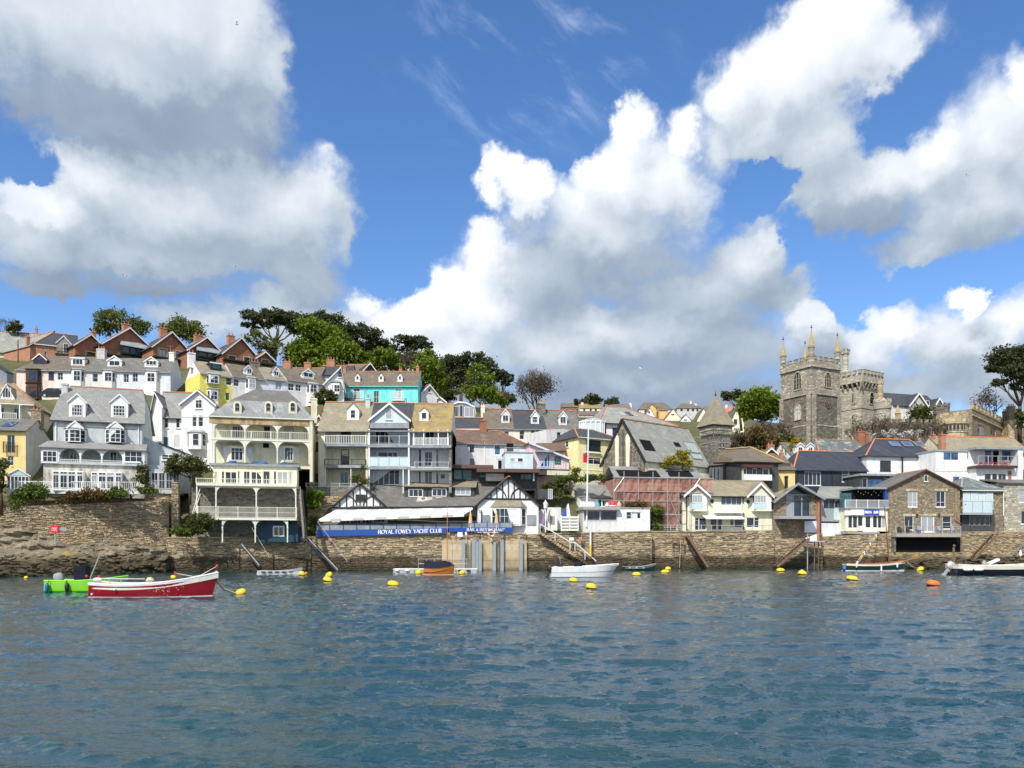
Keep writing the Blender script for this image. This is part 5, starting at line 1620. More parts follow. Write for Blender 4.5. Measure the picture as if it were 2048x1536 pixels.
b.part('wall', MB().extrude([(x, 0, z) for x, z in prof],(0,7,0)), PINK)
b.part('roof', MB().slab([(-.1,-.4, zl + .12),(w + .3,-.4, zr_ + .0),(w + .3,7, zr_ + .0),(-.1,7, zl + .12)],.12), PANT)
b.part('bargeboard', MB().beam((-.1,-.42, zl + .03),(w + .3,-.42, zr_ - .1),.06,.26), LAV)
b.wins([(1075,906,1101,936,4,1, {'fm': BLUEW, 'fw': .2}),(1109,913,1122,929,2,2, {'fm': GREENF, 'gm': GLASST})], proud=True, sill=False)
b.part('dark_hood', MB().box(b.x(1070), b.x(1104),-.9,0, b.z(906), b.z(902)), LEAD)
b.box('terrace', CREAM, (1094,940,1140,951),-2.5,0); b.box('terrace', PANT, (1068,937,1141,940),-2.6,0); b.box('terrace_wall', DGREY, (1074,940,1094,950),-2.5,0)
b.railing(b.x(1082,-2.4), b.x(1132,-2.4), b.z(937,-2.4), b.z(924,-2.4),-2.4, paint('teal blue railing', (.12,.42,.48)), n=10, t=.04)
backhouse('low brown pantiled roof behind the pink house', 1074,1130,121,886,900, PINK, PANT, ridgem=None, D=5, dz=2)

# yellow house with hip roof and roof conservatory
b = B('house', 'pale yellow house with a dark hip roof and a tall three light window', (1157,121),(1246,125.5),952, dz=4)
ze = b.z(876)
hs = [(1173,879,1202,903,3,1, {'fm': GREENF}),(1227,880,1232,891,1,1),(1173,914,1202,930,2,2, {'tsplit': .7}),(1221,914,1232,930,1,2),(1178,948,1195,956,2,1)]
b.wall(YELLOW, 0, b.w, -3, ze, 0,9.5,[b.rect(h[:4]) for h in hs]); b.wins(hs)
b.roof_side(SLATE_D, 0, b.w, ze, b.z(857,4),0,9.5, hl=2.6, hr=2.6, ridge=TERRA, gut=LCREAM, oh=.4)
b.part('string_course', MB().box(-.05, b.w, -.05,.02, b.z(942), b.z(941) + .06), TRIM)
b.box('sill_band', TRIM, (1172,905,1204,907),-.3,.02)
for y, z0, z1 in ((3,898,886),(7,897,883)):
 o = window(b.o, -.45,.45, b.z(z0, y), b.z(z1, y),0,1,2, rz=-math.pi / 2); o.location = (-.06, y, b.z(z0, y))
b = B('conservatory', 'octagonal white roof top conservatory with blue glass roof', (1160,131),(1213,131),857, 'conservatory', dz=.5)
w = b.w; z0, z1, z2 = b.z(858), b.z(842), b.z(834)
F = [(0,1.2),(w * .22,0),(w * .78,0),(w, 1.2),(w, 4),(0,4)]
b.part('glazing', MB().extrude([(x, y, z0 - 1) for x, y in F],(0,0, z1 - z0 + 1)), PALEGL)
m = MB()
for i in range(4):
 p, q = F[i], F[i + 1] if i < 3 else F[3]
 for t in (0,.34,.67):
  x, y = p[0] + (q[0] - p[0]) * t, p[1] + (q[1] - p[1]) * t
  m.box(x - .09, x + .09, y - .12, y - .0, z0 - 1, z1)
 if i < 3: m.beam((p[0], p[1] - .06, z1),(q[0], q[1] - .06, z1),.16,.2)
b.part('frame', m, TRIM)
cx = w / 2
apx = [(cx - w * .16,2, z2),(cx + w * .16,2, z2)]
gm = MB()
E = [(x, y, z1 + .1) for x, y in F]
gm.poly([E[1], E[2], apx[1], apx[0]]); gm.poly([E[0], E[1], apx[0]]); gm.poly([E[2], E[3], apx[1]]); gm.poly([E[3], E[4], apx[1]]); gm.poly([E[4], E[5], apx[0], apx[1]]); gm.poly([E[5], E[0], apx[0]])
b.part('glass_roof', gm, GLASSB)
m = MB()
for e, a in ((E[1], apx[0]),(E[2], apx[1]),(E[0], apx[0]),(E[3], apx[1]),(((E[1][0] + E[2][0]) / 2,0, E[1][2]),(cx, 2, z2))): m.beam(e, a, .12)
m.beam(apx[0], apx[1],.12); b.part('roof_bars', m, TRIM)
b = B('house', 'white house under a broad pale slate hip roof with two rooflights', (1200,136),(1352,140),870, dz=4)
ze = b.z(846)
b.wall(WHITE, 0, b.w, -4, ze, 0,12,[b.rect((1225,855,1243,872))]); b.wins([(1225,855,1243,872,1,1, {'fm': IRON})], sill=False)
b.roof_side(SLATE_L, 0, b.w, ze, b.z(815,6),0,12, hl=3.6, hr=7.2, ridge=REDROOF, gut=BLACKT, oh=.5)
for px in (1250,1264):
 d0 = b.on_roof(px, 832); d1 = b.on_roof(px, 825); k = b.k
 x0, x1 = b.x(px - 5, d0), b.x(px + 4, d0)
 f = lambda d: k[1] + (d - k[0]) * k[2] + .1
 b.part('rooflight', MB().slab([(x0, d0, f(d0)),(x1, d0, f(d0)),(x1 - .3, d1, f(d1)),(x0 - .3, d1, f(d1))],.1), GLASS)

# ------------------------------------------------------------------ club house
TIMB = BLACKT
b = CLUB = B('clubhouse', 'long white clubhouse with two black timbered gables and a striped awning', (655,104.4),(1110,109.0),1062, 'clubhouse', dz=2)
def cx_(px, d=0): return b.x(px, d)
w = b.w
zev, zr = b.z(1012,0), b.z(960,5)
# main range between the gables
xm0, xm1 = cx_(770), cx_(968)
b.wall(LCREAM, cx_(672), cx_(955),-2, zev, 1.8,10,[])
zm = b.z(1014,0,850); zrm = b.z(962,5,850)
m = MB()
m.slab([(cx_(700),-.3, zm - .1),(cx_(1000),-.3, b.z(1010,0,960) - .1),(cx_(1000),5, zrm),(cx_(700),5, zrm)],.12)
m.slab([(cx_(1000),10, zm - .1),(cx_(700),10, zm - .1),(cx_(700),5, zrm),(cx_(1000),5, zrm)],.12)
ro = b.part('main_roof', m, SLATE_M)
r = MB(); x = cx_(718)
while x < cx_(955):
 r.extrude([(x, 4.82, zrm - .08),(x, 4.9, zrm + .07),(x, 5.1, zrm + .07),(x, 5.18, zrm - .08)],(.43,0,0)); x += .46
b.part('ridge_tiles', r, TERRA, ro)
b.part('gutter', MB().beam((cx_(785),-.42, zm - .18),(cx_(958),-.42, b.z(1010,0,960) - .18),.16,.18), IRON)
b.k = (-.3, zm - .1,(zrm - zm + .1) / 5.3)
# long shed dormer
d0 = b.on_roof(880,995)
x0, x1, z0, z1 = b.rect((809,972,949,994), d0)
o = b.part('shed_dormer', MB().box(x0, x1, d0,4.6, z0 - .3, z1), DGREY)
b.part('dormer_roof', MB().slab([(x0 - .3, d0 - .4, z1 - .02),(x1 + .2, d0 - .4, z1 - .02),(cx_(955,4.9),4.9, zrm + .1),(cx_(822,4.9),4.9, zrm + .1)],.12), SLATE_T, o)
for r_ in ((817,978,846,994),(864,977,893,993),(911,975,941,991)):
 a0, a1, c0, c1 = b.rect(r_, d0); window(b.o, a0, a1, c0, c1, d0 - .07,3,1, TRIM, sill=False, fw=.1, name='dormer_window')
for px in (854,901):
 x = cx_(px, d0); b.part('downpipe', MB().box(x - .06, x + .06, d0 - .1, d0, z0, z1), IRON)
# faded letters on the slates
def gable(px0, px1, apx, apy, ez, base, d, zf, name, left, plate=None, D=12):
 x0, x1 = cx_(px0, d), cx_(px1, d); xa = cx_(apx, d); za = b.z(apy, d, apx); ze = b.z(ez, d, (px0 + px1) / 2)
 b.part(name + '_wall', MB().extrude([(x0 + .7, d, -2),(x1 - .7, d, -2),(x1 - .7, d, ze + .5),(xa, d, za - .2),(x0 + .7, d, ze + .5)],(0, D, 0)), WHITE)
 kl, kr = (za - ze) / (xa - x0),(za - ze) / (x1 - xa)
 m = MB()
 m.slab([(x0, d - .25, ze),(xa, d - .25, za),(xa, d + D, za),(x0, d + D, ze)],.14); m.slab([(xa, d - .25, za),(x1, d - .25, ze),(x1, d + D, ze),(xa, d + D, za)],.14)
 ro = b.part('gable_roof', m, SLATE_B)
 m = MB()
 for p, q in (((x0, ze),(xa, za)),((xa, za),(x1, ze))):
  m.extrude([(p[0], d - .35, p[1] - .3),(q[0], d - .35, q[1] - .3),(q[0], d - .35, q[1] + .03),(p[0], d - .35, p[1] + .03)],(0,.1,0))
 b.part('bargeboard', m, TIMB)
 m = MB(); y = d - .6
 while y < d + D - .5:
  m.extrude([(xa - .2, y, za - .1),(xa - .1, y, za + .07),(xa + .1, y, za + .07),(xa + .2, y, za - .1)],(0,.45,0)); y += .48
 b.part('ridge_tiles', m, TERRA, ro)
 # half timbering, each stud a piece
 zb = b.z(zf, d, (px0 + px1) / 2); t = .14; y0, y1 = d - .09, d
 lim = lambda x: (za - .28 - (xa - x) * kl) if x < xa else (za - .28 - (x - xa) * kr)
 xl = xa - (za - .28 - zb) / kl; xr = xa + (za - .28 - zb) / kr
 b.part('timber', MB().box(xl, xr, y0 - .02, y1, zb - t * .7, zb + t * .7), TIMB)
 n = 8
 for i in range(1, n):
  x = xl + (xr - xl) * i / n
  if lim(x) - zb > .2: b.part('timber', MB().box(x - t / 2, x + t / 2, y0, y1, zb, lim(x)), TIMB)
 for sx in (-1,1):
  hw = (xr - xl) * .24; hh = (za - zb) * .50
  pts = [(xa + sx * hw * (1 - math.cos(a) + .22), zb + hh * math.sin(a)) for a in [math.pi / 2 * j / 7 for j in range(8)]]
  m = MB()
  for p, q in zip(pts, pts[1:]):
   m.beam((p[0], d - .055, p[1]),(q[0], d - .055, q[1]),.09, t)
  b.part('curved_brace', m, TIMB)
 if plate:
  a0, a1, c0, c1 = b.rect(plate, d); b.part('black_board', MB().box(a0, a1, d - .16, d, c0, c1), IRON)
gable(653,786,720,966,1023,1062,-.1,1016, 'left_gable', True, plate=(711,989,731,1003))
gable(945,1087,1017,953,1016,1062,-.9,998, 'right_gable', False, D=14)
# glazed front below the awning
for px0, px1, n in ((676,678,0),(682,700,2),(700,722,3),(724,745,3),(746,770,3),(803,830,3),(832,858,3),(918,955,3)):
 if not n: continue
 a0, a1, c0, c1 = b.rect((px0,1036, px1,1058),1.6 if px0 > 790 else -.1)
 window(b.o, a0, a1, c0, c1,(1.6 if px0 > 790 else -.1) - .1, n, 1, GREY2, GLASSC, sill=False, name='folding_doors')
x0, x1, z0, z1 = b.rect((637,1043,680,1062),-.4); b.part('side_porch', MB().box(x0 + .8, x1,-.3,2,-1, z1 - .3), TRIM)
# striped awning: one strip of fabric per stripe
aT0, aT1 = (cx_(672),-.95, b.z(1020,-.95,672)),(cx_(950),-.6, b.z(1015,-.6,950))
aB0, aB1 = (cx_(637,-3.4),-3.4, b.z(1039,-3.4,637)),(cx_(928,-3.4),-3.4, b.z(1029,-3.4,928))
N = 13
for i in range(N):
 t0, t1 = i / N, (i + 1) / N
 L = lambda a, c, t: tuple(a[k] + (c[k] - a[k]) * t for k in range(3))
 q = [L(aB0, aB1, t0), L(aB0, aB1, t1), L(aT0, aT1, t1), L(aT0, aT1, t0)]
 m = MB().slab(q, .04)
 m.extrude([q[0], q[1],(q[1][0], q[1][1], q[1][2] - .28),(q[0][0], q[0][1], q[0][2] - .28)],(0,.03,0))
 b.part('awning_stripe', m, FABG if i % 2 else FABW)
# right gable bay
b.bay((982,1014,1052,1052),.9,.9, TRIM, (991,1016,1036,1049),5,2, SLATE_T, 1000, y=-.9, gm=GLASSC)
for px0, px1 in ((965,980),(1054,1072)):
 a0, a1, c0, c1 = b.rect((px0,1030, px1,1050),-.9); b.part('notice_board', MB().box(a0, a1,-1.02,-.9, c0, c1), LEAD)
b.part('downpipe', MB().tube([(cx_(957,-1.1),-1.1, b.z(1020,-1.1,957)),(cx_(963,-1.1),-1.1, b.z(1021,-1.1,957)),(cx_(963,-1.1),-1.1,0)],.07), IRON)
x0, x1, z0, z1 = b.rect((1076,978,1104,998),2); b.part('side_dormer', MB().box(x0, x1,2,5, z0, z1), DGREY); a0, a1, c0, c1 = b.rect((1096,978,1105,998),2); window(b.o, a0, a1, c0, c1,1.92,2,1, TRIM, LEAD, sill=False)
b.part('service_wing', MB().box(cx_(1076), cx_(1125),1,9,-2, b.z(1012)), LGREY)

# ------------------------------------------------------------------ lettering: stroke built serif capitals
GLYPH = {
 'R': [(0,0,0,1,2),(0,1,.55,1,1),(.55,1,.62,.75,2),(.62,.75,.55,.5,2),(0,.5,.55,.5,1),(.3,.5,.75,0,2)],
 'O': [(.2,1,.6,1,1),(.6,1,.8,.75,2),(.8,.75,.8,.25,2),(.8,.25,.6,0,1),(.6,0,.2,0,1),(.2,0,0,.25,2),(0,.25,0,.75,2),(0,.75,.2,1,1)],
 'Y': [(0,1,.38,.48,2),(.76,1,.38,.48,1),(.38,.48,.38,0,2)],
 'A': [(0,0,.38,1,1),(.38,1,.76,0,2),(.15,.35,.6,.35,1)],
 'L': [(.08,0,.08,1,2),(0,0,.6,0,1),(.6,0,.62,.2,1)],
 'F': [(.08,0,.08,1,2),(0,1,.6,1,1),(.6,1,.62,.8,1),(.08,.52,.42,.52,1)],
 'W': [(0,1,.25,0,2),(.25,0,.5,1,1),(.5,1,.75,0,2),(.75,0,1,1,1)],
 'E': [(.08,0,.08,1,2),(0,1,.6,1,1),(0,0,.62,0,1),(.08,.52,.45,.52,1),(.6,1,.62,.8,1),(.62,0,.65,.2,1)],
 'C': [(.7,.8,.55,1,1),(.55,1,.2,1,1),(.2,1,0,.7,2),(0,.7,0,.3,2),(0,.3,.2,0,2),(.2,0,.55,0,1),(.55,0,.72,.22,1)],
 'H': [(.08,0,.08,1,2),(.68,0,.68,1,2),(.08,.52,.68,.52,1)],
 'T': [(.36,0,.36,1,2),(0,1,.72,1,1),(0,1,-.02,.8,1),(.72,1,.74,.8,1)],
 'U': [(.08,1,.08,.25,2),(.08,.25,.25,0,2),(.25,0,.5,0,1),(.5,0,.66,.25,1),(.66,.25,.66,1,1)],
 'B': [(.06,0,.06,1,2),(0,1,.48,1,1),(.48,1,.58,.76,2),(.58,.76,.48,.53,2),(.06,.53,.48,.53,1),(.48,.53,.64,.27,2),(.64,.27,.5,0,2),(0,0,.5,0,1)],
 'S': [(.58,.82,.45,1,1),(.45,1,.15,1,1),(.15,1,.05,.75,2),(.05,.75,.52,.4,2),(.52,.4,.52,.15,2),(.52,.15,.4,0,1),(.4,0,.1,0,1),(.1,0,0,.2,1)],
 'N': [(.06,0,.06,1,1),(.06,1,.7,0,2),(.7,0,.7,1,1)],
 '&': [(.7,0,.2,.7,2),(.2,.7,.25,.95,1),(.25,.95,.45,.95,1),(.45,.95,.48,.72,1),(.48,.72,.05,.35,1),(.05,.35,.1,.05,2),(.1,.05,.4,.02,1),(.4,.02,.7,.45,1)],
 'P': [(.06,0,.06,1,2),(0,1,.5,1,1),(.5,1,.6,.75,2),(.6,.75,.5,.5,2),(.06,.5,.5,.5,1)],
 'I': [(.12,0,.12,1,2)],
 'Z': [(.02,1,.6,1,1),(.6,1,0,0,2),(0,0,.62,0,1)],
}
ADV = {'O': .98, 'W': 1.16, 'I': .42, 'R': .92, 'A': .92, '&': .92, 'L': .80, 'E': .84, 'F': .80, ' ': .5}
def lettering(parent, text, org, ux, uz, h, mat, serif=True, width=None, name='letter', thick=.03, wk=1.0, nrm=None):
 """letters laid out from org along ux (unit), rising along uz; one part per letter"""
 org, ux, uz = Vector(org), Vector(ux).normalized(), Vector(uz)
 total = sum(ADV.get(c, .88) for c in text)
 s = (width / total) if width else h
 nv = Vector(nrm) if nrm else ux.cross(uz).normalized()
 x = 0.0
 for c in text:
  if c != ' ':
   mb = MB(); j = 0
   st = list(GLYPH[c])
   if serif:
    for (x0, y0, x1, y1, t) in GLYPH[c]:
     for (xx, yy) in ((x0, y0),(x1, y1)):
      if yy in (0,1) and abs(x0 - x1) < .45 and c not in 'OCS&' and t == 2: st.append((xx - .13, yy, xx + .13, yy, .7))
   for (x0, y0, x1, y1, t) in st:
    p = org + ux * (x + x0 * s) + uz * (y0 * h); q = org + ux * (x + x1 * s) + uz * (y1 * h)
    d = (q - p)
    if d.length < 1e-6: continue
    d.normalize(); sd = nv.cross(d).normalized() * (.055 + .055 * (t - 1)) * h * wk
    e = d * .03 * h; o2 = nv * (.0015 * j); j += 1
    mb.extrude([p - e - sd + o2, q + e - sd + o2, q + e + sd + o2, p - e + sd + o2], nv * thick)
   mb.build(name, mat, parent)
  x += ADV.get(c, .88) * s
# blue sign boards of the club terrace
s_ = B('club_sign', 'long royal blue sign board reading ROYAL FOWEY YACHT CLUB', (632,100.9),(892,103.6),1073, 'sign')
zl0, zl1, zr0, zr1 = s_.z(1073,0,632), s_.z(1061,0,632), s_.z(1067,0,892), s_.z(1056,0,892)
s_.part('board', MB().extrude([(0,0, zl0),(s_.w, 0, zr0),(s_.w, 0, zr1),(0,0, zl1)],(0,.12,0)), SIGNB)
sl_ = (zr0 - zl0) / s_.w
x0 = s_.x(757); xw = s_.x(884) - x0
lettering(s_.o, 'ROYAL FOWEY YACHT CLUB', (x0,-.012, zl0 + sl_ * x0 + (zl1 - zl0) * .2),(1,0, sl_),(0,0,1),(zl1 - zl0) * .62, LETTER, True, xw, nrm=(0,-1,0))
s2 = B('restaurant_sign', 'royal blue sign board reading BAR & RESTAURANT on the quay', (898,103.9),(1025,106),1066, 'sign')
z0, z1 = s2.z(1064), s2.z(1055)
s2.part('board', MB().box(0, s2.w, 0,.1, z0, z1), SIGNB)
x0 = s2.x(934); xw = s2.x(1010) - x0
lettering(s2.o, 'BAR & RESTAURANT', (x0,-.012, z0 + (z1 - z0) * .2),(1,0,0),(0,0,1),(z1 - z0) * .6, LETTER, True, xw, nrm=(0,-1,0))
# letters on the roof and on the concrete
k = b.k
def roofpt(px, py):
 d = b.on_roof(px, py); return Vector((b.x(px, d), d, b.k[1] + (d - b.k[0]) * b.k[2] + .07))
FADED = plain('faded white paint', (.50,.49,.45),.9,.1, var=.4)
for ch, (px, py) in zip('RFYC', ((836,1009),(855,1008),(873,1007),(890,1006))):
 p = roofpt(px, py); q = roofpt(px + 4, py - 14)
 nn = Vector((0,-b.k[2],1)).normalized()
 lettering(b.o, ch, p, (1,0,0),(q - p).normalized() * 1.0,(q - p).length, FADED, False, None, 'painted_letter', .012,1.5, nrm=nn)
CFAD = plain('faded wall letters', (.66,.58,.44),.9,.1, var=.2)
c = QW3
for px in (902,1012):
 x0 = c.x(px); x1 = c.x(px + 27)
 lettering(c.o, 'RFYC', (x0,-.006, c.z(1100)),(1,0,0),(0,0,1), c.z(1090) - c.z(1100), CFAD, False, x1 - x0, 'painted_letter', .012,1.2, nrm=(0,-1,0))
# terrace balustrade above the blue board
t_ = B('balustrade', 'blue posted glass balustrade along the club terrace', (632,101.1),(1025,105.9),1061, 'balustrade')
n = 15
for i in range(n + 1):
 x = t_.w * i / n; zz = lerp(t_.z(1061,0,632), t_.z(1055,0,1025), i / n)
 t_.part('post', MB().box(x - .05, x + .05,.02,.12, zz, zz + .75), SIGNB)
 if i < n:
  x2 = t_.w * (i + 1) / n
  t_.part('glass_panel', MB().box(x + .07, x2 - .07,.05,.07, zz + .04, zz + .66), LEAD)
t_.part('rail', MB().beam((0,.07, t_.z(1061,0,632) + .76),(t_.w, .07, t_.z(1055,0,1025) + .76),.07,.06), SIGNB)
# ------------------------------------------------------------------ church hall with spire, and the scaffolded annexe
b = B('church_hall', 'stone church hall with a great lichened slate roof and twin lancets', (1290,115.6),(1418,125),935, 'church hall', dz=8)
ze = b.z(922); zr = b.z(848,4.2); D = 8.4
b.wall(LCREAM, 0, b.w, -8, ze, 0, D)
kk = (zr - ze) / (D / 2)
m = MB()
m.slab([(-.35,-.4, ze - .4 * kk),(b.w, -.4, ze - .4 * kk),(b.w, D / 2, zr),(-.35, D / 2, zr)],.12); m.slab([(b.w, D + .4, ze - .4 * kk),(-.35, D + .4, ze - .4 * kk),(-.35, D / 2, zr),(b.w, D / 2, zr)],.12)
ro = b.part('roof', m, SLATE_L); b.k = (0, ze, kk)
b.part('ridge_tiles', MB().box(-.35, b.w, D / 2 - .14, D / 2 + .14, zr - .06, zr + .1), TERRA, ro)
b.part('gable_wall', MB().extrude([(-.02,0,-8),(-.02, D, -8),(-.02, D, ze),(-.02, D / 2, zr - .15),(-.02,0, ze)],(-.25,0,0)), STONE_B)
m = MB()
for s0 in (-.42, D + .42):
 m.beam((-.44, s0, ze - .42 * kk - .12),(-.44, D / 2, zr - .1),.14,.4)
b.part('bargeboard', m, IRON)
for y0, y1, h in ((2.6,3.6,.82),(4.8,5.8,.82),(.7,1.8,.30),(6.6,7.7,.30)):
 zt = ze + (zr - ze) * h * .72 if h > .5 else ze + .8
 zb = ze - 1.5 if h > .5 else ze - 1.6
 n = 8; r = (y1 - y0) / 2; cy = (y0 + y1) / 2
 arch = [(y0, zb),(y1, zb)] + [(cy + r * math.cos(math.pi * i / n), zt - r + r * 1.5 * math.sin(math.pi * i / n)) for i in range(n + 1)]
 b.part('boarded_window', MB().extrude([(-.28, y, z) for y, z in arch],(-.04,0,0)), LCREAM if h > .5 else STONE_G)
 mm = MB(); A = [(y0, zb)] [:0] + [(y1 + .0, zb)] + [(cy + (r + .12) * math.cos(math.pi * i / n), zt - r + (r + .12) * 1.5 * math.sin(math.pi * i / n)) for i in range(n + 1)] + [(y0, zb)]
 for p, q in zip(A, A[1:]): mm.beam((-.34, p[0], p[1]),(-.34, q[0], q[1]),.16,.24)
 b.part('window_arch', mm, STONE_G)
b.part('buttress', MB().box(-.75,-.27,3.85,4.55,-8, zr - 1.7), STONE_G)
def onroof_rect(r, mat, nm, lift=.1, bars=0, thick=.06, b=b):
 k = b.k; f = lambda d: k[1] + (d - k[0]) * k[2] + lift
 xm = (r[0] + r[2]) / 2
 d0, d1 = b.on_roof(xm, r[3]), b.on_roof(xm, r[1])
 x0, x1 = b.x(r[0], d0), b.x(r[2], d0)
 o = b.part(nm, MB().slab([(x0, d0, f(d0)),(x1, d0, f(d0)),(x1, d1, f(d1)),(x0, d1, f(d1))], thick), mat)
 if bars:
  m = MB()
  for i in range(bars + 1):
   x = x0 + (x1 - x0) * i / bars
   m.beam((x, d0, f(d0) + .04),(x, d1, f(d1) + .04),.09)
  m.beam((x0, d0, f(d0) + .05),(x1, d0, f(d0) + .05),.1); m.beam((x0, d1, f(d1) + .05),(x1, d1, f(d1) + .05),.1)
  b.part('glazing_bars', m, LEAD, o)
 return o
onroof_rect((1290,882,1312,902), DARKIN, 'stripped_roof_patch', .05); onroof_rect((1351,886,1363,894), DARKIN, 'stripped_roof_patch', .05)
onroof_rect((1379,888,1400,907), paint('pale green roof glass', (.42,.50,.44)), 'roof_glazing', .12,6); onroof_rect((1388,910,1406,920), paint('pale green roof glass', (.42,.50,.44)), 'roof_glazing', .12,4)

b = B('spire_tower', 'square stone tower with a stumpy slate pyramid spire on the church hall', (1427,128),(1461,129.3),935, 'tower', dz=8)
w = b.w
zs, z1, z2, z3 = b.z(848), b.z(862), b.z(857), b.z(790, w / 2)
b.part('shaft', MB().box(0, w, 0, w, -8, z1 - .1), STONE_G)
b.part('cornice', MB().box(-.22, w + .22,-.22, w + .22, z1 - .1, zs - .35), STONE_CH)
m = MB()
for i in range(11):
 x = -.1 + (w + .2) * i / 11
 m.box(x, x + w * .045,-.34,-.2, z1 - .55, z1 - .1); m.box(-.34,-.2, x, x + w * .045, z1 - .55, z1 - .1)
b.part('corbels', m, STONE_CH)
b.part('eave', MB().box(-.45, w + .45,-.45, w + .45, zs - .35, zs - .2), IRON)
b.part('band', MB().box(-.26, w + .26,-.26, w + .26, z1 + .0, z1 + .12), IRON)
c = w / 2; e = .6
m = MB()
for i in range(4):
 a0 = [(-e, -e),(w + e, -e),(w + e, w + e),(-e, w + e)]
 p, q = a0[i], a0[(i + 1) % 4]
 m.poly([(p[0], p[1], zs - .2),(q[0], q[1], zs - .2),(c, c, z3)])
b.part('spire', m, SLATE_T)
b.part('finial', MB().lathe([(.12,0),(.18,.2),(.05,.4),(.03,.9)],(c, c, z3 - .15),6), IRON)
b.part('string_course', MB().box(-.06, w + .06,-.06, w + .06, b.z(886), b.z(884)), STONE_CH)
b.wins([(1438,879,1442,895,1,1, {'arch': 1, 'fm': STONE_CH}),(1445,879,1449,895,1,1, {'arch': 1, 'fm': STONE_CH})], proud=True)

b = SCAF = B('scaffolded_building', 'building wrapped in pink debris netting and scaffold poles', (1238,112.5),(1424,115),1050, 'building', dz=2)
w = b.w
ze, zr = b.z(957,.5), b.z(934,4)
b.part('wall', MB().box(0, b.x(1368),.9,9,-2, ze), paint('bare rust brown render', (.36,.20,.15)))
x1 = b.x(1400,2)
m = MB().slab([(-.5,.4, ze),(x1,.4, ze),(x1,4, zr),(-.3,4, zr)],.12).slab([(x1,7.6, ze),(-.5,7.6, ze),(-.3,4, zr),(x1,4, zr)],.12)
b.part('roof', m, SLATE_G); b.k = (.4, ze, (zr - ze) / 3.6)
onroof_rect((1240,941,1322,954), DARKIN, 'stripped_roof_patch', .05, b=b); onroof_rect((1340,942,1388,954), DARKIN, 'stripped_roof_patch', .05, b=b)
for r in ((1258,972,1270,994,1,4),(1312,972,1324,994,1,4),(1345,1008,1355,1030,1,1)):
 a0, a1, c0, c1 = b.rect(r[:4],.9); window(b.o, a0, a1, c0, c1,.8, r[4], r[5], paint('net veiled frame', (.45,.16,.13)), paint('net veiled pane', (.16,.05,.045)), sill=False)
def netm(gg, bs):
 p = ocoord(gg); n = gg.noise(p, .5,5,.6)
 gg.put(bs.inputs['Base Color'], gg.mix(gg.mr(n, .3,.7),(.37,.165,.13),(.50,.27,.215)))
 gg.put(bs.inputs['Alpha'], gg.mr(n, .3,.7,.42,.68))
 gg.put(bs.inputs['Normal'], gg.bump(gg.noise(p, 1.6,4),.8,.15))
NET = material('pink debris netting veil', netm, .9,.1)
cols = [1228,1248,1277,1306,1335,1358,1380,1400,1424]
lifts = [956,984,1003,1030,1056]
for i in range(len(cols) - 1):
 for j in range(len(lifts) - 1):
  if (i == 0 and j > 0) or (i > 4 and j > 0) : continue
  a0, a1, c0, c1 = b.rect((cols[i], lifts[j], cols[i + 1], lifts[j + 1]),-.5)
  n = 6; V_, F_ = [],[]
  rr = random.Random(i * 7 + j)
  for u in range(n + 1):
   for v in range(4):
    V_.append((a0 + (a1 - a0) * u / n, -.5 + .12 * math.sin(u * 1.9 + j) * math.sin(v * 1.1) + rr.uniform(-.03,.03), c0 + (c1 - c0) * v / 3))
  for u in range(n):
   for v in range(3): F_.append((u * 4 + v, (u + 1) * 4 + v, (u + 1) * 4 + v + 1, u * 4 + v + 1))
  mb = MB(); mb.v, mb.f = V_, F_
  b.part('netting_panel', mb, NET)
for px in cols[:7]:
 x = b.x(px, -.6); b.part('scaffold_pole', MB().tube([(x, -.6,-2),(x, -.6, b.z(944 if px < 1370 else 958,-.6))],.05), GALV)
for y in lifts:
 z = b.z(y, -.6); b.part('scaffold_pole', MB().tube([(b.x(1222),-.62, z),(b.x(1366 if y > 990 else 1424),-.62, z + .05)],.05), GALV)
for (pa, ya, pb, yb) in ((1335,984,1362,1056),(1248,956,1228,984),(1400,956,1380,984),(1306,1003,1290,1056)):
 b.part('scaffold_pole', MB().tube([(b.x(pa, -.7),-.7, b.z(ya, -.7)),(b.x(pb, -.7),-.7, b.z(yb, -.7))],.045), GALV)
for y, p0, p1 in ((971,1246,1420),(1004,1248,1362)):
 x0, x1, z0, z1 = b.rect((p0, y - 1, p1, y + 2),-.4)
 for k in range(2): b.part('scaffold_board', MB().box(x0, x1,-.45 + k * .5,-.05 + k * .5, z0, z1), WOODG if k else mottled('yellow scaffold board', [(0,(.5,.34,.12)),(1,(.62,.46,.2))],2))

# dark hipped house
b = B('house', 'dark slate hung house with a brown hip roof and white balcony', (1483,121.5),(1546,122.5),985, 'house', dz=4)
w = b.w; ze = b.z(924)
b.part('wall', MB().box(0, w + .9,0,9,-4, ze), DGREY)
xr0, xr1 = b.x(1446,4.6), b.x(1502,4.6); zr = b.z(894,4.6)
m = MB(); a, c = -.5, w + 1.7; xl = b.x(1417,8)
m.slab([(a, -.5, ze),(c, -.5, ze),(xr1,4.6, zr)],.12); m.slab([(c, -.5, ze),(c + 1,9.5, ze),(xr1,4.6, zr)],.12)
m.slab([(xl, 9.5, b.z(926,9)),(a, -.5, ze),(xr1,4.6, zr),(xr0,9, zr - .1)],.12)
b.part('roof', m, SLATE_B)
m = MB()
for p, q in (((c, -.5, ze + .05),(xr1,4.6, zr + .06)),((xr1,4.6, zr + .06),(xr0,9, zr - .04))): m.beam(p, q, .24,.12)
b.part('ridge_tiles', m, POT)
b.part('side_wall', MB().extrude([(0,.02,-4),(xl + .3,9,-4),(xl + .3,9, b.z(930,9)),(0,.02, ze)],(.1,.1,0)), DGREY)
x0, x1, z0, z1 = b.rect((1489,929,1544,961),-.9)
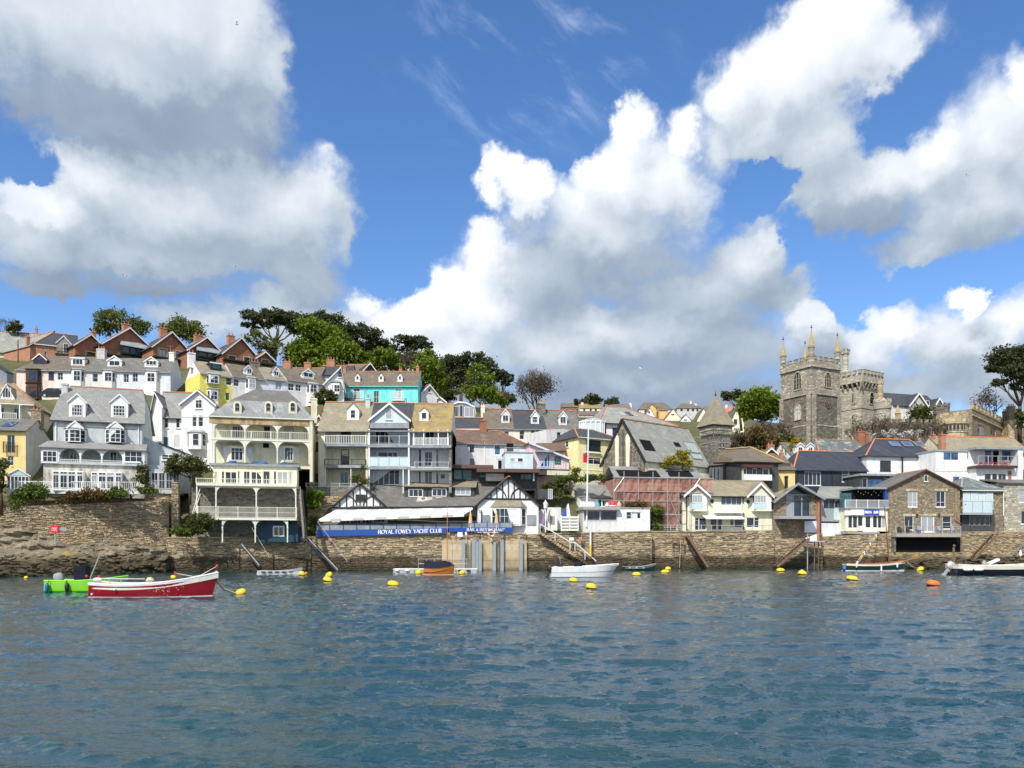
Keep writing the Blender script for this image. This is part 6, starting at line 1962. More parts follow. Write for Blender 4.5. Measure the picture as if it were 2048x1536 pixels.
b.part('balcony', MB().box(x0, x1,-.9,-.01, z0, b.z(949,-.9)), TRIM)
b.part('balcony_recess', MB().box(x0, x1,-.12,-.01, b.z(949,-.9), z1), CREAM)
for i, (f0, f1) in enumerate(((0,.12),(.12,.36),(.36,.52),(.52,.74),(.74,.97))):
 window(b.o, x0 + (x1 - x0) * f0, x0 + (x1 - x0) * f1, b.z(949,-.9), z1 - .5,-.2 if i else -.5,1,1, BROWNF if i in (1,3) else TRIM, GLASS, sill=False, name='balcony_window')
b.part('balcony_roof', MB().box(x0 - .2, x1 + .2,-1.1,0, z1 - .45, z1), BROWNF)
backhouse('small grey house with a white edged gable behind the dark hipped house', 1524,1560,130,896,912, DGREY, SLATE_T, front=True, chims=[((1536,1549,889,902,3), RG)], D=6)
backhouse('brown roofed house with an orange chimney by the dark hipped house', 1545,1578,127,908,925, CREAM, SLATE_B, chims=[((1561,1567,905,918,2), RG)], D=6, dz=4, wins=())
backhouse('mustard yellow rendered wall house behind the stone studio', 1556,1590,126,926,938, OCHRE, SLATE_B, ridgem=None, D=4, dz=6, wins=[(1571,951,1575,972,1,1)])
# black boarded passage left of it
b = B('house', 'narrow dark boarded house front between scaffold and dark hipped house', (1418,124),(1446,123),965, 'house', dz=3)
b.part('wall', MB().box(0, b.w, 0,4,-3, b.z(930)), DGREY)
for r in ((1420,936,1425,960),(1427,936,1432,960),(1434,936,1440,962)): b.wins([(*r, 1,1, {'fm': LEAD})], proud=True, sill=False)
b.part('roof', MB().slab([(-.2,-.3, b.z(930)),(b.w, -.3, b.z(929)),(b.w, 4, b.z(922)),(-.2,4, b.z(922))],.1), SLATE_B)

# ------------------------------------------------------------------ cream twin gabled house on the quay
b = B('house', 'cream house with twin white gabled bays and a picket balcony on the quay', (1365,114.6),(1545,116.6),1061, 'house', dz=.6)
w = b.w; ze = b.z(989)
hs = [(1390,1036,1398,1060,1,2, {'tsplit': .8}),(1398,1036,1413,1060,1,1),(1421,1037,1434,1060,1,1),(1436,1037,1445,1060,1,1),(1461,1036,1467,1055,1,2, {'tsplit': .7}),(1469,1036,1486,1055,1,1),(1493,1035,1509,1055,1,1),(1509,1035,1518,1055,1,2, {'tsplit': .7}),(1442,990,1484,1012,4,1)]
b.wall(LCREAM, 0, w, -.6, ze, 0,8,[b.rect(h[:4]) for h in hs]); b.wins(hs, sill=False)
b.roof_side(SLATE_T, -.2, w + .3, ze, b.z(961,4),0,8, ridge=SLATE_T, gut=IRON, oh=.45, wallmat=LCREAM)
for (g0, g1, ax, ay, x0, x1, wr) in ((1368,1418,1393,969,1379,1416,(1384,990,1405,1006)),(1494,1545,1520,965,1503,1544,(1509,987,1532,1006))):
 a0, a1 = b.x(g0,-.8), b.x(g1,-.8); ca = b.x(ax, -.8); za = b.z(ay, -.8); zg = b.z(991,-.8)
 b.part('bay_gable', MB().extrude([(a0 + .3,-.8, zg),(a1 - .3,-.8, zg),(ca, -.8, za - .15)],(0,3.8,0)), LCREAM)
 m = MB(); k = (za - zg) / (ca - a0)
 for ea in (a0 - .1, a1 + .1): m.slab([(ea, -1.1, zg - .1),(ca, -1.1, za),(ca, 3.6, za),(ea, 3.6, zg - .1)],.12)
 b.part('gable_roof', m, SLATE_T)
 m = MB()
 for ea in (a0 - .15, a1 + .15): m.extrude([(ea, -1.18, zg - .42),(ca, -1.18, za - .34),(ca, -1.18, za + .04),(ea, -1.18, zg - .06)],(0,.07,0))
 b.part('bargeboard', m, TRIM)
 q0, q1, c0, c1 = b.rect((x0,991, x1,1020),0)
 c1 = zg
 m = MB().extrude([(q0,-.02, c0),(q0 + .5,-.75, c0),(q1 - .5,-.75, c0),(q1,-.02, c0)],(0,0, c1 - c0)); b.part('bay_window', m, TRIM)
 b.part('bay_base', MB().extrude([(q0 - .1,-.02, c0 - .0),(q0 + .45,-.85, c0 - .0),(q1 - .45,-.85, c0 - .0),(q1 + .1,-.02, c0 - .0)],(0,0,-.22)), LCREAM)
 e0, e1, f0, f1 = b.rect(wr, -.75); window(b.o, e0, e1, f0, f1,-.81,4,1, TRIM, paint('net curtain pane', (.36,.38,.37), rough=.1), sill=False, name='bay_sash')
 b.part('bay_panel', MB().box(e0 - .1, e1 + .1,-.80,-.745, c0 + .1, f0 - .1), PALEGL)
 for sx in (-1,1):
  o = window(b.o, -.24,.24, f0, f1,0,1,1, TRIM, GLASST, sill=False, name='bay_sash', rz=-sx * -.97)
  o.location = (q0 + .22 if sx < 0 else q1 - .22,-.42, f0); o.rotation_euler = (0,0,.97 * sx)
x0, x1, z0, z1 = b.rect((1433,1022,1487,1026),-1.1)
b.part('balcony_floor', MB().box(x0, x1,-1.1,0, z0, z1), TRIM)
b.railing(x0, x1, z1 - .1, b.z(1009,-1.1),-1.05, TRIM, n=17, t=.06)
q = MB(); xa, xb = b.x(1408,-1), b.x(1486,-1)
b.part('awning', MB().extrude([(xa, 0, b.z(1030)),(xa, -1.6, b.z(1036,-1.6)),(xa, -1.6, b.z(1038.5,-1.6)),(xa, -1.5, b.z(1036.5,-1.6)),(xa, 0, b.z(1031))],(xb - xa, 0,0)), FABW)
b.chimney(1369,1382,957,985,3.2, STONE_B, 0, th=.9); b.chimney(1382,1386,955,975,3.6, IRON, 0, th=.3)
for px in (1373,1486): x = b.x(px); b.part('downpipe', MB().box(x - .05, x + .05,-.12,-.01,0, ze - .2), IRON)
for px in (1424,1496):
 x = b.x(px); b.part('round_plaque', MB().tube([(x, -.06, b.z(1003)),(x, .0, b.z(1003))],.28,12), IRON)
b = B('glass_balustrade', 'thin glass balustrade in front of the cream twin gabled house', (1300,112.2),(1545,114.6),1061, 'balustrade')
b.railing(0, b.w, 0, b.z(1050),.1, GALV, post=1.6, n=1, name='rail')
b = B('garden_pavilion', 'small slate roofed pavilion with white columns beside the round green tree', (1328,114),(1356,114.5),1061, 'pavilion', dz=.5)
w = b.w; z1 = b.z(1033); za = b.z(1012,1)
for x in (.15, w - .15):
 b.part('column', MB().lathe([(.2,0),(.2,.15),(.15,.2),(.13, z1 - .2),(.2, z1 - .15),(.2, z1)],(x, 0,0),10), TRIM)
b.part('back_wall', MB().box(0, w, 2,2.1,-.5, z1), DGREY)
b.part('roof', MB().slab([(-.3,-.4, z1),(w + .3,-.4, z1),(w * .35,1.5, za),(w * .05,1.5, za)],.1).slab([(w + .3,-.4, z1),(w + .3,3, z1),(w * .35,1.5, za)],.1).slab([(-.3,3, z1),(-.3,-.4, z1),(w * .05,1.5, za)],.1), SLATE_G)

# low white buildings on the quay, left of the cream house
b = B('kiosk', 'low white flat roofed quay office with a wide picture window', (1166,110),(1236,110.6),1051, 'quay office', dz=1)
w = b.w
hs = [(1168,1021,1200,1041,1,1, {'fm': GALV}),(1201,1021,1234,1041,1,1, {'fm': GALV})]
b.wall(LGREY, 0, w, -1, b.z(1020),0,5,[b.rect(h[:4]) for h in hs]); b.wins(hs)
b.part('flat_roof', MB().box(-.2, w + .1,-.8,5, b.z(1020), b.z(1014)), CONCG)
b = B('kiosk', 'low white store with a part blocked window next to the quay office', (1236,110.6),(1300,111.2),1050, 'store', dz=1)
hs = [(1253,1024,1263,1038,1,2),(1263,1024,1282,1038,1,1)]
b.wall(WHITE, 0, b.w, -1, b.z(1017),0,4,[b.rect(h[:4]) for h in hs]); b.wins(hs)
a0, a1, c0, c1 = b.rect((1265,1027,1275,1036)); b.part('window_notice', MB().box(a0, a1,.06,.08, c0, c1), TRIM)
b.part('roof_edge', MB().box(-.05, b.w + .1,-.1,4, b.z(1017), b.z(1015)), CONCG)
b = B('cottage', 'small white cottage with a grey slate roof behind the flagpole', (1160,114),(1240,116),1025, 'cottage', dz=2)
ze = b.z(994)
b.wall(WHITE, 0, b.w, -2, ze, 0,7,[]); b.roof_side(SLATE_G, 0, b.w, ze, b.z(969,3.5),0,7, ridge=None, wallmat=LCREAM, oh=.2, gut=IRON)
b.wins([(1196,998,1203,1013,1,1),(1204,1000,1216,1013,2,1)], proud=True)
backhouse('dark timber shed with a grey felt roof behind the flagpole', 1136,1195,121,960,972, BLACKT, LEAD, ridgem=None, D=4, dz=2)

# ------------------------------------------------------------------ stone studio with the big glazed gable
b = B('house', 'stone studio house with a large glazed gable over the quay', (1545,115.8),(1640,117),1080, 'house', dz=2)
w = b.w; ze = b.z(1001); ca = b.x(1590); za = b.z(967)
x0, x1 = b.x(1572), b.x(1622)
zs = b.z(1033)
hs = [(x0, x1, zs, b.z(989)),(b.x(1563), b.x(1632),-1.2, b.z(1038))]
b.wall(STONE_B, 0.3, w - .2,-2, b.z(1000),0,9, hs, rev=.6, top=False)
m = MB().poly([(.3,0, b.z(1000)),(x0,0, b.z(1000)),(x0,0, b.z(980.5))]); m.poly([(x1,0, b.z(1000)),(w - .2,0, b.z(1000)),(x1,0, b.z(985))])
m.box(x0 - .1, x0,.0,.5, b.z(1000), b.z(981)); m.box(x1, x1 + .1,.0,.5, b.z(1000), b.z(985)); m.box(x0, x1,.62,.7, b.z(1000), b.z(978))
b.part('gable_wall', m, STONE_B)
b.part('gable_glass', MB().extrude([(x0,.3, b.z(989)),(x1,.3, b.z(989)),(x1,.3, b.z(986)),(ca, .3, za - .35),(x0,.3, b.z(981))],(0,.05,0)), GLASS)
for i in range(3): window(b.o, x0 + (x1 - x0) * i / 3, x0 + (x1 - x0) * (i + 1) / 3, zs, b.z(989),.25,1,1, STEELG, GLASS, sill=False, name='glazed_door')
b.part('glass_beam', MB().box(x0, x1,.2,.35, b.z(990.5), b.z(988)), STEELG)
m = MB(); bk = 11
zl = b.z(1004)
m.slab([(-.3,-.9, zl),(ca, -.9, za),(b.x(1590, bk), bk, za),(-.3, bk, zl)],.14); m.slab([(ca, -.9, za),(w + .3,-.9, b.z(997)),(w + .3, bk, b.z(997)),(b.x(1590, bk), bk, za)],.14)
b.part('roof', m, SLATE_T)
m = MB()
for p, q in (((-.3, zl),(ca, za)),((ca, za),(w + .3, b.z(997)))): m.extrude([(p[0],-1.0, p[1] - .3),(q[0],-1.0, q[1] - .3),(q[0],-1.0, q[1] + .04),(p[0],-1.0, p[1] + .04)],(0,.1,0))
b.part('bargeboard', m, LEAD)
x0, x1, z0, z1 = b.rect((1559,1032,1632,1038),-1.6); b.part('balcony_floor', MB().box(x0, x1,-1.6,0, z0, z1), STEELG)
x0, x1, z0, z1 = b.rect((1610,1042,1633,1065),-.05); b.part('garage_door', MB().box(x0, x1,-.05,.3, z0, z1), LAV)
x = b.x(1637); b.part('brick_pier', MB().box(x - .35, x + .25,-.35,.1,-2, b.z(1000)), BRICKO)
b.part('downpipe', MB().tube([(x, -.5, b.z(1003)),(x, -.5,-2)],.09), BROWNF)
b.chimney(1571,1576,952,978,5, IRON, 0, th=.3)
b = B('house', 'pale blue grey wing with slanted window glass beside the glazed studio', (1640,118),(1687,119),1085, 'house', dz=1)
w = b.w; ze = b.z(997)
hs = [(1647,997,1670,1018,2,1, {'fm': STEELG}),(1669,1001,1685,1016,2,1, {'fm': STEELG})]
b.wall(STEELG, 0, w, b.z(1043), ze, 0,8,[b.rect(h[:4]) for h in hs]); b.wins(hs, sill=False)
b.box('panel', PALEGL, (1668,1017,1687,1040),-.06,0)
m = MB().slab([(-1.2,-.4, ze),(w + .1,-.4, ze),(b.x(1710,6),6, b.z(971,6)),(b.x(1640,6),6, b.z(972,6))],.12); b.part('roof', m, SLATE_L)
b.part('undercroft', MB().box(0, w, .6,7,-1, b.z(1043)), DGREY)
x0, x1, z0, z1 = b.rect((1641,1046,1686,1092),-.3); b.part('white_garage_wall', MB().extrude([(x0,-.3, z1),(x1,-.3, z1),(x1,-.3, z0 + .4),(x0,-.3, z0)],(0,.5,0)), LAV)
b.part('ramp_wall', MB().extrude([(b.x(1612,-1),-1, b.z(1076,-1)),(x0 + 1.8,-1, b.z(1058,-1)),(x0 + 1.8,-1, b.z(1083,-1)),(b.x(1612,-1),-1, b.z(1083,-1))],(0,.3,0)), TRIM)

# navy house
b = B('house', 'dark navy rendered house with white windows and a bird streaked slate roof', (1588,127),(1734,129),985, 'house', dz=4)
w = b.w; ze = b.z(938)
hs = [(1609,943,1642,971,4,1),(1684,941,1699,964,1,2, {'tsplit': .66})]
b.wall(NAVY, 0, w, -4, ze, 0,8,[b.rect(h[:4]) for h in hs]); b.wins(hs, fm=TRIM)
b.roof_side(SLATE_N, 0, w, ze, b.z(902,4),0,8, ridge=ORANGER, hl=3.0, gut=NAVY, wallmat=NAVY, oh=.3)
x = b.x(1664); b.part('downpipe', MB().box(x - .05, x + .05,-.12,-.01,-1, ze), IRON)
b = B('house', 'slate hung house with two white gabled dormers behind the navy house', (1588,137),(1650,138.5),930, 'house', dz=4)
ze = b.z(917)
b.wall(WHITE, 0, b.w, -4, ze, 0,8,[]); b.roof_side(SLATE_BG, 0, b.w, ze, b.z(887,4),0,8, ridge=ORANGER)
for x in (1593,1613): b.dormer((x, 892, x + 15,911), 'g', 886,(x + 3,894, x + 12,909),2,2, TRIM, SLATE_BG)
b = B('house', 'house with a chalk streaked dark slate roof and brick chimneys above the navy house', (1640,141),(1742,143),930, 'house', dz=4)
ze = b.z(907)
b.wall(CREAM, 0, b.w, -4, ze, 0,9,[]); b.roof_side(SLATE_BG, 0, b.w, ze, b.z(879,4.5),0,9, ridge=TERRA, wallmat=CREAM, hl=2)
b.chimney(1717,1730,862,885,4.2, BRICK, 2, POTR); b.chimney(1732,1738,866,885,4.6, BRICK, 1, POTR)
# white house with orange hips
b = B('house', 'white house with orange ridged dark hip roof and three roof windows', (1733,130),(1872,132),985, 'house', dz=4)
w = b.w; ze = b.z(910)
hs = [(1760,921,1782,943,2,2, {'fm': BROWNF}),(1851,919,1871,940,2,2, {'fm': BROWNF}),(1811,948,1825,962,1,1, {'fm': GREENF})]
b.wall(WHITE, 0, w, -4, ze, 0,8,[b.rect(h[:4]) for h in hs]); b.wins(hs)
b.roof_side(SLATE_N, 0, w, ze, b.z(878,4),0,8, ridge=ORANGER, hl=4.2, hr=2.2, gut=IRON, oh=.35)
for x in (1785,1810,1834): onroof_rect((x, 886, x + 17,894), GLASSB, 'roof_window', .14,1, b=b)
x = b.x(1804); b.part('downpipe', MB().box(x - .09, x + .09,-.2,-.01,-2, ze - .2), IRON)
b.chimney(1883,1892,868,900,5, BRICKO, 1, POTR)
b = B('house', 'grey flat roofed link building with a blue picture window', (1720,124),(1800,125),985, 'house', dz=3)
hs = [(1725,956,1735,976,1,1),(1736,956,1767,976,1,1, {'gm': GLASSB, 'fm': IRON}),(1768,956,1778,976,1,1)]
b.wall(DGREY, 0, b.x(1780),-3, b.z(952),0,5,[b.rect(h[:4]) for h in hs]); b.wins(hs, sill=False)
b.part('flat_roof', MB().box(-.2, b.x(1782),-.4,5, b.z(952), b.z(948)), LEAD)
b.part('slanting_side', MB().extrude([(b.x(1780),0,-3),(b.x(1802),0,-3),(b.x(1802),0, b.z(972)),(b.x(1780),0, b.z(950))],(0,5,0)), WHITE)
b.part('slanting_roof', MB().slab([(b.x(1781),-.3, b.z(949)),(b.x(1804),-.3, b.z(973)),(b.x(1804),5, b.z(973)),(b.x(1781),5, b.z(949))],.12), SLATE_D)

# cafe with terrace
b = CAFE = B('cafe', 'white fronted quayside cafe with a railed roof terrace and a blue sign', (1689,117),(1778,117.8),1056, 'cafe', dz=.5)
w = b.w
hs = [(1697,1031,1705,1056,1,1),(1706,1031,1715,1056,1,1),(1716,1031,1726,1056,1,1),(1731,1032,1742,1056,1,1),(1746,1031,1755,1056,1,1),(1756,1031,1763.5,1056,1,1),(1764,1031,1771,1056,1,1)]
zt = b.z(1018)
b.wall(LCREAM, .2, w - .2,-.5, zt, 0,5,[b.rect(h[:4]) for h in hs]); b.wins(hs, sill=False)
x0, x1, z0, z1 = b.rect((1690,1021,1771,1031),-.25)
b.part('fascia', MB().box(x0, x1,-.25,.0, z0, z1), TRIM)
a0, a1, c0, c1 = b.rect((1702,1019,1729,1030),-.3); b.part('sign_board', MB().box(a0, a1,-.32,-.26, c0, c1), TRIM)
a0, a1, c0, c1 = b.rect((1728,1018.5,1758.5,1030),-.3)
sg = b.part('sign_board', MB().box(a0, a1,-.33,-.26, c0, c1), SIGNB)
lettering(sg, 'PIZZA', (a0 + (a1 - a0) * .05,-.335, c0 + (c1 - c0) * .27),(1,0,0),(0,0,1),(c1 - c0) * .42, LETTER, False, (a1 - a0) * .44, wk=1.5, nrm=(0,-1,0))
lettering(sg, 'BAR', (a0 + (a1 - a0) * .64,-.335, c0 + (c1 - c0) * .27),(1,0,0),(0,0,1),(c1 - c0) * .42, LETTER, False, (a1 - a0) * .3, wk=1.5, nrm=(0,-1,0))
b.part('terrace_floor', MB().box(0, w, -.3,5, zt, zt + .15), LEAD)
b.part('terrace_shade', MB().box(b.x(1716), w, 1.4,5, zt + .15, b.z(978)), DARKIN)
b.part('terrace_roof', MB().box(b.x(1714), w, -.2,5, b.z(978), b.z(974)), LEAD)
b.part('blue_post', MB().box(b.x(1770), b.x(1775),0,.4, zt + .15, b.z(978)), SIGNB)
b.part('glass_screen', MB().box(b.x(1690), b.x(1714),1.5,1.55, zt + .15, b.z(985)), GLASST)
b.railing(0, w, zt + .15, b.z(1000),-.2, TRIM, n=44, t=.035, post=1.6)
rr = random.Random(3)
BULB = mottled('festoon bulbs', [(0,(.7,.62,.2)),(1,(.8,.75,.4))],3)
for i in range(12):
 px, py = 1717 + i * 5 + rr.uniform(-1,1),983 + (i % 3) * 3.4 + rr.uniform(-1,1)
 x, z = b.q(px, py, .9); b.part('festoon_bulb', MB().lathe([(.02,-.09),(.08,-.04),(.08,.04),(.03,.09)],(x, .9, z),6), BULB)
b.part('white_crate_pile', MB().box(b.x(1713), b.x(1719),-.9,-.3, b.z(1062), b.z(1052)).box(b.x(1721), b.x(1748),-.8,-.2, b.z(1064), b.z(1055)), TRIM)
# dark void below the cafe deck
b.part('deck', MB().box(0, b.x(1752),-.9,1, b.z(1068), b.z(1064)), CONCG)

# brown stone gabled house
b = B('house', 'brown stone gabled house with white sash windows and a glass railed balcony', (1779,117.4),(1920,118.6),1066, 'house', dz=.2)
w = b.w; ze = b.z(974); ca = b.x(1850); za = b.z(939)
hs = [(1816,982,1835,1014,2,2, {'tsplit': .3}),(1872,982,1891,1014,2,2, {'tsplit': .3}),(1809,1032,1827,1060,2,1),(1842,1032,1869,1064,2,1, {'fw': .14}),(1885,1032,1903,1058,1,2)]
b.wall(STONE_B, 0, w, b.z(1104), ze, 0,10,[b.rect(h[:4]) for h in hs], gable=(ca, za), top=False)
b.wins(hs); b.wins([(1848,950,1855,963,1,1)], proud=True)
b.roof_front(SLATE_M, 0, w, ze, za, 0,10, xa=ca, barge=BROWNF, ridge=TERRA, oh=.3)
for r in hs:
 a0, a1, c0, c1 = b.rect(r[:4]); b.part('stone_lintel', MB().box(a0 - .3, a1 + .3,-.05,.02, c1 + .01, c1 + .33), SANDST)
x0, x1, z0, z1 = b.rect((1792,1067,1922,1074),-1.8)
b.part('balcony_slab', MB().box(x0, x1,-1.8,0, z0, z1), CONCG)
b.railing(x0, x1, z1, b.z(1052,-1.8),-1.75, GALV, post=1.5, n=1, name='rail')
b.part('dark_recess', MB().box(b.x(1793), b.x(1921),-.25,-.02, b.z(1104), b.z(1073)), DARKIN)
b.part('recess_side', MB().box(x0 + .1, x0 + .35,-1.2,0, b.z(1104), z0), STONE_G)
x = b.x(1910); b.part('downpipe', MB().tube([(x, -.1, ze - .2),(x, -.1, b.z(1040)),(x + .9,-.1, b.z(1047))],.07), BRICKO)
for px in (1833,1877): x, z = b.q(px, 1030,0); b.part('wall_lamp', MB().lathe([(.05,-.3),(.13,-.2),(.13,.1),(.03,.2)],(x, -.15, z),6), IRON)
# small hipped house on the right
b = B('house', 'little hip roofed house with frosted white glass balcony over a dark base', (1924,119.2),(2006,120.2),1064, 'house', dz=.5)
w = b.w; ze = b.z(978)
b.wall(STONE_B, 0, w, -.5, ze, 0,8,[]); 
b.roof_side(SLATE_BG, 0, w, ze, b.z(955,4),0,8, hl=3.2, hr=3.2, ridge=LEAD, gut=TRIM, oh=.35)
x0, x1, z0, z1 = b.rect((1925,985,1986,1003),-.1)
for i in range(4): window(b.o, x0 + .1 + (x1 - x0) * i / 4, x0 + (x1 - x0) * (i + 1) / 4, z0 - 1.2, z1,-.14,1,1, TRIM, PALEGL, sill=False, name='balcony_door')
x0, x1, z0, z1 = b.rect((1926,1002,1985,1027),-1.3)
b.part('balcony_floor', MB().box(x0, x1,-1.3,0, z0 - .2, z0 + .05), GALV)
b.railing(x0, x1, z0, z1,-1.25, GALV, post=1.6, glass=PALEGL, n=1)
x0, x1, z0, z1 = b.rect((1924,1028,1990,1063),-.2); b.part('dark_base', MB().box(x0, x1,-.2,.1,-.5, z1), DGREY)
for i in range(4):
 a0, a1, c0, c1 = b.rect((1938 + i * 10.6,1031,1947 + i * 10.6,1051),-.2); window(b.o, a0, a1, c0, c1,-.27,1,1, STEELG, sill=False)
x = b.x(2005); b.part('downpipe', MB().tube([(x, -.2, ze - .2),(x, -.2, b.z(1030)),(x + .6,-.2, b.z(1042))],.07), TRIM)
b = B('for_sale_board', 'black and yellow agent board on the little hip roofed house', (1923,118),(1936,118),1019, 'sign')
z = b.z(1004); b.part('black_panel', MB().box(0, b.w, 0,.05, z * .38, z), IRON); b.part('yellow_band', MB().box(0, b.w, 0,.05, z * .12, z * .38 - .003), YELB); b.part('foot_band', MB().box(0, b.w, 0,.05,0, z * .12 - .003), GREENF)
b.part('red_emblem', MB().lathe([(.01,-.12),(.16,-.05),(.16,.08),(.01,.14)],(b.w / 2,-.01, z * .68),8), REDP)
b.part('bracket', MB().beam((-.1,.03, z * .5),(b.w, .5, z * .5),.06), IRON)
b = B('house', 'grey stone house with white windows at the right edge', (2008,121),(2130,122),1064, 'house', dz=1)
hs = [(2038,979,2062,1005,2,2),(2042,1022,2062,1048,2,1)]
b.wall(ASHLAR, 0, b.w, -1, b.z(966),0,8,[b.rect(h[:4]) for h in hs]); b.wins(hs)
b.part('roof', MB().slab([(-.3,-.3, b.z(966)),(b.w, -.3, b.z(966)),(b.w, 6, b.z(958,6)),(-.3,6, b.z(958,6))],.15), SLATE_M)

# white modern house behind
b = B('house', 'white modern flat roofed house with a flower balcony at the right', (1871,127),(1952,128),985, 'house', dz=3)
hs = [(1887,904,1918,921,2,1, {'gm': GLASSB}),(1934,905,1942,918,1,2, {'tsplit': .7}),(1906,953,1920,966,1,1, {'gm': GLASSB}),(1906,966,1920,975,1,1)]
b.wall(WHITE, 0, b.w, -3, b.z(903),0,8,[b.rect(h[:4]) for h in hs]); b.wins(hs)
b.part('roof_edge', MB().box(-.1, b.w, -.15,8, b.z(903), b.z(900)), STEELG)
b.part('string_course', MB().box(0, b.w, -.04,.01, b.z(943), b.z(942)), GREY2)
x = b.x(1946); b.part('downpipe', MB().box(x - .06, x + .06,-.14,-.01,0, b.z(903)), TRIM)
b = B('house', 'white house end with glass balcony and red flowers at the right edge', (1952,126),(2045,127),985, 'house', dz=3)
w = b.w
b.part('back_wall', MB().box(0, w, 1.6,9,-3, b.z(899)), WHITE); b.part('roof_edge', MB().box(-.1, w + .1,-.2,9, b.z(899), b.z(895)), LEAD)
b.part('lower_wall', MB().box(0, b.x(2034),0,1.6, b.z(975), b.z(936)), WHITE)
b.part('side_wall', MB().box(w - .9, w, -.1,1.6,-3, b.z(899)), WHITE)
for r in ((1968,901,1983,932,1,1),(1984,901,1998,932,1,1, DARKIN),(2002,901,2022,922,1,1)):
 a0, a1, c0, c1 = b.rect(r[:4],1.6); window(b.o, a0, a1, c0, c1,1.5,1,1, TRIM, r[6] if len(r) > 6 else GLASSB, sill=False, name='balcony_door')
x0, x1, z0, z1 = b.rect((1957,930,2036,936),-1); b.part('balcony_floor', MB().box(x0, x1,-1,1.6, z0, z1), BROWNF)
b.railing(x0, x1, z1, b.z(912,-1),-.95, GALV, post=1.7, n=1, name='rail')
m = MB(); rr = random.Random(8)
for i in range(60):
 x, y, z = rr.uniform(x0 + .2, x1 - 1.0), rr.uniform(-.8,-.3), z1 + rr.uniform(.05,.5); s = rr.uniform(.05,.12); m.box(x - s, x + s, y - s, y + s, z - s, z + s)
b.part('balcony_flowers', m, plain('red and pink flowers', (.55,.10,.10),.8,.1, var=.6), kind='stuff')
for r in ((1968,947,1982,976,1,1),(1983,947,1994,976,1,1),(1995,947,2012,966,2,1)):
 a0, a1, c0, c1 = b.rect(r[:4],0); window(b.o, a0, a1, c0, c1,-.08, r[4],1, TRIM, GLASS, sill=False)
b.box('red_pier', BRICK, (2018,942,2023,962),-.15,0)
b = B('house', 'broad pale slate roof with an orange ridge below the castle', (1888,138),(2060,140),925, 'house', dz=3)
b.wall(CREAM, 0, b.w, -3, b.z(903),0,8,[]); b.roof_side(SLATE_T, 0, b.w, b.z(903), b.z(874,4),0,8, ridge=ORANGER, wallmat=CREAM)
b.chimney(1866,1871,868,888,3, BRICKO, 1, POTR)
# ------------------------------------------------------------------ church tower
def merlons(b, mat, x0, x1, y0, y1, z, h, n, t=.4, gap=.45, name='battlement'):
 """battlements along a straight parapet from (x0,y0) to (x1,y1); each merlon a part"""
 p, q = Vector((x0, y0, z)), Vector((x1, y1, z)); d = q - p
 for i in range(n):
  a = p + d * ((i + gap * .5) / n); c = p + d * ((i + 1 - gap * .5) / n)
  m = MB(); m.beam(a + Vector((0,0, h / 2)), c + Vector((0,0, h / 2)), t, h)
  m.beam(a + Vector((0,0, h + .05)) - d.normalized() * .06, c + Vector((0,0, h + .05)) + d.normalized() * .06, t + .14,.1)
  b.part(name, m, mat)
b = CH = B('church_tower', 'tall square church tower with four lichened pinnacles and a black clock', (1623,158),(1680,161.7),880, 'church tower', dz=6)
w = b.w; D = w
zs1, zs2, zp, zt = b.z(852), b.z(790), b.z(736), b.z(722)
b.part('lower_shaft', MB().box(-.25, w + .25,-.25, D + .25,-6, zs1), STONE_CD)
b.part('middle_shaft', MB().box(-.1, w + .1,-.1, D + .1, zs1, zs2), STONE_CD)
b.part('upper_shaft', MB().box(0, w, 0, D, zs2, zp), STONE_CH)
for z in (zs1, zs2, zp): b.part('string_course', MB().box(-.32, w + .32,-.32, D + .32, z - .12, z + .14), ASHLAR)
b.part('parapet', MB().box(-.12, w + .12,-.12, D + .12, zp + .14, zt), STONE_CH)
for a in ((0,0, w, 0),(0,0,0, D),(w, D, 0, D),(w, 0, w, D)):
 merlons(b, STONE_CH, a[0], a[2] if a[2] != a[0] else a[0], a[1], a[3], zt, .62,5)
m = .95
for (x, y) in ((0,0),(w, 0),(0, D),(w, D)):
 sx = -1 if x == 0 else 1; sy = -1 if y == 0 else 1
 for (ax0, ax1, ay0, ay1) in ((x - m if sx > 0 else x, x if sx > 0 else x + m, y if sy > 0 else y - .38, y + .38 if sy > 0 else y),(x if sx > 0 else x - .38, x + .38 if sx > 0 else x, y - m if sy > 0 else y, y if sy > 0 else y + m)):
  b.part('buttress', MB().box(ax0, ax1, ay0, ay1,-6, zs2 - .1), STONE_CH)
 tall = 1.12 if (x == 0 and y == 0) else 1.0
 h = (b.z(675) - zt) * tall
 cx, cy = x + (.35 if sx < 0 else -.35), y + (.35 if sy < 0 else -.35)
 if x and y: cx -= 1.1
 t = b.part('pinnacle', MB().lathe([(.62,-1.2),(.62, h * .42),(.74, h * .44),(.74, h * .50),(.55, h * .5)],(cx, cy, zt),8,.39), STONE_CH)
 b.part('pinnacle_spire', MB().lathe([(.62, h * .5),(.10, h * 1.04),(.14, h * 1.06),(.03, h * 1.1)],(cx, cy, zt),8,.39), LICHSP, t)
 vz = zt + h * 1.1
 b.part('weather_vane', MB().tube([(cx, cy, vz - .2),(cx, cy, vz + 1.0)],.04,5).box(cx - .3, cx + .25, cy - .02, cy + .02, vz + .45, vz + .65).box(cx - .14, cx + .14, cy - .02, cy + .02, vz + .85, vz + 1.0), IRON, t)
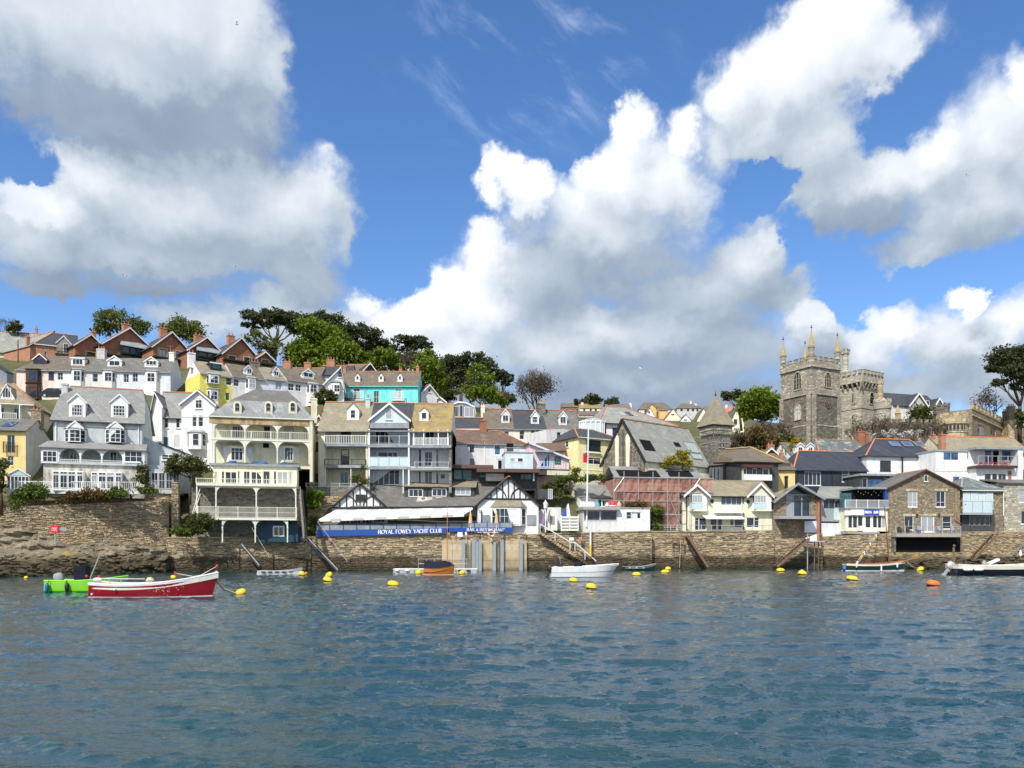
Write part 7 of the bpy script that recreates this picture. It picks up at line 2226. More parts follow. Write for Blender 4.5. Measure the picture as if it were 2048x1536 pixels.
def gothic(x0, x1, z0, z1, lights=3, axis='x', louv=GLASS, y=0):
 """pointed window with mullions, hood and dark louvres, on the front (axis x) or left (axis y) face"""
 wd = x1 - x0; xm = (x0 + x1) / 2; sp = z1 - wd * .75
 outl = [(x0, z0),(x1, z0),(x1, sp)]
 for i in range(1,6): t = i / 6; outl.append((x1 - wd / 2 * t ** 1.6, sp + (z1 - sp) * math.sin(t * math.pi / 2)))
 outl.append((xm, z1))
 for i in range(5,0,-1): t = i / 6; outl.append((x0 + wd / 2 * t ** 1.6, sp + (z1 - sp) * math.sin(t * math.pi / 2)))
 outl.append((x0, sp))
 f = (lambda u, z, d: (u, -d + y, z)) if axis == 'x' else (lambda u, z, d: (-d + y, u, z))
 vec = Vector(f(0,0,0)) - Vector(f(0,0,.03))
 o = b.part('window', MB().extrude([f(u, z, .04) for u, z in outl], vec), louv)
 m = MB(); k = len(outl)
 for i in range(k): m.beam(f(*outl[i],.09), f(*outl[(i + 1) % k],.09),.16,.2)
 for i in range(1, lights):
  u = x0 + wd * i / lights; m.beam(f(u, z0,.07), f(u, sp + (z1 - sp) * (.75 if abs(u - xm) < wd * .3 else .3),.07),.1,.12)
 m.beam(f(x0,(z0 + sp) / 2 + .3,.06), f(x1,(z0 + sp) / 2 + .3,.06),.05,.05)
 m.beam(f(x0, sp, .07), f(xm, sp + .25,.07),.08,.1); m.beam(f(xm, sp + .25,.07), f(x1, sp, .07),.08,.1)
 b.part('window_tracery', m, ASHLAR, o)
LOUV = plain('dark louvres', (.045,.042,.035),.8,.2)
x0, x1, z0, z1 = b.rect((1648,744,1662,776)); gothic(x0, x1, z0, z1,3, 'x', LOUV, 0)
gothic(w * .30, w * .56, b.z(776) - .1, b.z(744) + .3,3, 'y', LOUV, 0)
gothic(w * .32, w * .52, b.z(838), b.z(806),2, 'y', GREY2,-.1)
x, z = b.q(1657,810,-.1)
m = MB().tube([(x, -.24, z),(x, -.1, z)],.78,20); ck = b.part('clock_face', m, IRON)
GOLD = plain('gilt clock numerals', (.75,.58,.22),.5,.5)
m = MB()
for i in range(12):
 a = math.pi / 6 * i; m.beam((x + .55 * math.sin(a),-.25, z + .55 * math.cos(a)),(x + .70 * math.sin(a),-.25, z + .70 * math.cos(a)),.03,.07)
for a, l in ((-.25,.6),(2.2,.4)): m.beam((x, -.26, z),(x + l * math.sin(a),-.26, z + l * math.cos(a)),.03,.06)
b.part('clock_hands', m, GOLD, ck)

# ------------------------------------------------------------------ castle house
b = B('castle_tower', 'pale battlemented castle tower with machicolations and a tall octagonal chimney', (1723,178),(1757,181.6),880, 'castle tower', dz=6)
w = b.w; D = 6.4; zm, zc, zt = b.z(779), b.z(763), b.z(751)
b.part('shaft', MB().box(0, w, 0, D, -6, zm + .4), ASHLAR)
b.part('string_course', MB().box(-.12, w + .12,-.12, D + .12, b.z(818) - .1, b.z(818) + .1), ASHLAR)
e = .75
for i in range(7):
 x = -e + .12 + (w + 2 * e - .5) * i / 6; b.part('corbel', MB().extrude([(x, 0, zm - .5),(x, -e, zm + .9),(x, -e, zm + 1.3),(x, 0, zm + 1.3)],(.26,0,0)), STONE_CH)
 y = -e + .12 + (D + 2 * e - .5) * i / 6; b.part('corbel', MB().extrude([(0, y, zm - .5),(-e, y, zm + .9),(-e, y, zm + 1.3),(0, y, zm + 1.3)],(0,.26,0)), STONE_CH)
b.part('parapet', MB().box(-e, w + e, -e, D + e, zm + 1.3, zt), ASHLAR)
for a in ((-e, -e, w + e, -e),(-e, -e, -e, D + e),(w + e, -e, w + e, D + e),(-e, D + e, w + e, D + e)):
 merlons(b, ASHLAR, a[0], a[2], a[1], a[3], zt, .75,6,.5)
gothic(w * .45, w * .72, b.z(808), b.z(784),1, 'x', DARKIN, 0)
for z0, z1 in ((808,786),(850,830)): gothic(1.6,2.4, b.z(z0), b.z(z1),2, 'y', LOUV, 0)
b.part('chimney', MB().lathe([(1.0, zt - 1),(1.0, b.z(737)),(.78, b.z(735)),(.72, b.z(704)),(1.0, b.z(702)),(1.0, b.z(697)),(.7, b.z(694))],(1.2, D - 1.5,0),8,.39), ASHLAR)
for i in range(8):
 a = .39 + math.pi / 4 * i
 b.part('chimney_merlon', MB().box(1.2 + .85 * math.cos(a) - .18,1.2 + .85 * math.cos(a) + .18, D - 1.5 + .85 * math.sin(a) - .18, D - 1.5 + .85 * math.sin(a) + .18, b.z(697), b.z(692.5)), STONE_CH)
def round_tower(name, label, px, Y, rpx, top, base, mat, crown=.9, n=16, oct_=False, extra=None):
 b = B(name, label, (px, Y),(px + rpx, Y), base, 'castle turret', dz=6)
 r = b.w; zt = b.z(top); k = 8 if oct_ else n
 b.part('shaft', MB().lathe([(r, -6),(r, zt - 1.7),(r * 1.12, zt - 1.4),(r * 1.12, zt)],(0, r, 0), k, .39), mat)
 for i in range(k if oct_ else 10):
  a = 2 * math.pi * i / (k if oct_ else 10); c = Vector((math.cos(a) * r * 1.04, r + math.sin(a) * r * 1.04, zt)); t = Vector((-math.sin(a), math.cos(a),0)) * r * .21
  b.part('battlement', MB().beam(c - t + Vector((0,0,.35)), c + t + Vector((0,0,.35)),.32,.7), mat)
 if extra: extra(b, r, zt)
 return b
round_tower('castle_turret', 'round pale turret with battlements and a tall round chimney beside the castle tower', 1772,172,15,803,880, ASHLAR,
   extra=lambda b, r, zt: b.part('chimney', MB().lathe([(.62, zt - .5),(.60, b.z(766)),(.74, b.z(765)),(.74, b.z(759)),(.5, b.z(759))],(-.5, r, 0),12), SANDST))
round_tower('castle_turret', 'dark octagonal castle turret left of the sandy bow', 1890,160,13.5,812,900, STONE_CD, oct_=True)
def bow(b, r, zt):
 for i, a in enumerate((-2.35,-1.85,-1.3,-.8)):
  for s in (-.12,.12):
   c = Vector((math.cos(a + s) * (r + .02), r + math.sin(a + s) * (r + .02), b.z(860)))
   o = window(b.o, -.26,.26,0,1.6,0,1,1, SANDST, GLASS, arch=1, sill=False, rz=a + s + math.pi / 2); o.location = c + Vector((math.cos(a + s) * .05, math.sin(a + s) * .05,0))
 b.part('string_course', MB().lathe([(r + .1, b.z(864)),(r + .1, b.z(864) + .2)],(0, r, 0),20), ASHLAR)
round_tower('castle_bow', 'sandy round bow with paired arched windows at the castle front', 1920,152,26,832,905, SANDST, extra=bow)
b = B('castle_wing', 'long sandy battlemented castle wing running back to the right', (1944,153),(2022,176),905, 'castle wing', dz=6)
zt = b.z(831)
hs = [(1956,848,1968,872,2,1),(1981,852,1992,874,2,1),(2003,856,2010,876,2,1)]
zt = b.q(1980,835)[1]
b.wall(STONE_B, 0, b.w, -6, zt, 0,6,[b.rect(h[:4]) for h in hs]); b.wins(hs, fm=SANDST, sill=False)
b.part('string_course', MB().box(0, b.w, -.2,.05, zt - 1.3, zt - 1.0), SANDST)
b.part('parapet', MB().box(0, b.w, -.1,.4, zt, zt + .4), SANDST)
merlons(b, SANDST, 0, b.w, .1,.1, zt + .4,.7,11,.45)
b = B('castle_wing', 'castle end block with clustered chimney pots at the right', (2017,168),(2046,168),905, 'castle wing', dz=6)
b.part('wall', MB().box(0, b.w, 0,6,-6, b.z(840)), SANDST)
b.chimney(2018,2031,812,842,1, STONE_B, 4, POT); b.chimney(2008,2014,822,842,2, STONE_B, 2, POT)
b = B('castle_wing', 'low dark battlemented castle range behind the bare trees', (1770,165),(1886,165),905, 'castle wing', dz=6)
b.part('wall', MB().box(0, b.w, 0,6,-6, b.z(846)), STONE_CD); merlons(b, STONE_CH, 0, b.w, .2,.2, b.z(846),.7,9,.4)
b.part('pinnacle', MB().lathe([(.6,0),(.6,3),(.75,3.1),(.05,5)],(b.x(1805),2, b.z(830) - 2.5),6), SANDST)
for px in (1835,1860,1872): gothic(b.x(px), b.x(px + 6), b.z(885), b.z(868),1, 'x', SANDST, 0)
b = B('house', 'large grey rendered house with dark slate gables behind the castle', (1786,200),(1880,204),840, 'house', dz=6)
ze = b.z(812)
b.wall(LGREY, 0, b.w, -6, ze, 0,9,[]); b.roof_side(SLATE_D, 0, b.w, ze, b.z(788,4.5),0,9, ridge=None, wallmat=LGREY)
for p0, p1, ap in ((1813,1847,788),(1862,1880,795)):
 x0, x1 = b.x(p0), b.x(p1); c = (x0 + x1) / 2; za = b.z(ap)
 b.part('front_gable', MB().extrude([(x0,-1,-4),(x1,-1,-4),(x1,-1, ze),(c, -1, za),(x0,-1, ze)],(0,5,0)), GREY2)
 m = MB().slab([(x0 - .4,-1.4, ze - .4),(c, -1.4, za),(c, 5, za),(x0 - .4,5, ze - .4)],.14).slab([(c, -1.4, za),(x1 + .4,-1.4, ze - .4),(x1 + .4,5, ze - .4),(c, 5, za)],.14); b.part('gable_roof', m, SLATE_D)
 m = MB().beam((x0 - .4,-1.45, ze - .55),(c, -1.45, za - .15),.1,.35).beam((c, -1.45, za - .15),(x1 + .4,-1.45, ze - .55),.1,.35); b.part('bargeboard', m, TRIM)
b.wins([(1826,801,1834,809,3,1, {'d': -1})], proud=True); b.wins([(1852,801,1859,811,1,1, {'d': -.5})], proud=True)

# ------------------------------------------------------------------ far town on the hill
FT = 'far houses on the hill'
def far(label, p0, p1, Y, ridge, eave, base, wm, rm, kind='side', wins=(), ch=()):
 b = B('house', label, (p0, Y),(p1, Y), base, 'house', FT, dz=8)
 ze = b.z(eave)
 if kind == 'front':
  b.wall(wm, 0, b.w, -8, ze, 0,12,[], gable=(b.w / 2, b.z(ridge)), top=False); b.roof_front(rm, 0, b.w, ze, b.z(ridge),0,12, oh=.3, barge=None, ridge=None, of=.2)
 else:
  b.wall(wm, 0, b.w, -8, ze, 0,9,[]); b.roof_side(rm, 0, b.w, ze, b.z(ridge, 4.5),0,9, ridge=None, gut=None, wallmat=wm, hl=2.5 if kind == 'hip' else 0, hr=2.5 if kind == 'hip' else 0)
 b.wins(wins, proud=True, sill=False)
 for c in ch: b.chimney(*c, 4, WHITE, 1, POTR)
def W3(xs, y0, y1, w=5): return [(x, y0, x + w, y1,1,1) for x in xs]
far('far cream house with an orange tinted roof below the dark palms', 1160,1201,300,808,816,828, LCREAM, SLATE_Y, 'side', W3((1166,1179,1189),817,823),[(1162,1167,805,812)])
far('far row of low slate roofs under the cream house', 1158,1206,285,822,830,842, LGREY, SLATE_B, 'side', W3((1168,1192,1197,1202),831,837,3))
far('far white house with a brown roof right of the palms', 1213,1262,300,808,817,828, WHITE, SLATE_M, 'side', (),[(1258,1263,806,816)])
far('far white gable in front of the brown roofed white house', 1226,1246,294,810,822,830, WHITE, SLATE_B, 'front')
far('far brown brick houses at the left end of the hill row', 1124,1160,315,806,814,828, BRICK, SLATE_B, 'side', W3((1132,1144,1152),817,822,4))
far('far house with a hipped brown roof and orange front gable', 1278,1345,305,805,818,835, LGREY, SLATE_B, 'hip', W3((1314,1328),819,825,7))
far('far orange gabled house front', 1294,1313,300,808,817,835, paint('apricot render', (.74,.50,.22)), SLATE_B, 'front')
far('far white gable with a round window', 1288,1311,292,815,833,842, WHITE, SLATE_M, 'front', [(1296,822,1300,827,1,1)])
far('far pale yellow gable with a blue window', 1329,1363,290,817,838,846, LCREAM, SLATE_B, 'front', [(1342,827,1349,831,2,1)])
far('far apricot walled house with a flat front', 1319,1336,297,812,820,838, paint('apricot render', (.74,.50,.22)), SLATE_B, 'side')
far('far wide cream house with a hipped grey roof and bow windows', 1354,1402,300,807,816,836, GREY2, SLATE_B, 'hip', W3((1360,1373,1383,1392),817,823,6),[(1380,1383,802,808),(1389,1393,807,815)])
far('far white gable low in the row', 1361,1382,288,828,840,846, WHITE, SLATE_B, 'front', [(1368,838,1374,842,2,1)])
far('far cream gable left of the slate spire', 1394,1420,290,816,838,846, LCREAM, SLATE_B, 'front', [(1402,838,1405,841,1,1)])
far('far grey roofed house behind the spire', 1396,1440,306,812,820,836, LGREY, SLATE_M, 'side')
far('far house with a bright red roof right of the spire', 1448,1478,280,814,826,846, WHITE, REDROOF, 'side', (),[(1451,1455,810,818)])
far('far cream gable over a grey door right of the spire', 1464,1488,240,812,836,860, LCREAM, SLATE_B, 'front', [(1467,838,1475,850,1,1)])

# ------------------------------------------------------------------ trees
def leafmesh(name, clumps, dens, size, rs, flat=.75, shell=.55, elong=1.0):
 """clumps: world (centre, (rx, ry, rz)); many small leaf faces gathered in uneven sprays"""
 P_, Q_ = [],[]
 for c, r in clumps:
  k = max(6, int(1.9 * dens * (r[0] * r[2]) ** .9))
  d = rs.normal(size=(k, 3)); d /= np.linalg.norm(d, axis=1)[:, None]
  rad = shell + (1.06 - shell) * rs.rand(k, 1)
  cc = np.array(c) + d * rad * np.array(r)
  n = 34
  sp = np.clip(min(r) * .27,.25,.85)
  off = rs.normal(size=(k, n, 3)) * sp * np.array([1,1, flat]) * (.6 + .8 * rs.rand(k, 1,1))
  P_.append((cc[:, None, :] + off).reshape(-1,3))
 p = np.concatenate(P_); n = len(p)
 a = rs.normal(size=(n, 3)); a /= np.linalg.norm(a, axis=1)[:, None]
 b_ = np.cross(a, rs.normal(size=(n, 3))); b_ /= np.linalg.norm(b_, axis=1)[:, None] + 1e-6
 s = size * (.6 + .8 * rs.rand(n, 1))
 a = a * s * elong; b_ = b_ * s * .6
 v = np.stack([p - a, p - b_ * .9, p + a, p + b_],1).reshape(-1,3)
 me = bpy.data.meshes.new(name)
 me.vertices.add(len(v)); me.vertices.foreach_set('co', v.astype(np.float32).ravel())
 me.loops.add(len(v)); me.loops.foreach_set('vertex_index', np.arange(len(v), dtype=np.int32))
 me.polygons.add(n); me.polygons.foreach_set('loop_start', np.arange(0,4 * n, 4, dtype=np.int32))
 me.update(calc_edges=True)
 return me
PINE = foliage('pine needles', (.034,.048,.018),(.062,.08,.028),(.095,.11,.038))
SPRING = foliage('bright spring leaves', (.085,.14,.010),(.15,.215,.014),(.20,.26,.025))
OLIVE = foliage('olive spring leaves', (.085,.115,.022),(.135,.165,.035),(.18,.20,.06))
HEDGE = foliage('hedge leaves', (.05,.085,.012),(.095,.135,.02),(.14,.18,.035))
RUST = foliage('rusty hedge leaves', (.08,.055,.018),(.13,.085,.02),(.17,.12,.04))
DARKL = foliage('dark evergreen leaves', (.045,.06,.015),(.09,.105,.025),(.15,.15,.04))
GORSE = foliage('yellow blossom leaves', (.10,.11,.015),(.34,.26,.015),(.52,.40,.02))
BLOSS = foliage('white blossom', (.40,.40,.36),(.55,.55,.52),(.65,.65,.62))
TWIG = foliage('bare brown twigs', (.095,.068,.045),(.15,.115,.08),(.19,.15,.11))
BARK = mottled('bark', [(0,(.055,.040,.028)),(.6,(.11,.085,.062)),(1,(.16,.13,.10))],2.5, stretch=(1,1,.3), bump=.8)
TREE_N = [0]
def tree(name, label, Y, clumps, base, mat, group=None, dens=5.5, size=.30, trunk=True, thick=.35, flat=.7, yr=.8, cat='tree', extra=(), elong=1.0, lean=None, shell=.5):
 """clumps (px,py,rx,ry) in photo pixels at distance Y; base (px,py) of the trunk"""
 TREE_N[0] += 1
 rs = np.random.RandomState(100 + TREE_N[0])
 rr = random.Random(TREE_N[0])
 bp = P(base[0], base[1], Y)
 root = thing(name, label, cat, tuple(bp),0, group)
 k = Y / FPX; cl = []
 for i, (px, py, rx, ry) in enumerate(clumps):
  c = P(px, py, Y) - bp
  c.y += rr.uniform(-1,1) * rx * k * .5
  cl.append((tuple(c),(rx * k, rx * k * yr, ry * k)))
 obj('crown', leafmesh('crown', cl, dens, size, rs, flat, shell, elong), mat, root, kind='stuff' if not trunk else None)
 if trunk:
  m = MB(); H = max(c[0][2] for c in cl)
  fork = Vector(((lean or 0),0, min(c[0][2] for c in cl) * .62))
  m.tube([(0,0,-1.5),(fork.x * .4,.05, fork.z * .5), tuple(fork)], thick, 7, thick * .7)
  for c, r in cl:
   e = Vector(c); mid = fork.lerp(e, .5) + Vector((rr.uniform(-.5,.5), rr.uniform(-.5,.5),-.12 * (e - fork).length * rr.random()))
   m.tube([tuple(fork), tuple(mid), tuple(e + Vector((0,0, r[2] * .3)))], thick * .5,5,.05)
   for _ in range(5):
    t = e + Vector((rr.uniform(-1,1) * r[0], rr.uniform(-1,1) * r[1], rr.uniform(-.7,.7) * r[2])); m.tube([tuple(mid.lerp(e, rr.random())), tuple(t)], thick * .16,4,.02)
  obj('trunk', m.mesh('trunk', True), BARK, root)
 return root
def bare(name, label, Y, box, base, group=None, stems=3, seed=0, mat=None, fine=.035, leaves=None, cat='tree', N=900):
 """leafless tree filling the photo box (x0,y0,x1,y1): branching twigs"""
 TREE_N[0] += 1
 rr = random.Random(seed + TREE_N[0] * 3)
 bp = P(base[0], base[1], Y); root = thing(name, label, cat, tuple(bp),0, group)
 k = Y / FPX; Wd = (box[2] - box[0]) * k / 2; H = (base[1] - box[1]) * k; cx = ((box[0] + box[2]) / 2 - base[0]) * k
 m = MB(); tw = MB(); cnt = [0]
 def inside(p): return ((p.x - cx) / Wd) ** 2 + (p.y / Wd) ** 2 + (max(0, p.z - H * .55) / (H * .45)) ** 2 < 1.05
 q = []
 for s in range(stems):
  d = Vector((rr.uniform(-.5,.5), rr.uniform(-.5,.5),1)).normalized(); q.append((Vector((rr.uniform(-.3,.3) * Wd * .4,0,-1)), d, H * .34,.022 * H, 0))
 while q and cnt[0] < N:
  p, d, l, r, dep = q.pop(0)
  e = p + d * l; mid = p + d * l * .5 + Vector((rr.uniform(-.06,.06), rr.uniform(-.06,.06),0)) * l
  (m if dep < 2 else tw).tube([tuple(p), tuple(mid), tuple(e)], max(r, fine * .55),5 if dep < 2 else 3, max(r * .6, fine * .3)); cnt[0] += 1
  if dep < 6 and inside(e):
   for _ in range(3 if dep < 5 else 2):
    nd = (d + Vector((rr.uniform(-.75,.75), rr.uniform(-.75,.75), rr.uniform(-.15,.55)))).normalized()
    q.append((e, nd, l * rr.uniform(.6,.82), r * .58, dep + 1))
 obj('trunk', m.mesh('trunk', True), BARK, root); obj('twigs', tw.mesh('twigs'), mat or TWIG, root, kind='stuff')
 if leaves:
  rs = np.random.RandomState(TREE_N[0]); obj('crown', leafmesh('crown', [((cx, 0, H * .6),(Wd * .85, Wd * .7, H * .36))], leaves[1],.22, rs, .8,.3), leaves[0], root)
 return root
RIDGE = 'trees along the ridge'
tree('leafy_tree', 'olive green tree behind the largest brick gable', 174,[(235,645,34,20),(270,652,25,17),(205,656,20,14),(222,632,14,9)],(240,720), OLIVE, RIDGE, dens=4.2)
tree('leafy_tree', 'olive green tree behind the two window brick gable', 174,[(355,650,28,19),(380,660,24,18),(336,662,15,12)],(360,718), OLIVE, RIDGE, dens=4.2)
bare('bare_tree', 'bare tree against the sky at the far left ridge', 172,(-15,626,34,665),(10,690), seed=4, stems=2, N=420)
tree('shrub', 'dark brown leaved shrub beside the bare tree at the far left', 171,[(37,652,11,8),(28,660,12,6)],(36,675), DARKL, dens=5, thick=.15)
PG = 'dark umbrella pines on the skyline'
tree('pine_tree', 'broad flat topped pine with a leaning trunk, highest on the skyline', 178,[(508,630,27,12),(545,626,34,12),(578,638,28,15),(498,650,20,8),(532,645,20,8),(590,655,18,12),(560,640,22,10)],(548,735), PINE, PG, dens=6.5, size=.26, flat=.45, thick=.5, lean=.4, shell=.35)
tree('pine_tree', 'rounded dark pine behind the bright green tree', 182,[(632,634,32,13),(662,642,28,17),(682,658,18,13),(610,645,18,10)],(645,735), PINE, PG, dens=6.5, size=.26, flat=.5, thick=.5)
tree('pine_tree', 'dark pine sloping down to the right of the bright green tree', 182,[(712,660,24,12),(738,668,27,16),(756,686,22,12),(702,680,15,9),(770,695,12,8)],(728,745), PINE, PG, dens=6.5, size=.26, flat=.5, thick=.45)
tree('pine_tree', 'small umbrella pine alone against the white cloud', 184,[(806,681,22,10),(834,681,26,11),(850,692,16,8),(795,696,13,7),(822,697,18,7)],(822,750), PINE, PG, dens=6.5, size=.26, flat=.5, thick=.4)
tree('pine_tree', 'spreading pine with bare lower trunks right of the turquoise house', 172,[(903,725,25,14),(942,720,34,13),(970,732,22,15),(990,750,16,10),(896,746,15,10),(925,742,24,11)],(922,820), PINE, PG, dens=6.5, size=.26, flat=.5, thick=.45)
tree('pine_tree', 'dark reddish conifer below the spreading pine', 168,[(893,770,16,16),(900,788,20,12),(882,785,12,12)],(895,822), DARKL, PG, dens=6, size=.26)
tree('pine_tree', 'small dark pine at the right end of the skyline wood', 172,[(1004,747,13,10),(1018,755,9,8),(1010,765,8,8)],(1005,815), PINE, PG, dens=6.5, size=.26)
GG = 'bright green trees on the ridge'
tree('undergrowth', 'continuous dark green thicket filling the ridge under the pines', 187,[(590 + i * 30,[712,702,698,696,700,706,714,720,722,728,742,758,776,790,800][i],24,[16,18,18,18,18,16,16,14,16,20,20,20,18,14,10][i]) for i in range(15)],(700,760), foliage('thicket leaves', (.04,.06,.016),(.085,.105,.03),(.12,.13,.04)), None, dens=7, trunk=False, cat='thicket')
tree('leafy_tree', 'largest bright green tree below the dark pines', 166,[(622,660,26,20),(648,672,32,24),(606,700,26,24),(645,705,36,24),(688,703,34,20),(672,686,26,20),(718,714,18,14),(596,722,18,12),(625,725,24,14),(665,728,30,14),(700,728,26,12)],(645,750), SPRING, GG, dens=5.5, size=.34)
tree('leafy_tree', 'rounded bright green tree behind the turquoise house roof', 160,[(772,714,26,15),(758,728,20,12),(790,728,16,12),(740,728,14,10),(805,738,14,9)],(772,760), SPRING, GG, dens=5.5)
tree('leafy_tree', 'tall bright green tree at the right of the turquoise house', 158,[(850,714,18,18),(862,735,22,24),(848,758,20,20),(876,760,16,18),(838,735,14,16),(835,757,12,12),(868,780,18,14)],(858,800), SPRING, GG, dens=5.2)
tree('leafy_tree', 'airy green tree in front of the spreading pine', 162,[(955,742,20,16),(966,768,25,22),(940,786,20,18),(988,788,20,16),(1008,800,12,10)],(962,822), SPRING, GG, dens=2.8)
tree('leafy_tree', 'sparse olive tree under the broad flat topped pine', 166,[(512,680,24,15),(540,688,20,14),(528,700,22,12)],(528,735), OLIVE, GG, dens=2.6)
bare('bare_tree', 'large bare brown tree at the end of the wood', 170,(1030,740,1112,815),(1070,826), seed=9, stems=6, N=3200, leaves=(TWIG, 3.0))
bare('bare_tree', 'thin bare saplings beside the green tree', 164,(985,770,1040,815),(1012,822), seed=19, stems=4, N=420)
bare('bare_tree', 'brown leafless thicket between the green trees', 172,(800,695,838,745),(820,755), seed=12, stems=4, N=500, leaves=(TWIG, 1.4))
tree('palm_tree', 'dark windswept tree on the far hill behind the cream house', 306,[(1186,801,16,8),(1160,804,12,5),(1178,797,9,5)],(1184,830), PINE, 'dark trees on the far hill', dens=2.2, size=.5, thick=.4, elong=1.8)
tree('palm_tree', 'smaller dark windswept tree on the far hill by the white house', 306,[(1226,803,14,8),(1218,810,9,6)],(1226,830), PINE, 'dark trees on the far hill', dens=2.2, size=.5, thick=.4, elong=1.8)
tree('pine_tree', 'small leaning pine left of the round green tree by the church', 205,[(1462,788,17,8),(1478,790,15,11),(1452,795,9,5)],(1483,850), PINE, dens=5, size=.3, flat=.5, lean=-1.0)
tree('leafy_tree', 'round bright green tree left of the church tower', 172,[(1522,801,38,22),(1505,813,26,19),(1544,812,24,20),(1525,822,34,14)],(1525,872), SPRING, dens=11, size=.34, shell=.6)
for i, (lb, x0, y0, x1, base, Y) in enumerate([('below the round green tree', 1488,835,1545,890,152),('just left of the church tower foot', 1530,832,1590,895,150),('left of the castle turret', 1690,835,1745,892,152),('in front of the round castle turret', 1735,822,1800,895,152),('in front of the low castle range', 1790,828,1850,895,153),('beside the dark octagonal turret', 1835,836,1890,897,153),('behind the spire and dark roof', 1455,852,1510,900,146)]):
 bare('bare_bush', 'brown leafless bush ' + lb, Y, (x0, y0, x1, base),((x0 + x1) / 2, base), 'leafless brown bushes around the church', stems=7, seed=30 + i, N=900, cat='bush', leaves=(TWIG, .9))
tree('shrub', 'brown green ivy covered mound beside the spire', 148,[(1500,875,28,18),(1475,885,20,12),(1530,882,22,14)],(1500,905), RUST, dens=3.5, trunk=False, cat='shrub')
tree('shrub', 'scrubby olive shrubs below the church tower', 148,[(1570,880,26,16),(1548,892,20,10),(1600,892,16,10)],(1570,910), OLIVE, dens=3, trunk=False, cat='shrub')
tree('shrub', 'dark evergreen clump by the grey castle house', 175,[(1842,826,18,14),(1832,840,16,10),(1858,840,14,12)],(1842,870), DARKL, dens=6, cat='shrub')
tree('shrub', 'white blossoming shrub below the round turret', 146,[(1770,868,24,7),(1800,866,24,7),(1828,866,18,6)],(1800,885), BLOSS, dens=1.1, size=.2, trunk=False, cat='shrub')
tree('shrub', 'yellow flowering gorse below the church tower', 140,[(1580,902,10,16),(1594,885,9,10)],(1584,925), GORSE, dens=7, trunk=False, cat='shrub')
tree('shrub', 'yellow flowering bush on the scaffolded annexe roof', 117,[(1345,921,16,7),(1364,914,14,11),(1335,928,12,5),(1374,925,10,7)],(1352,938), GORSE, dens=10, size=.2, trunk=False, cat='shrub')
tree('pine_tree', 'tall dark pine at the right edge above the castle', 164,[(2012,712,32,19),(2042,714,26,22),(1998,734,23,11),(2026,744,32,14),(2004,764,18,8),(2040,772,20,10),(2064,740,30,24)],(2040,880), PINE, None, dens=8, size=.26, flat=.5, thick=.5)
bare('bare_tree', 'bare tree left of the tall right hand pine', 170,(1944,775,1998,825),(1972,850), seed=55, stems=5, N=700, leaves=(TWIG, .8))
tree('shrub', 'dark ivy clump at the castle end block', 160,[(2042,840,10,14),(2038,825,8,8)],(2042,870), DARKL, dens=6, trunk=False, cat='shrub')
GS = 'garden shrubs of the grey villa'
tree('shrub', 'spreading yellow green tree between the grey and cream villas', 97,[(358,925,22,14),(384,928,22,16),(345,938,14,10),(402,936,12,10)],(380,985), DARKL, None, dens=14, size=.17, cat='tree', thick=.18)
tree('shrub', 'dark dense bush in front of the lowest cream veranda', 95.5,[(394,1038,18,13),(414,1043,17,14),(400,1056,22,11),(388,1050,14,12)],(402,1075), DARKL, GS, dens=15, size=.17, trunk=False)
tree('shrub', 'low bright green bush on the quay corner left of the dark bush', 94.5,[(362,1062,15,8),(378,1066,10,6)],(366,1075), HEDGE, GS, dens=16, size=.15, trunk=False)
tree('shrub', 'dark olive bush above the roof gap left of the trio', 122,[(652,790,19,12),(640,800,14,8),(664,798,12,9)],(652,820), DARKL, None, dens=10, size=.22)
tree('shrub', 'round leafy green bush under the white terrace railing', 91.2,[(72,981,20,13),(60,990,12,9),(86,990,12,9)],(72,1005), HEDGE, GS, dens=15, size=.16, trunk=False)
tree('shrub', 'smaller green bush left of the round leafy bush', 91.2,[(44,985,14,10),(34,994,12,7)],(42,1005), HEDGE, GS, dens=15, size=.16, trunk=False)
tree('shrub', 'long rusty hedge under the villa windows', 92,[(150,990,18,7),(178,988,20,11),(200,990,18,10),(130,1000,18,6)],(172,1005), RUST, GS, dens=15, size=.15, trunk=False)
tree('shrub', 'yellow green hedge right of the rusty hedge', 92.6,[(228,983,18,8),(246,986,14,7),(218,992,12,7)],(232,1000), HEDGE, GS, dens=15, size=.15, trunk=False)
tree('shrub', 'low clipped hedge at the right end of the villa terrace', 93.2,[(288,979,16,6),(302,980,12,6)],(292,992), HEDGE, GS, dens=15, size=.14, trunk=False)
tree('shrub', 'clipped dark ball shaped bush on the ledge above the rocks', 90.2,[(36,1012,11,9)],(36,1022), HEDGE, GS, dens=26, size=.13, trunk=False, shell=.8)
tree('climber', 'dark green climber by the garden room doors', 92.8,[(285,940,9,11),(284,956,11,10)],(285,975), DARKL, GS, dens=16, size=.15, trunk=False, cat='climber')
tree('shrub', 'dark shrub at the left edge beside the conservatory', 91,[(2,930,12,10),(0,950,13,14),(-8,975,12,14)],(0,1005), DARKL, GS, dens=14, size=.17)
bare('climber', 'leafless brown creeper on the villa ground floor left', 93.2,(52,932,106,975),(80,982), None, 8,71, cat='climber', N=420, fine=.02)
bare('climber', 'leafless brown creeper on the villa ground floor right', 93.9,(243,935,276,975),(262,982), None, 6,72, cat='climber', N=300, fine=.02)
tree('topiary_tree', 'tall rounded bright green bush right of the white store', 113.2,[(1312,1024,13,12),(1314,1040,15,14),(1310,1056,12,10)],(1312,1066), HEDGE, None, dens=20, size=.16, trunk=False, shell=.7)
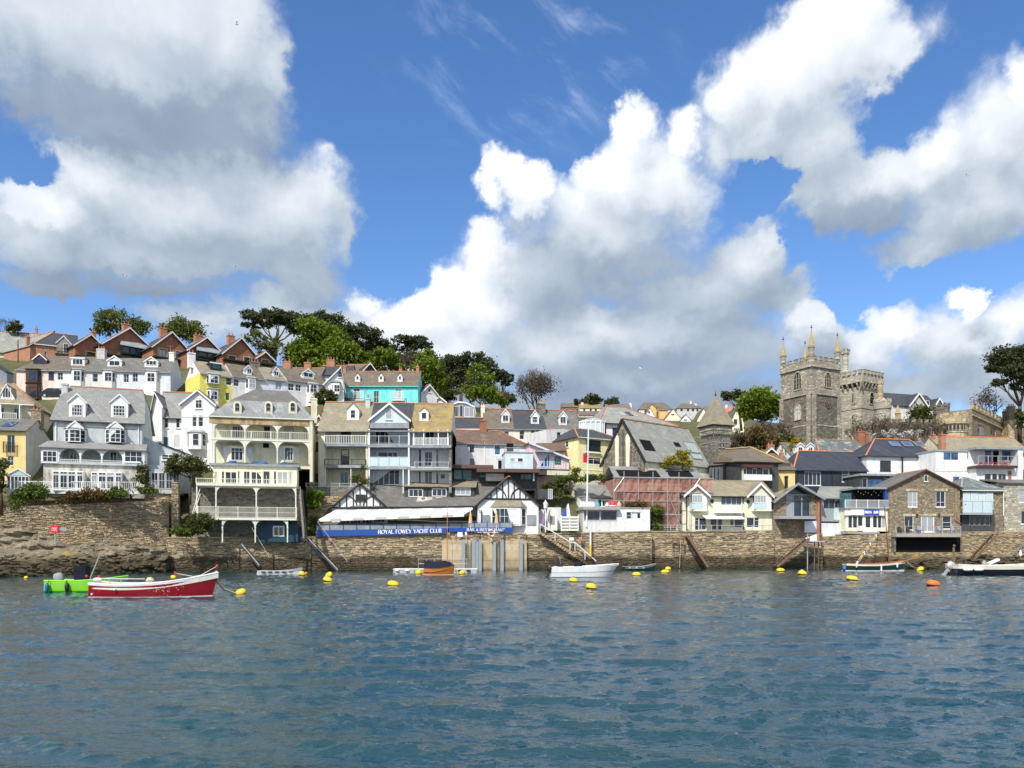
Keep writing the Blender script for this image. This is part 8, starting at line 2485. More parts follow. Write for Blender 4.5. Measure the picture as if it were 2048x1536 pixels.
tree('hedge', 'long clipped hedge below the pale yellow house', 113,[(1125,958,14,7),(1150,958,15,7),(1178,957,15,7),(1200,956,10,6)],(1160,972), HEDGE, None, dens=16, size=.15, trunk=False, cat='hedge')
tree('hedge', 'dark ivy bank left of the timber shed', 113.5,[(1100,972,14,9),(1124,974,16,9),(1112,986,14,6)],(1110,995), DARKL, None, dens=14, size=.15, trunk=False, cat='hedge')
tree('shrub', 'yellow green shrub between the pink and yellow houses', 113.6,[(1152,944,7,10),(1145,955,6,5)],(1150,965), OLIVE, None, dens=16, size=.15, trunk=False)
tree('hedge', 'bright green clipped hedge at the left end of the club awning', 101.6,[(629,1038,9,9),(632,1052,12,12),(624,1060,7,10)],(630,1074), HEDGE, None, dens=22, size=.13, trunk=False, cat='hedge')
tree('shrub', 'strappy green plants on the wall above the club hedge', 103.2,[(626,990,7,8),(630,1005,6,10),(640,990,8,4)],(628,1020), SPRING, None, dens=16, size=.2, trunk=False, elong=2)
tree('hedge', 'dull green growth under the pink netting', 111.8,[(1262,1012,12,6),(1284,1010,12,6)],(1272,1022), RUST, None, dens=14, size=.15, trunk=False, cat='hedge')
# cordyline
bp = P(725,962,106.2); r = thing('palm_tree', 'small cordyline palm in front of the cream balconied house', 'palm', tuple(bp))
H = (962 - 938) / FPX * 106.2
obj('trunk', MB().tube([(0,0,-.5),(.05,0, H * .5),(0,0, H)],.12,6,.08).mesh('trunk'), BARK, r)
m = MB(); rr = random.Random(5)
for i in range(46):
 a, e = rr.uniform(0,6.28), rr.uniform(-.5,1.3); l = rr.uniform(.7,1.15); d = Vector((math.cos(a) * math.cos(e), math.sin(a) * math.cos(e), math.sin(e))); s = d.cross(Vector((0,0,1))).normalized() * .06
 c = Vector((0,0, H)); t = c + d * l + Vector((0,0,-.18)); mm = c + d * l * .55
 m.poly([tuple(c - s), tuple(c + s), tuple(mm + s), tuple(mm - s)]); m.poly([tuple(mm - s), tuple(mm + s), tuple(t)])
obj('crown', m.mesh('crown'), HEDGE, r)
tree('shrub', 'grey green shrub at the foot of the cordyline palm', 106,[(712,957,10,6),(728,961,9,5)],(718,970), HEDGE, None, dens=14, size=.15, trunk=False)
# ------------------------------------------------------------------ boats
def hull(root, L, beam, zs0, zsm, zs1, bands, rake=.5, full=.9, draft=.3, transom=.75, deck=None, deckz=.35, rim=None, n=22):
 """lofted open hull, stern at x=0, bow at x=L; bands (f0, f1, material, name) split the topsides from waterline to sheer"""
 def bt(t): return beam / 2 * (transom + (1 - transom) * math.sin(min(1, t / .45) * math.pi / 2)) * (1 if t < .45 else max(0,1 - ((t - .45) / .55) ** (1.6 + full)))
 def zs(t): return zs0 * (1 - t) * (1 - 2 * t) + 4 * zsm * t * (1 - t) + zs1 * t * (2 * t - 1)
 def pt(t, f, s):
  """f: -1 keel, 0 waterline, 1 sheer"""
  b = bt(t); z = zs(t) * f if f >= 0 else draft * f
  w = (.80 + .20 * f ** .7) if f >= 0 else .80 * (1 + f) ** .6
  return (L * t - rake * (1 - max(0, f)) * t ** 3 + (-.1 + .1 * f if t == 0 else 0), s * b * w, z)
 ts = [i / n for i in range(n + 1)]
 for f0, f1, mat, nm in bands:
  m = MB(); k = 4
  for s in (-1,1):
   for i in range(n):
    for j in range(k):
     a, c = f0 + (f1 - f0) * j / k, f0 + (f1 - f0) * (j + 1) / k
     q = [pt(ts[i], a, s), pt(ts[i + 1], a, s), pt(ts[i + 1], c, s), pt(ts[i], c, s)]
     m.poly(q if s < 0 else q[::-1])
  for j in range(k):
   a, c = f0 + (f1 - f0) * j / k, f0 + (f1 - f0) * (j + 1) / k
   m.poly([pt(0, a, 1), pt(0, a, -1), pt(0, c, -1), pt(0, c, 1)])
  m.build(nm, mat, root, smooth=False)
 if rim:
  m = MB()
  for s in (-1,1):
   m.tube([(p[0], p[1] - s * .03, p[2] + .02) for p in (pt(t, 1, s) for t in ts)],.045,5)
  m.beam((pt(0,1,-1)), pt(0,1,1),.08); m.build('gunwale', rim, root)
 if deck:
  m = MB()
  for i in range(n):
   a, c = ts[i], ts[i + 1]; za, zc = max(.1, zs(a) - deckz), max(.1, zs(c) - deckz)
   A, C = pt(a, 1,1), pt(c, 1,1)
   m.poly([(A[0],-A[1] * .95, za),(C[0],-C[1] * .95, zc),(C[0], C[1] * .95, zc),(A[0], A[1] * .95, za)])
   for s in (-1,1): m.poly([(A[0], s * A[1] * .95, za),(C[0], s * C[1] * .95, zc),(C[0], s * C[1] * .99, zs(c)),(A[0], s * A[1] * .99, zs(a))])
  m.build('interior', deck, root)
 return pt, zs
def boat(name, label, px0, px1, wy, rz=0.0, cat='boat'):
 Y = WY(wy); a = P(px0, HOR, Y)
 return thing(name, label, cat, (a.x, Y, .0), rz),(px1 - px0) / FPX * Y / math.cos(rz), Y / FPX
def fender(root, x, y, z, l, r, mat, flat=False, nm='fender'):
 prof = [(.02,-l / 2),(r * .8,-l * .4),(r, -l * .1),(r, l * .1),(r * .8, l * .4),(.02, l / 2)]
 m = MB().lathe(prof, (0,0,0),8)
 if flat: m.v = [(v[2], v[1], v[0]) for v in m.v]
 m.v = [(v[0] + x, v[1] + y, v[2] + z) for v in m.v]
 return m.build(nm, mat, root, smooth=True)
def outboard(root, x, y, z, tilt, mat, s=1.0):
 R_ = Matrix.Translation((x, y, z)) @ Matrix.Rotation(tilt, 4, 'Y') @ Matrix.Scale(s, 4)
 c = MB().lathe([(.05,.72),(.2,.68),(.26,.5),(.26,.22),(.2,.1),(.08,.05)],(0,0,0),10); c.v = [tuple(R_ @ Vector((v[0] * 1.3, v[1] * .8, v[2]))) for v in c.v]
 o = c.build('outboard_motor', mat, root, smooth=True)
 l = MB().box(-.10,.10,-.06,.06,-.75,.1).box(-.22,.16,-.02,.02,-.58,-.52).box(-.14,.2,-.07,.07,-.80,-.66).box(.1,.2,-.05,.05,-.1,.3)
 for i in range(3):
  a = i * 2.09; l.box(-.2,-.17,-.05 + .13 * math.cos(a),.05 + .13 * math.cos(a),-.78 + .13 * math.sin(a),-.68 + .13 * math.sin(a))
 l.v = [tuple(R_ @ Vector(v)) for v in l.v]; l.build('outboard_leg', mat, o)
REDH = plain('dark red gelcoat', (.27,.008,.016),.22,.5); WHG = plain('white gelcoat', (.80,.80,.80),.25,.5); LIME = plain('lime green gelcoat', (.25,.75,.015),.3,.5)
BLKG = plain('black gelcoat', (.010,.012,.022),.15,.5); GRNH = plain('dark green hull', (.008,.035,.028),.2,.5); VARN = mottled('orange varnished planks', [(0,(.42,.12,.012)),(1,(.56,.19,.025))],3,.35,.1,(1,1,6),.5)
CREAMG = plain('cream gelcoat', (.76,.73,.62),.3,.5); BLUEB = plain('blue fender', (.03,.12,.45),.5,.4); NAVYC = plain('dark navy canvas', (.010,.014,.026),.8,.2); BROWNW = mottled('red brown spar', [(0,(.14,.06,.03)),(1,(.22,.10,.05))],3)
TAPE = plain('green boot stripe', (.02,.22,.12),.4,.4)
r, L, k = boat('red_boat', 'dark red open motorboat with a white gunwale, moored bow right', 191,434,1194,.03)
pt, zs = hull(r, L, 2.2,.80,.78,1.36,[(-1,.0, WHG, 'keel'),(0,.07, WHG, 'boot_stripe'),(.07,.88, REDH, 'topsides'),(.88,1.0, WHG, 'sheer_band')],.35,.7, deck=CREAMG, rim=WHG, deckz=.28, transom=.72)
for x in (.25,.55): MB().box(L * x, L * x + .3,-.85,.85,.62,.68).build('thwart', CREAMG, r)
MB().extrude([(L * .70,-.8, zs(.70) - .05),(L * .985,0, zs(.985) + .04),(L * .70,.8, zs(.70) - .05)],(0,0,.05)).build('foredeck', WHG, r)
for x, h in ((.05,.3),(.17,.28),(.26,.25)): MB().tube([(L * x, -.8,.8),(L * x, -.8,.8 + h)],.025,5).build('rail_post', GALV, r)
MB().tube([(L * .05,-.8,1.08),(L * .45,-.8,1.04)],.02,5).build('hand_rail', GALV, r)
MB().lathe([(.05,0),(.2,.05),(.24,.15),(.1,.3)],(L * .46,-.3,.82),8).build('rope_heap', ROPE, r)
fender(r, L * .07,-.75,1.0,.5,.12, WHG, True)
for x, z, s in ((.045,.22,.05),(.225,.48,.06)): MB().tube([(L * x, -1.09, z),(L * x, -.95, z)], s, 8).build('hull_fitting', WHG, r)
m = MB(); rr = random.Random(2)
for i in range(34):
 t = rr.gauss(.63,.06); f = rr.uniform(.1,.75); p = pt(min(.8, max(.5, t)), f, -1); s = rr.uniform(.006,.018); m.box(p[0] - s, p[0] + s, p[1] - .02, p[1] + .05, p[2] - s, p[2] + s)
m.build('gull_spatter', WHG, r, kind='stuff')
a = Vector((L * .66,-.2, zs(.66) + .45)); c = Vector((L * .99,0, zs(1) + .38))
MB().tube([tuple(a),(L * .8,-.1, zs(.8) + .1),(L * .86,0, zs(.86) + .1), tuple(c)],.022,5).build('boat_pole', ROPE, r)
for p in (a, c): MB().lathe([(.02,-.08),(.07,-.03),(.07,.05),(.02,.1)], tuple(p),6).build('red_float', REDP, r)
r, L, k = boat('green_boat', 'lime green workboat with a dark console behind the red boat', 102,250,1184,.08)
pt, zs = hull(r, L, 1.9,.74,.74,1.0,[(-1,.0, TAPE, 'keel'),(0,.14, TAPE, 'boot_stripe'),(.14,1, LIME, 'topsides')],.3,1.2, deck=STEELG, rim=LIME, deckz=.25, transom=.9)
MB().box(1.55,2.25,-.35,.35,.5,1.62).extrude([(1.5,-.37,1.3),(2.1,-.37,1.3),(2.1,-.37,1.66),(1.6,-.37,1.66)],(0,.74,0)).build('console', NAVYC, r)
outboard(r, .55,0,.55,-.25, LEAD, .95)
fender(r, .22,-.98,.32,.62,.12, BLUEB); fender(r, 1.42,-1.0,.35,.6,.13, IRON)
MB().tube([(2.4,-.2,.7),(3.0,-.1,2.3)],.035,5).build('aerial', GALV, r)
for x in (.35,1.42): MB().tube([(x, -.95,.78),(x - .1,-1.0,.5)],.02,4).build('lanyard', IRON, r)
for x, z in ((2.35,1.0),(3.1,.95)): MB().lathe([(.03,-.1),(.09,-.03),(.09,.06),(.02,.1)],(x, -.4, z),6).build('red_float', REDP, r)
r, L, k = boat('speedboat', 'white speedboat with a dark outboard and canopy frame', 1103,1238,1155,.02)
pt, zs = hull(r, L, 2.3,1.0,1.08,1.34,[(-1,.45, WHG, 'lower_hull'),(.45,.52, LEAD, 'chine_line'),(.52,1, WHG, 'topsides')],.95,1.0, deck=WHG, rim=WHG, deckz=.12, transom=.85)
outboard(r, -.25,0,.55,.35, IRON, 1.0)
MB().box(.6,1.1,-.5,.5,.9,1.35).extrude([(.35,-.4,1.2),(1.0,-.4,1.2),(.75,-.4,1.9),(.55,-.4,1.9)],(0,.8,0)).build('engine_box', IRON, r)
MB().lathe([(.4,0),(.42,.3),(.3,.5),(.1,.58)],(2.6,0,1.0),10).build('seat', NAVYC, r)
MB().tube([(.9,-.4,1.2),(.75,-.4,2.0),(.75,.4,2.0)],.03,5).build('canopy_frame', GALV, r)
r, L, k = boat('sailing_dinghy', 'varnished orange dinghy with a dark canvas cover and tall orange mast', 849,909,1150,.0)
pt, zs = hull(r, L, 1.6,.72,.68,1.02,[(-1,0, WHG, 'keel'),(0,.08, CREAMG, 'boot_stripe'),(.08,1, VARN, 'topsides')],.1,.8, deck=VARN, rim=BROWNW, transom=.6)
m = MB(); N = 8
for i in range(N):
 a, c = i / N, (i + 1) / N
 def rz_(t): return (zs(t) + .82 - .55 * max(0, t - .70) / .3 + .0 * t) if t < .97 else zs(t) + .05
 for s in (-1,1):
  A, C = pt(a, .82 - .5 * (1 - a), s), pt(c, .82 - .5 * (1 - c), s)
  q = [(A[0], A[1] * 1.08, A[2]),(C[0], C[1] * 1.08, C[2]),(C[0] * .98 + .05,0, rz_(c)),(A[0] * .98 + .05,0, rz_(a))]; m.poly(q if s < 0 else q[::-1])
m.build('canvas_cover', NAVYC, r)
MB().tube([(L * .76,0,.3),(L * .76,0,(1150 - 1012) * k)],.06,7,.035).build('mast', plain('orange mast', (.55,.20,.06),.4,.5), r)
r, L, k = boat('rowing_boat', 'white clinker rowing boat moored below the cream villa', 518,605,1149.5)
hull(r, L, 1.5,.42,.42,.72,[(-1,0, WHG, 'keel'),(0,.35, WHG, 'lower_hull'),(.35,1, WHG, 'topsides')],.2,1, deck=GALV, rim=STEELG, deckz=.2)
for i in range(5): fender(r, .7 + i * .75,-.74,.33,.5,.08, IRON, True, 'oar_port')
r, L, k = boat('rowing_boat', 'dark green dinghy with a pale rim and a small black outboard', 1246,1312,1141.3)
hull(r, L, 1.5,.55,.5,.95,[(-1,0, GRNH, 'keel'),(0,1, GRNH, 'topsides')],.2,.8, deck=WOODG, rim=LEAD, deckz=.2); outboard(r, .3,0,.6,.1, IRON, .8)
for i in range(3): fender(r, .8 + i * .9,-.75,.35,.35,.10, plain('pale green fender', (.25,.42,.36),.5), True)
r, L, k = boat('gaff_boat', 'dark green wooden boat with a varnished rail, brown mast and bunting', 1689,1812,1142.5)
pt, zs = hull(r, L, 2.3,1.0,.92,1.38,[(-1,0, GRNH, 'keel'),(0,.16, WHG, 'boot_stripe'),(.16,.76, GRNH, 'topsides'),(.76,1, CREAMG, 'sheer_band')],.25,.9, deck=WOOD, rim=VARN, deckz=.2, transom=.6)
MB().tube([(L * .73,0,.5),(L * .645,0,(1142 - 1008) * k)],.09,7,.05).build('mast', BROWNW, r)
MB().tube([(L * .95,0, zs(.95)),(L + 1.3,0, zs(1) + .3)],.05,6).build('bowsprit', VARN, r)
for x in (.135,.80): fender(r, L * x, -1.1 if x < .5 else -.95,.75,.6,.11, WHG)
MB().box(L * .53 - .08, L * .53 + .08,-1.2,-1.1,.05,.9).build('white_stripe', WHG, r)
fender(r, -.1,-.3,.35,.7,.32, BLUEB)
bt_ = Vector((1.3,-.3,.95)); bq = P(1757,1062,116.3) - Vector(r.location); BUN = [REDP, ORAB, plain('green bunting', (.15,.5,.12)), SIGNB, YELB, LETTER, plain('teal bunting', (.05,.4,.4))]
MB().tube([tuple(bt_), tuple(bq)],.02,4).build('bunting_line', ROPE, r)
for i in range(26):
 p = bt_.lerp(bq, (i + .5) / 26); MB().extrude([(p.x - .18, p.y, p.z),(p.x + .18, p.y, p.z + .1),(p.x + .1, p.y, p.z - .42)],(0,.01,0)).build('bunting_flag', BUN[i * 5 % 7], r)
r, L, k = boat('motor_launch', 'black launch with a cream rail, white fenders and tilted grey outboard at the right edge', 1904,2190,1150.5,.01)
pt, zs = hull(r, L, 3.0,1.18,1.12,2.0,[(-1,.02, REDH, 'keel'),(.02,.62, BLKG, 'topsides'),(.62,1, CREAMG, 'sheer_band')],.6,1.0, deck=CREAMG, rim=CREAMG, deckz=.2, transom=.85)
outboard(r, -.45,0,.62,.62, GALV, 1.35)
for x in (.85,2.0): fender(r, x, -1.5,.66,1.05,.19, WHG, True)
MB().tube([(.3,.2,1.0),(.3,.2,3.0)],.12,6).lathe([(.03,0),(.16,.1),(.1,.3)],(.35,.2,3.0),6).build('stern_post', WOOD, r)
MB().lathe([(.1,0),(.3,.1),(.25,.35),(.05,.45)],(1.5,0,1.15),8).build('wheel_seat', IRON, r)
MB().beam((3.9,0,1.25),(5.0,0,1.7),.5,.22).build('stowed_tender', WHG, r)
MB().lathe([(.05,0),(.25,.05),(.2,.3),(.08,.45)],(3.3,-.3,1.15),7).build('rope_locker', LEAD, r)
# landing pontoon
r = thing('pontoon', 'low grey white floating pontoon with rails behind the orange dinghy', 'pontoon', (P(786, HOR, 93).x, 93,0))
w = 168 / FPX * 93
for i in range(4): MB().box(w * i / 4 + .03, w * (i + 1) / 4 - .03,0,2.2,-.3,.42).build('float', STEELG if i == 1 else GALV, r)
MB().box(0, w, -.05,2.25,.42,.5).build('deck', LETTER, r)
for i in range(7):
 x = w * .30 + i * .95; MB().tube([(x, .1,.5),(x, .1,1.7)],.03,5).build('rail_post', GALV, r)
for z in (1.1,1.65): MB().tube([(w * .30,.1, z),(w * .30 + 5.8,.1, z)],.025,5).build('rail', GALV, r)
for x in (.5,1.7, w - 2.0, w - 1.0): fender(r, x, -.12,.3,.5,.14, IRON if x > 5 else WHG, True)
# ------------------------------------------------------------------ mooring buoys
BG = 'yellow mooring buoys'
BUOYS = [(481,1190,22,13, 'egg shaped yellow buoy tied to the red boat by a rope'),(656,1163,19,10, 'lower of two touching yellow buoys left of centre'),(657,1155.5,15,12, 'upper of two touching yellow buoys left of centre'),(787,1172,24,11, 'long yellow buoy alone below the concrete quay letters'),
         (604,1151,13,9, 'small yellow buoy at the bow of the white rowing boat'),(837,1149,13,10, 'round yellow buoy left of the orange dinghy'),(924,1149,13,9, 'yellow buoy right of the orange dinghy'),(1147,1164,18,9, 'yellow buoy right below the white speedboat'),(1183,1178,22,12, 'yellow buoy with a dark waterline, nearest in the middle'),
         (1273,1152,18,8, 'tilted yellow buoy below the dark green dinghy'),(1330,1146,17,7, 'lower of the pair of yellow buoys by the dark green dinghy'),(1336,1140,12,7, 'upper of the pair of yellow buoys by the dark green dinghy'),(1561,1143,17,7, 'low flat yellow buoy in front of the timber stair'),(1605,1150,18,11, 'pointed yellow buoy right of the flat one'),
         (1705,1161,24,10, 'wide yellow buoy in front of the dark green wooden boat'),(1840,1142,14,9, 'yellow buoy holding the bow line of the wooden boat'),(347,1157,11,7, 'small yellow buoy seen over the red boat'),(52,1157,8,5, 'tiny pale yellow buoy near the left edge'),(1867,1172,26,12, 'orange buoy in front of the black launch'),(612,1149,7,5, 'tiny orange float beside the white rowing boat')]
for i, (px, wy, w_, h_, lb) in enumerate(BUOYS):
 Y = WY(wy); kk = Y / FPX; rw, hh = w_ * kk / 2, h_ * kk; c = P(px, HOR, Y); rr = random.Random(i)
 r = thing('buoy', lb, 'buoy', (c.x, Y, 0),0, BG if 'orange' not in lb[:12] else 'orange floats')
 mt = ORAB if lb.startswith(('orange', 'tiny orange')) else YELB
 top = .55 if 'pointed' in lb else .92
 m = MB().lathe([(rw * .3,-hh * .3),(rw * .85,-hh * .1),(rw, hh * .2),(rw * .97, hh * .5),(rw * top * .8, hh * .82),(rw * .25 * top, hh * .98),(.01, hh)],(0,0,0),14)
 tl = rr.uniform(-.16,.16); m.v = [(v[0] + v[2] * tl, v[1] * .8, v[2] + v[0] * tl) for v in m.v]
 m.build('float', mt, r, smooth=True)
 m = MB().lathe([(rw * .88,-hh * .1),(rw * 1.02, hh * .12),(rw * 1.03, hh * .2),(rw * .9, hh * .22)],(0,0,0),14); m.v = [(v[0] + v[2] * tl, v[1] * .8, v[2] + v[0] * tl) for v in m.v]; m.build('weed_band', IRON if 'dark' in lb or 'orange buoy' in lb else HEDGE, r, smooth=True)
 m = MB()
 for j in range(8): a, c_ = math.pi * j / 8, math.pi * (j + 1) / 8; m.tube([(.07 * math.cos(a),0, hh * .96 + .09 * math.sin(a)),(.07 * math.cos(c_),0, hh * .96 + .09 * math.sin(c_))],.018,4)
 m.build('mooring_ring', IRON, r)
def rope(label, pts, rad=.03):
 p0 = Vector(pts[0]); m = MB().tube([tuple(Vector(p) - p0) for p in pts], rad, 6); o = m.build('mooring_rope', ROPE, None, True, label=label, cat='rope'); o.location = p0
rb = P(433,1143,44.7); bb = P(478,1188, WY(1190))
rope('thick pale rope from the red bow to the egg shaped buoy', [rb, rb.lerp(bb, .25) + Vector((-.28,0,-.22)), rb.lerp(bb, .55) + Vector((-.30,0,-.28)), rb.lerp(bb, .85) + Vector((-.08,0,-.14)), bb],.065)
rope('thin rope from the wooden boat bow to its yellow buoy', [P(1813,1122,100), P(1824,1133,100.5), P(1838,1138,101)],.03)
rope('thin rope from the orange dinghy to the buoy on its right', [P(908,1133,87), P(914,1141,87), P(921,1146,87.5)],.03)
# ------------------------------------------------------------------ quay furniture
def stair(name, label, a, c, Y, w=1.3, n=14, mat=None, rail=True, dy=0, treads=True, cat='stair', railm=None):
 """flight between two photo points on a line at distance Y"""
 p, q = P(*a, Y), P(*c, Y + dy); r = thing(name, label, cat, tuple(p)); d = q - p; m_ = mat or WOODG
 for y in (0, w): MB().beam((0,-y, 0),(d.x, d.y - y, d.z),.12,.32).build('stringer', m_, r)
 if not treads: MB().beam((0,-w - .1,.16),(d.x, d.y - w - .1, d.z + .16),.10,.10).build('rail', GALV, r); MB().beam((1.2,-w, 2.2),(d.x + 1.2, d.y - w, d.z + 1.2),.05).build('hand_wire', GALV, r)
 for i in range(n if treads else 0):
  c_ = d * ((i + .5) / n); MB().box(c_.x - .17, c_.x + .17, c_.y - w, c_.y, c_.z + .02, c_.z + .08).build('tread', m_, r)
 if rail:
  MB().beam((0,-w, 1.0),(d.x, d.y - w, d.z + 1.0),.07).build('handrail', railm or m_, r)
  for i in range(5): c_ = d * (i / 4); MB().box(c_.x - .04, c_.x + .04, c_.y - w - .04, c_.y - w + .04, c_.z, c_.z + 1.0).build('rail_post', railm or m_, r)
 return r
stair('slipway', 'steel slipway rail sloping into the water at the left quay', (486,1090),(522,1133),97.5,.5,0, DGREY, False, treads=False, cat='slipway')
stair('slipway', 'long steel slipway sloping down left of the club sign', (618,1078),(678,1142),100.2,.5,0, DGREY, False, treads=False, cat='slipway')
stair('timber_ladder', 'sloping timber ladder below the cream twin gabled house', (1371,1072),(1412,1134),111.8,1.2,16, WOOD)
stair('timber_stair', 'timber stair rising to the right below the stone studio', (1548,1133),(1612,1078),113.6,1.3,18, WOOD)
stair('timber_stair', 'timber stair beside the little hip roofed house', (1936,1122),(1986,1068),115.8,1.2,16, WOOD)
stair('timber_stair', 'plank gangway at the far right shore', (2026,1112),(2060,1082),116,.8,8, WOODG)
stair('stone_stair', 'steep grey stair between the cream villa and the trio', (604,990),(612,1078),98.4,.9,26, WOODG, dy=-1.5)
# stone steps with the white handrail
r = thing('stone_steps', 'stone steps with a white handrail down the quay wall by the club', 'steps', tuple(P(1078,1064,106.8)))
p = P(1078,1064,106.8); q = P(1183,1134,109.0); d = q - p
for i in range(22):
 c = d * (i / 22); MB().box(c.x, c.x + d.x / 20, c.y - .9, c.y + .3, c.z - .35, c.z).build('step', QSTONE, r)
m = MB(); pts = [P(1080,1048,106), P(1140,1084,107), P(1150,1085,107.2), P(1192,1122,108)]
for a, c in zip(pts, pts[1:]): m.beam(a - p, c - p, .12)
m.build('handrail', TRIM, r)
for a in pts[:3] + [P(1110,1066,106.5), P(1170,1103,107.6)]: MB().box(a.x - p.x - .04, a.x - p.x + .04, a.y - p.y - .04, a.y - p.y + .04, a.z - p.z - 1.1, a.z - p.z).build('rail_post', TRIM, r)
r = thing('dark_landing', 'galvanised landing stage with posts below the stone studio', 'landing stage', tuple(P(1612,1082,113.8)))
for px in (0,14,22,29): MB().box(px * .072 - .06, px * .072 + .06,-.6,-.48,-5,1.1 if px in (0,29) else 0).build('post', WOOD if px else GALV, r)
MB().box(-.2,2.3,-1.2,.6,-.15,0).build('platform', GALV, r); MB().beam((-.2,-1.15,.95),(2.3,-1.15,.95),.06).build('rail', GALV, r)
for i in range(9): MB().box(1.55,2.1,-.75,-.68,-.6 - i * .5,-.52 - i * .5).build('ladder_rung', WOOD, r)
r = thing('rope_posts', 'rusty timber frame bracket on the quay wall by the sloping ladder', 'bracket', tuple(P(1345,1076,111.3)))
for x in (0,.75,1.5): MB().box(x - .06, x + .06,-.25,-.1,-1.2,.1).build('post', WOOD, r)
MB().box(-.15,1.65,-.3,-.1,-.1,.06).build('rail', WOOD, r); MB().tube([(1.1,-.15,-.1),(.95,-.2,-4.2)],.03,5).build('hanging_rope', ROPE, r)
def pole(name, label, px, y0, y1, Y, rad, mat, cat, px1=None):
 b0 = P(px, y1, Y); r = thing(name, label, cat, tuple(b0)); t = P(px1 or px, y0, Y) - b0; MB().tube([(0,0,-.3), tuple(t)], rad, 8, rad * .7).build('shaft', mat, r); return r, t
r, t = pole('flagpole', 'tall white flagpole with a yard on the quay by the club', 1173,852,1050,110,.13, TRIM, 'flagpole', 1177)
MB().beam((-.55,0, t.z * .27),(.55,0, t.z * .27),.1).build('yard', STEELG, r)
f = thing('flag', 'small red ensign hanging limp on the flagpole', 'flag', tuple(P(1171,926,109.8)))
n = 6; m = MB()
for i in range(n): x0, x1 = -.32 + .09 * i, -.32 + .09 * (i + 1); m.extrude([(x0,.1 * (i % 2),0),(x1,.1 * ((i + 1) % 2),.12),(x1,.1 * ((i + 1) % 2),1.45),(x0,.1 * (i % 2),1.3)],(0,.02,0))
m.build('cloth', REDP, f)
MB().box(.0,.22,-.05,.14,1.0,1.5).build('canton', SIGNB, f)
r, t = pole('tide_post', 'white and yellow tide post on the quay wall', 1181,1049,1108,107.6,.13, TRIM, 'post'); MB().tube([(0,0,-.2),(0,0, t.z * .3)],.14,8).build('yellow_foot', YELB, r)
r, t = pole('street_lamp', 'white victorian lamp post at the club corner', 1091,1018,1061,107,.07, TRIM, 'lamp post'); MB().lathe([(.08,0),(.22,.1),(.3,.7),(.36,.75),(.12,1.0),(.03,1.25)],(0,0, t.z),6).build('lantern', TRIM, r)
r, t = pole('telegraph_pole', 'wooden telegraph pole on the upper left slope', 36,680,722,146,.14, WOOD, 'pole')
# lifebuoy box and boards
Y = 84.5; r = thing('lifebuoy_box', 'red lifebuoy cabinet with a white ring sign on the rocks', 'lifebuoy', tuple(P(109,1066, Y))); k = Y / FPX
MB().extrude([(-.42,0,.08),(-.34,0,0),(.34,0,0),(.42,0,.08),(.42,0,.72),(.34,0,.82),(-.34,0,.82),(-.42,0,.72)],(0,.3,0)).build('cabinet', REDP, r)
m = MB()
for i in range(14): a, c = math.tau * i / 14, math.tau * (i + 1) / 14; m.beam((.13 * math.cos(a),-.012,.41 + .13 * math.sin(a)),(.13 * math.cos(c),-.012,.41 + .13 * math.sin(c)),.02,.07)
m.build('ring_symbol', LETTER, r)
for s in (-1,1):
 m = MB()
 for i in range(6): a, c = -1 + i / 3,-1 + (i + 1) / 3; m.beam((s * (.10 + .15 * math.cos(a * .9)),-.012,.41 + .22 * math.sin(a)),(s * (.10 + .15 * math.cos(c * .9)),-.012,.41 + .22 * math.sin(c)),.02,.05)
 m.build('bracket_symbol', LETTER, r)
MB().box(-.06,.06,.1,.2,-1.2,0).build('post', STEELG, r); MB().box(.5,1.25,.05,.1,.25,.6).build('side_plate', LEAD, r)
r = thing('lifebuoy', 'orange and white life ring on the club quay rail', 'life ring', tuple(P(983,1066,104.3)))
for i in range(8):
 m = MB().tube([(.42 * math.cos(math.tau * (i + j / 4) / 8),0,.42 * math.sin(math.tau * (i + j / 4) / 8)) for j in range(5)],.11,6); m.build('ring_segment', plain('faded life ring orange', (.70,.25,.14),.6) if i % 2 else LETTER, r)
MB().box(-.12,.05,.1,.2,-1.1,-.4).build('post', YELB, r)
def board(label, px, py, w, h, Y, mat=LETTER):
 r = thing('notice_board', label, 'sign', tuple(P(px, py, Y))); k = Y / FPX; MB().box(-w * k / 2, w * k / 2,0,.05,-h * k / 2, h * k / 2).build('panel', mat, r); MB().box(-.05,.05,.05,.16,-h * k / 2 - .3, h * k / 2).build('bracket', STEELG, r)
board('white notice on the concrete quay under the restaurant sign', 920,1069,10,9,104.0); board('small white notice right of the larger white one', 932,1067,4,6,104.1)
board('white plate on the quay wall by the stone steps', 1143,1078,9,6,107.1); board('pale red plate on the quay wall by the stone steps', 1161,1077,7,6,107.3, plain('faded red plate', (.60,.20,.17),.7)); board('faded red plate low on the club quay wall', 660,1080,7,6,101.3, plain('faded red plate', (.60,.20,.17),.7))
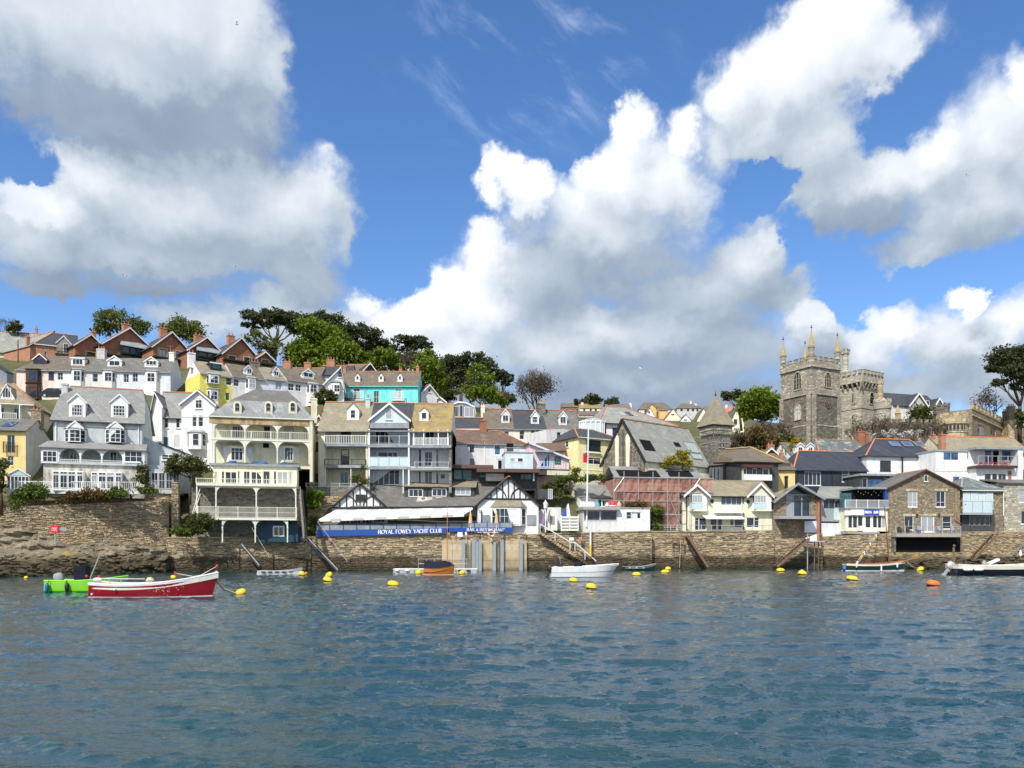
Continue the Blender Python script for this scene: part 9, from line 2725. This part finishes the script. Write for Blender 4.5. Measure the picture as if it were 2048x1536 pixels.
# pallets, canoes and boat covers behind the flagpole
r = thing('slatted_rack', 'white slatted kayak rack on the quay by the lamp post', 'rack', tuple(P(1122,1062,107.3)))
for i in range(5): MB().box(0,2.4,0,.08,.05 + i * .42,.30 + i * .42).build('slat', LETTER, r)
for x in (.06,1.2,2.34): MB().box(x - .07, x + .07,.09,.2,0,2.1).build('upright', LETTER, r)
r = thing('upturned_dinghy', 'pale dinghy stood on end against the club side wall', 'dinghy', tuple(P(1105,1061,108.6)))
MB().extrude([(-.65,0,0),(.65,0,0),(.68,0,1.6),(.5,0,2.6),(.2,0,3.1),(-.2,0,3.1),(-.5,0,2.6),(-.68,0,1.6)],(0,.35,0)).build('hull', CREAMG, r); MB().box(-.3,.3,-.04,.0,.8,2.0).build('cockpit', LEAD, r)
r = thing('rolled_banner', 'furled purple and white sail banner leaning at the club corner', 'banner', tuple(P(1088,1050,107.8))); MB().beam((-.3,0,0),(.5,.2,2.9),.3,.2).build('sail', plain('mauve banner', (.32,.18,.34),.8), r)
r = thing('dinghy_sail', 'blue and white dinghy sail bundle beside the rack', 'sail', tuple(P(1132,1034,108))); MB().extrude([(-.6,0,0),(.5,0,0),(.2,.1,1.6),(-.1,.1,1.3)],(0,.3,0)).build('blue_cloth', SIGNB, r); MB().extrude([(.1,-.08,.1),(.6,-.08,.1),(.35,-.02,1.9),(.1,-.02,1.5)],(0,.06,0)).build('white_cloth', LETTER, r)
for px, py, w, h, mt, lb in ((1195,1013,9,11, plain('turquoise canvas', (.05,.40,.48),.7), 'turquoise boat cover'),(1214,1013,7,9, LETTER, 'white boat cover'),(1225,1012,15,13, REDP, 'large red boat cover'),(1238,1013,9,11, plain('peach canvas', (.72,.45,.35),.8), 'peach boat cover')):
 r = thing('boat_cover', lb + ' standing on the flat roof of the quay office', 'boat cover', tuple(P(px, py, 111.2)),0, 'boat covers on the quay office roof'); k = 111.2 / FPX
 m = MB().lathe([(w * k * .5,-.1),(w * k * .52, h * k * .3),(w * k * .36, h * k * .6),(w * k * .12, h * k * .85),(.02, h * k)],(0,0,0),9); m.build('canvas', mt, r); MB().lathe([(w * k * .53,-.05),(w * k * .54,.1)],(0,0,0),9).build('hem', LETTER if mt is REDP else LEAD, r)
UMB = plain('apricot parasol cloth', (.72,.46,.22),.8)
for px, Y, lb in ((941,102.6, 'folded apricot parasol on the club terrace, left one'),(993,103.6, 'folded apricot parasol before the club bay window')):
 r = thing('parasol', lb, 'parasol', tuple(P(px, 1058, Y)),0, 'folded parasols on the club terrace')
 MB().tube([(0,0,0),(0,0,2.4)],.03,5).build('pole', TRIM, r); MB().lathe([(.26,.75),(.24,1.0),(.16,1.7),(.05,2.4)],(0,0,0),8).build('folded_cloth', UMB, r)
# chairs on the stone house balcony
ADIR = plain('blue grey chair paint', (.24,.28,.36),.6); DKW = plain('dark wicker', (.035,.032,.03),.7)
def chair(label, px, Y, mat, base=1066):
 r = thing('garden_chair', label, 'chair', tuple(P(px, base, Y)),0, 'garden chairs on the stone house balcony')
 MB().box(-.3,.3,-.3,.3,.36,.42).build('seat', mat, r); MB().extrude([(-.3,.2,.4),(.3,.2,.4),(.22,.45,1.05),(-.22,.45,1.05)],(0,.05,0)).build('backrest', mat, r)
 for s in (-1,1): MB().box(s * .32 - .05, s * .32 + .05,-.35,.3,.58,.63).build('armrest', mat, r)
 for x in (-.27,.27):
  for y in (-.27,.27): MB().box(x - .035, x + .035, y - .035, y + .035,0,.38).build('leg', mat, r)
for px, mt, lb in ((1801, DKW, 'dark wicker chair at the left end of the balcony'),(1817, DKW, 'second dark wicker chair on the balcony'),(1840, ADIR, 'blue grey slatted chair by the french doors'),(1880, ADIR, 'blue grey slatted chair under the right window'),(1907, ADIR, 'blue grey slatted chair at the right end of the balcony')): chair(lb, px, 116.9, mt)
# parked car on the terrace road
r = thing('parked_car', 'dark blue car parked below the peach terraced house', 'car', tuple(P(112,797,121)))
CARP = plain('dark blue car paint', (.012,.02,.035),.2,.5)
pr = [(-2,.3),(2,.3),(2.05,.7),(1.3,.9),(.7,1.4),(-.9,1.42),(-1.7,.95),(-2.05,.8)]
MB().extrude([(x, -.8, z) for x, z in pr],(0,1.6,0)).build('body', CARP, r); MB().extrude([(1.15,-.82,.93),(.65,-.82,1.34),(-.85,-.82,1.36),(-1.5,-.82,.96)],(0,.01,0)).build('side_window', GLASS, r)
for x in (-1.25,1.25): o = MB().tube([(x, -.85,.32),(x, -.65,.32)],.32,12).build('wheel', IRON, r); MB().tube([(x, -.87,.32),(x, -.855,.32)],.18,10).build('rim', GALV, o)
# gulls
for i, (px, py, Y, a, lb) in enumerate(((249,552,150,.5, 'white gull gliding under the left cloud'),(470,533,160,-.4, 'gull with tilted wings in front of the grey cloud base'),(1282,737,140,.9, 'white gull above the far hill houses'),(473,48,130,-.6, 'gull high up at the edge of the upper left cloud'),(1935,351,150,.2, 'gull before the right hand cloud'))):
 r = thing('gull', lb, 'gull', tuple(P(px, py, Y)), a * 2, 'gulls in flight')
 MB().lathe([(.01,-.3),(.08,-.15),(.1,0),(.07,.18),(.06,.26),(.02,.34)],(0,0,0),8).build('body', LETTER, r)
 b_ = r.children[0]; b_.rotation_euler = (math.pi / 2,0,0)
 for s in (-1,1): MB().extrude([(0,-.1,.03),(s * .35,-.02,.25),(s * .7,.12,.18 + .1 * a),(s * .35,.14,.23),(0,.1,.03)],(0,0,.015)).build('wing', LETTER, r)
r = thing('gull', 'white gull standing on the bow rail of the black launch', 'gull', tuple(P(2041,1114,84.6)))
MB().lathe([(.02,0),(.12,.08),(.15,.25),(.1,.42),(.08,.5),(.09,.58),(.02,.66)],(0,0,.1),8).build('body', LETTER, r); MB().box(-.1,.0,.1,.4,.2,.34).build('wing', LEAD, r)
for s in (-1,1): MB().box(s * .05 - .01, s * .05 + .01,-.01,.01,-.05,.14).build('leg', YELB, r)
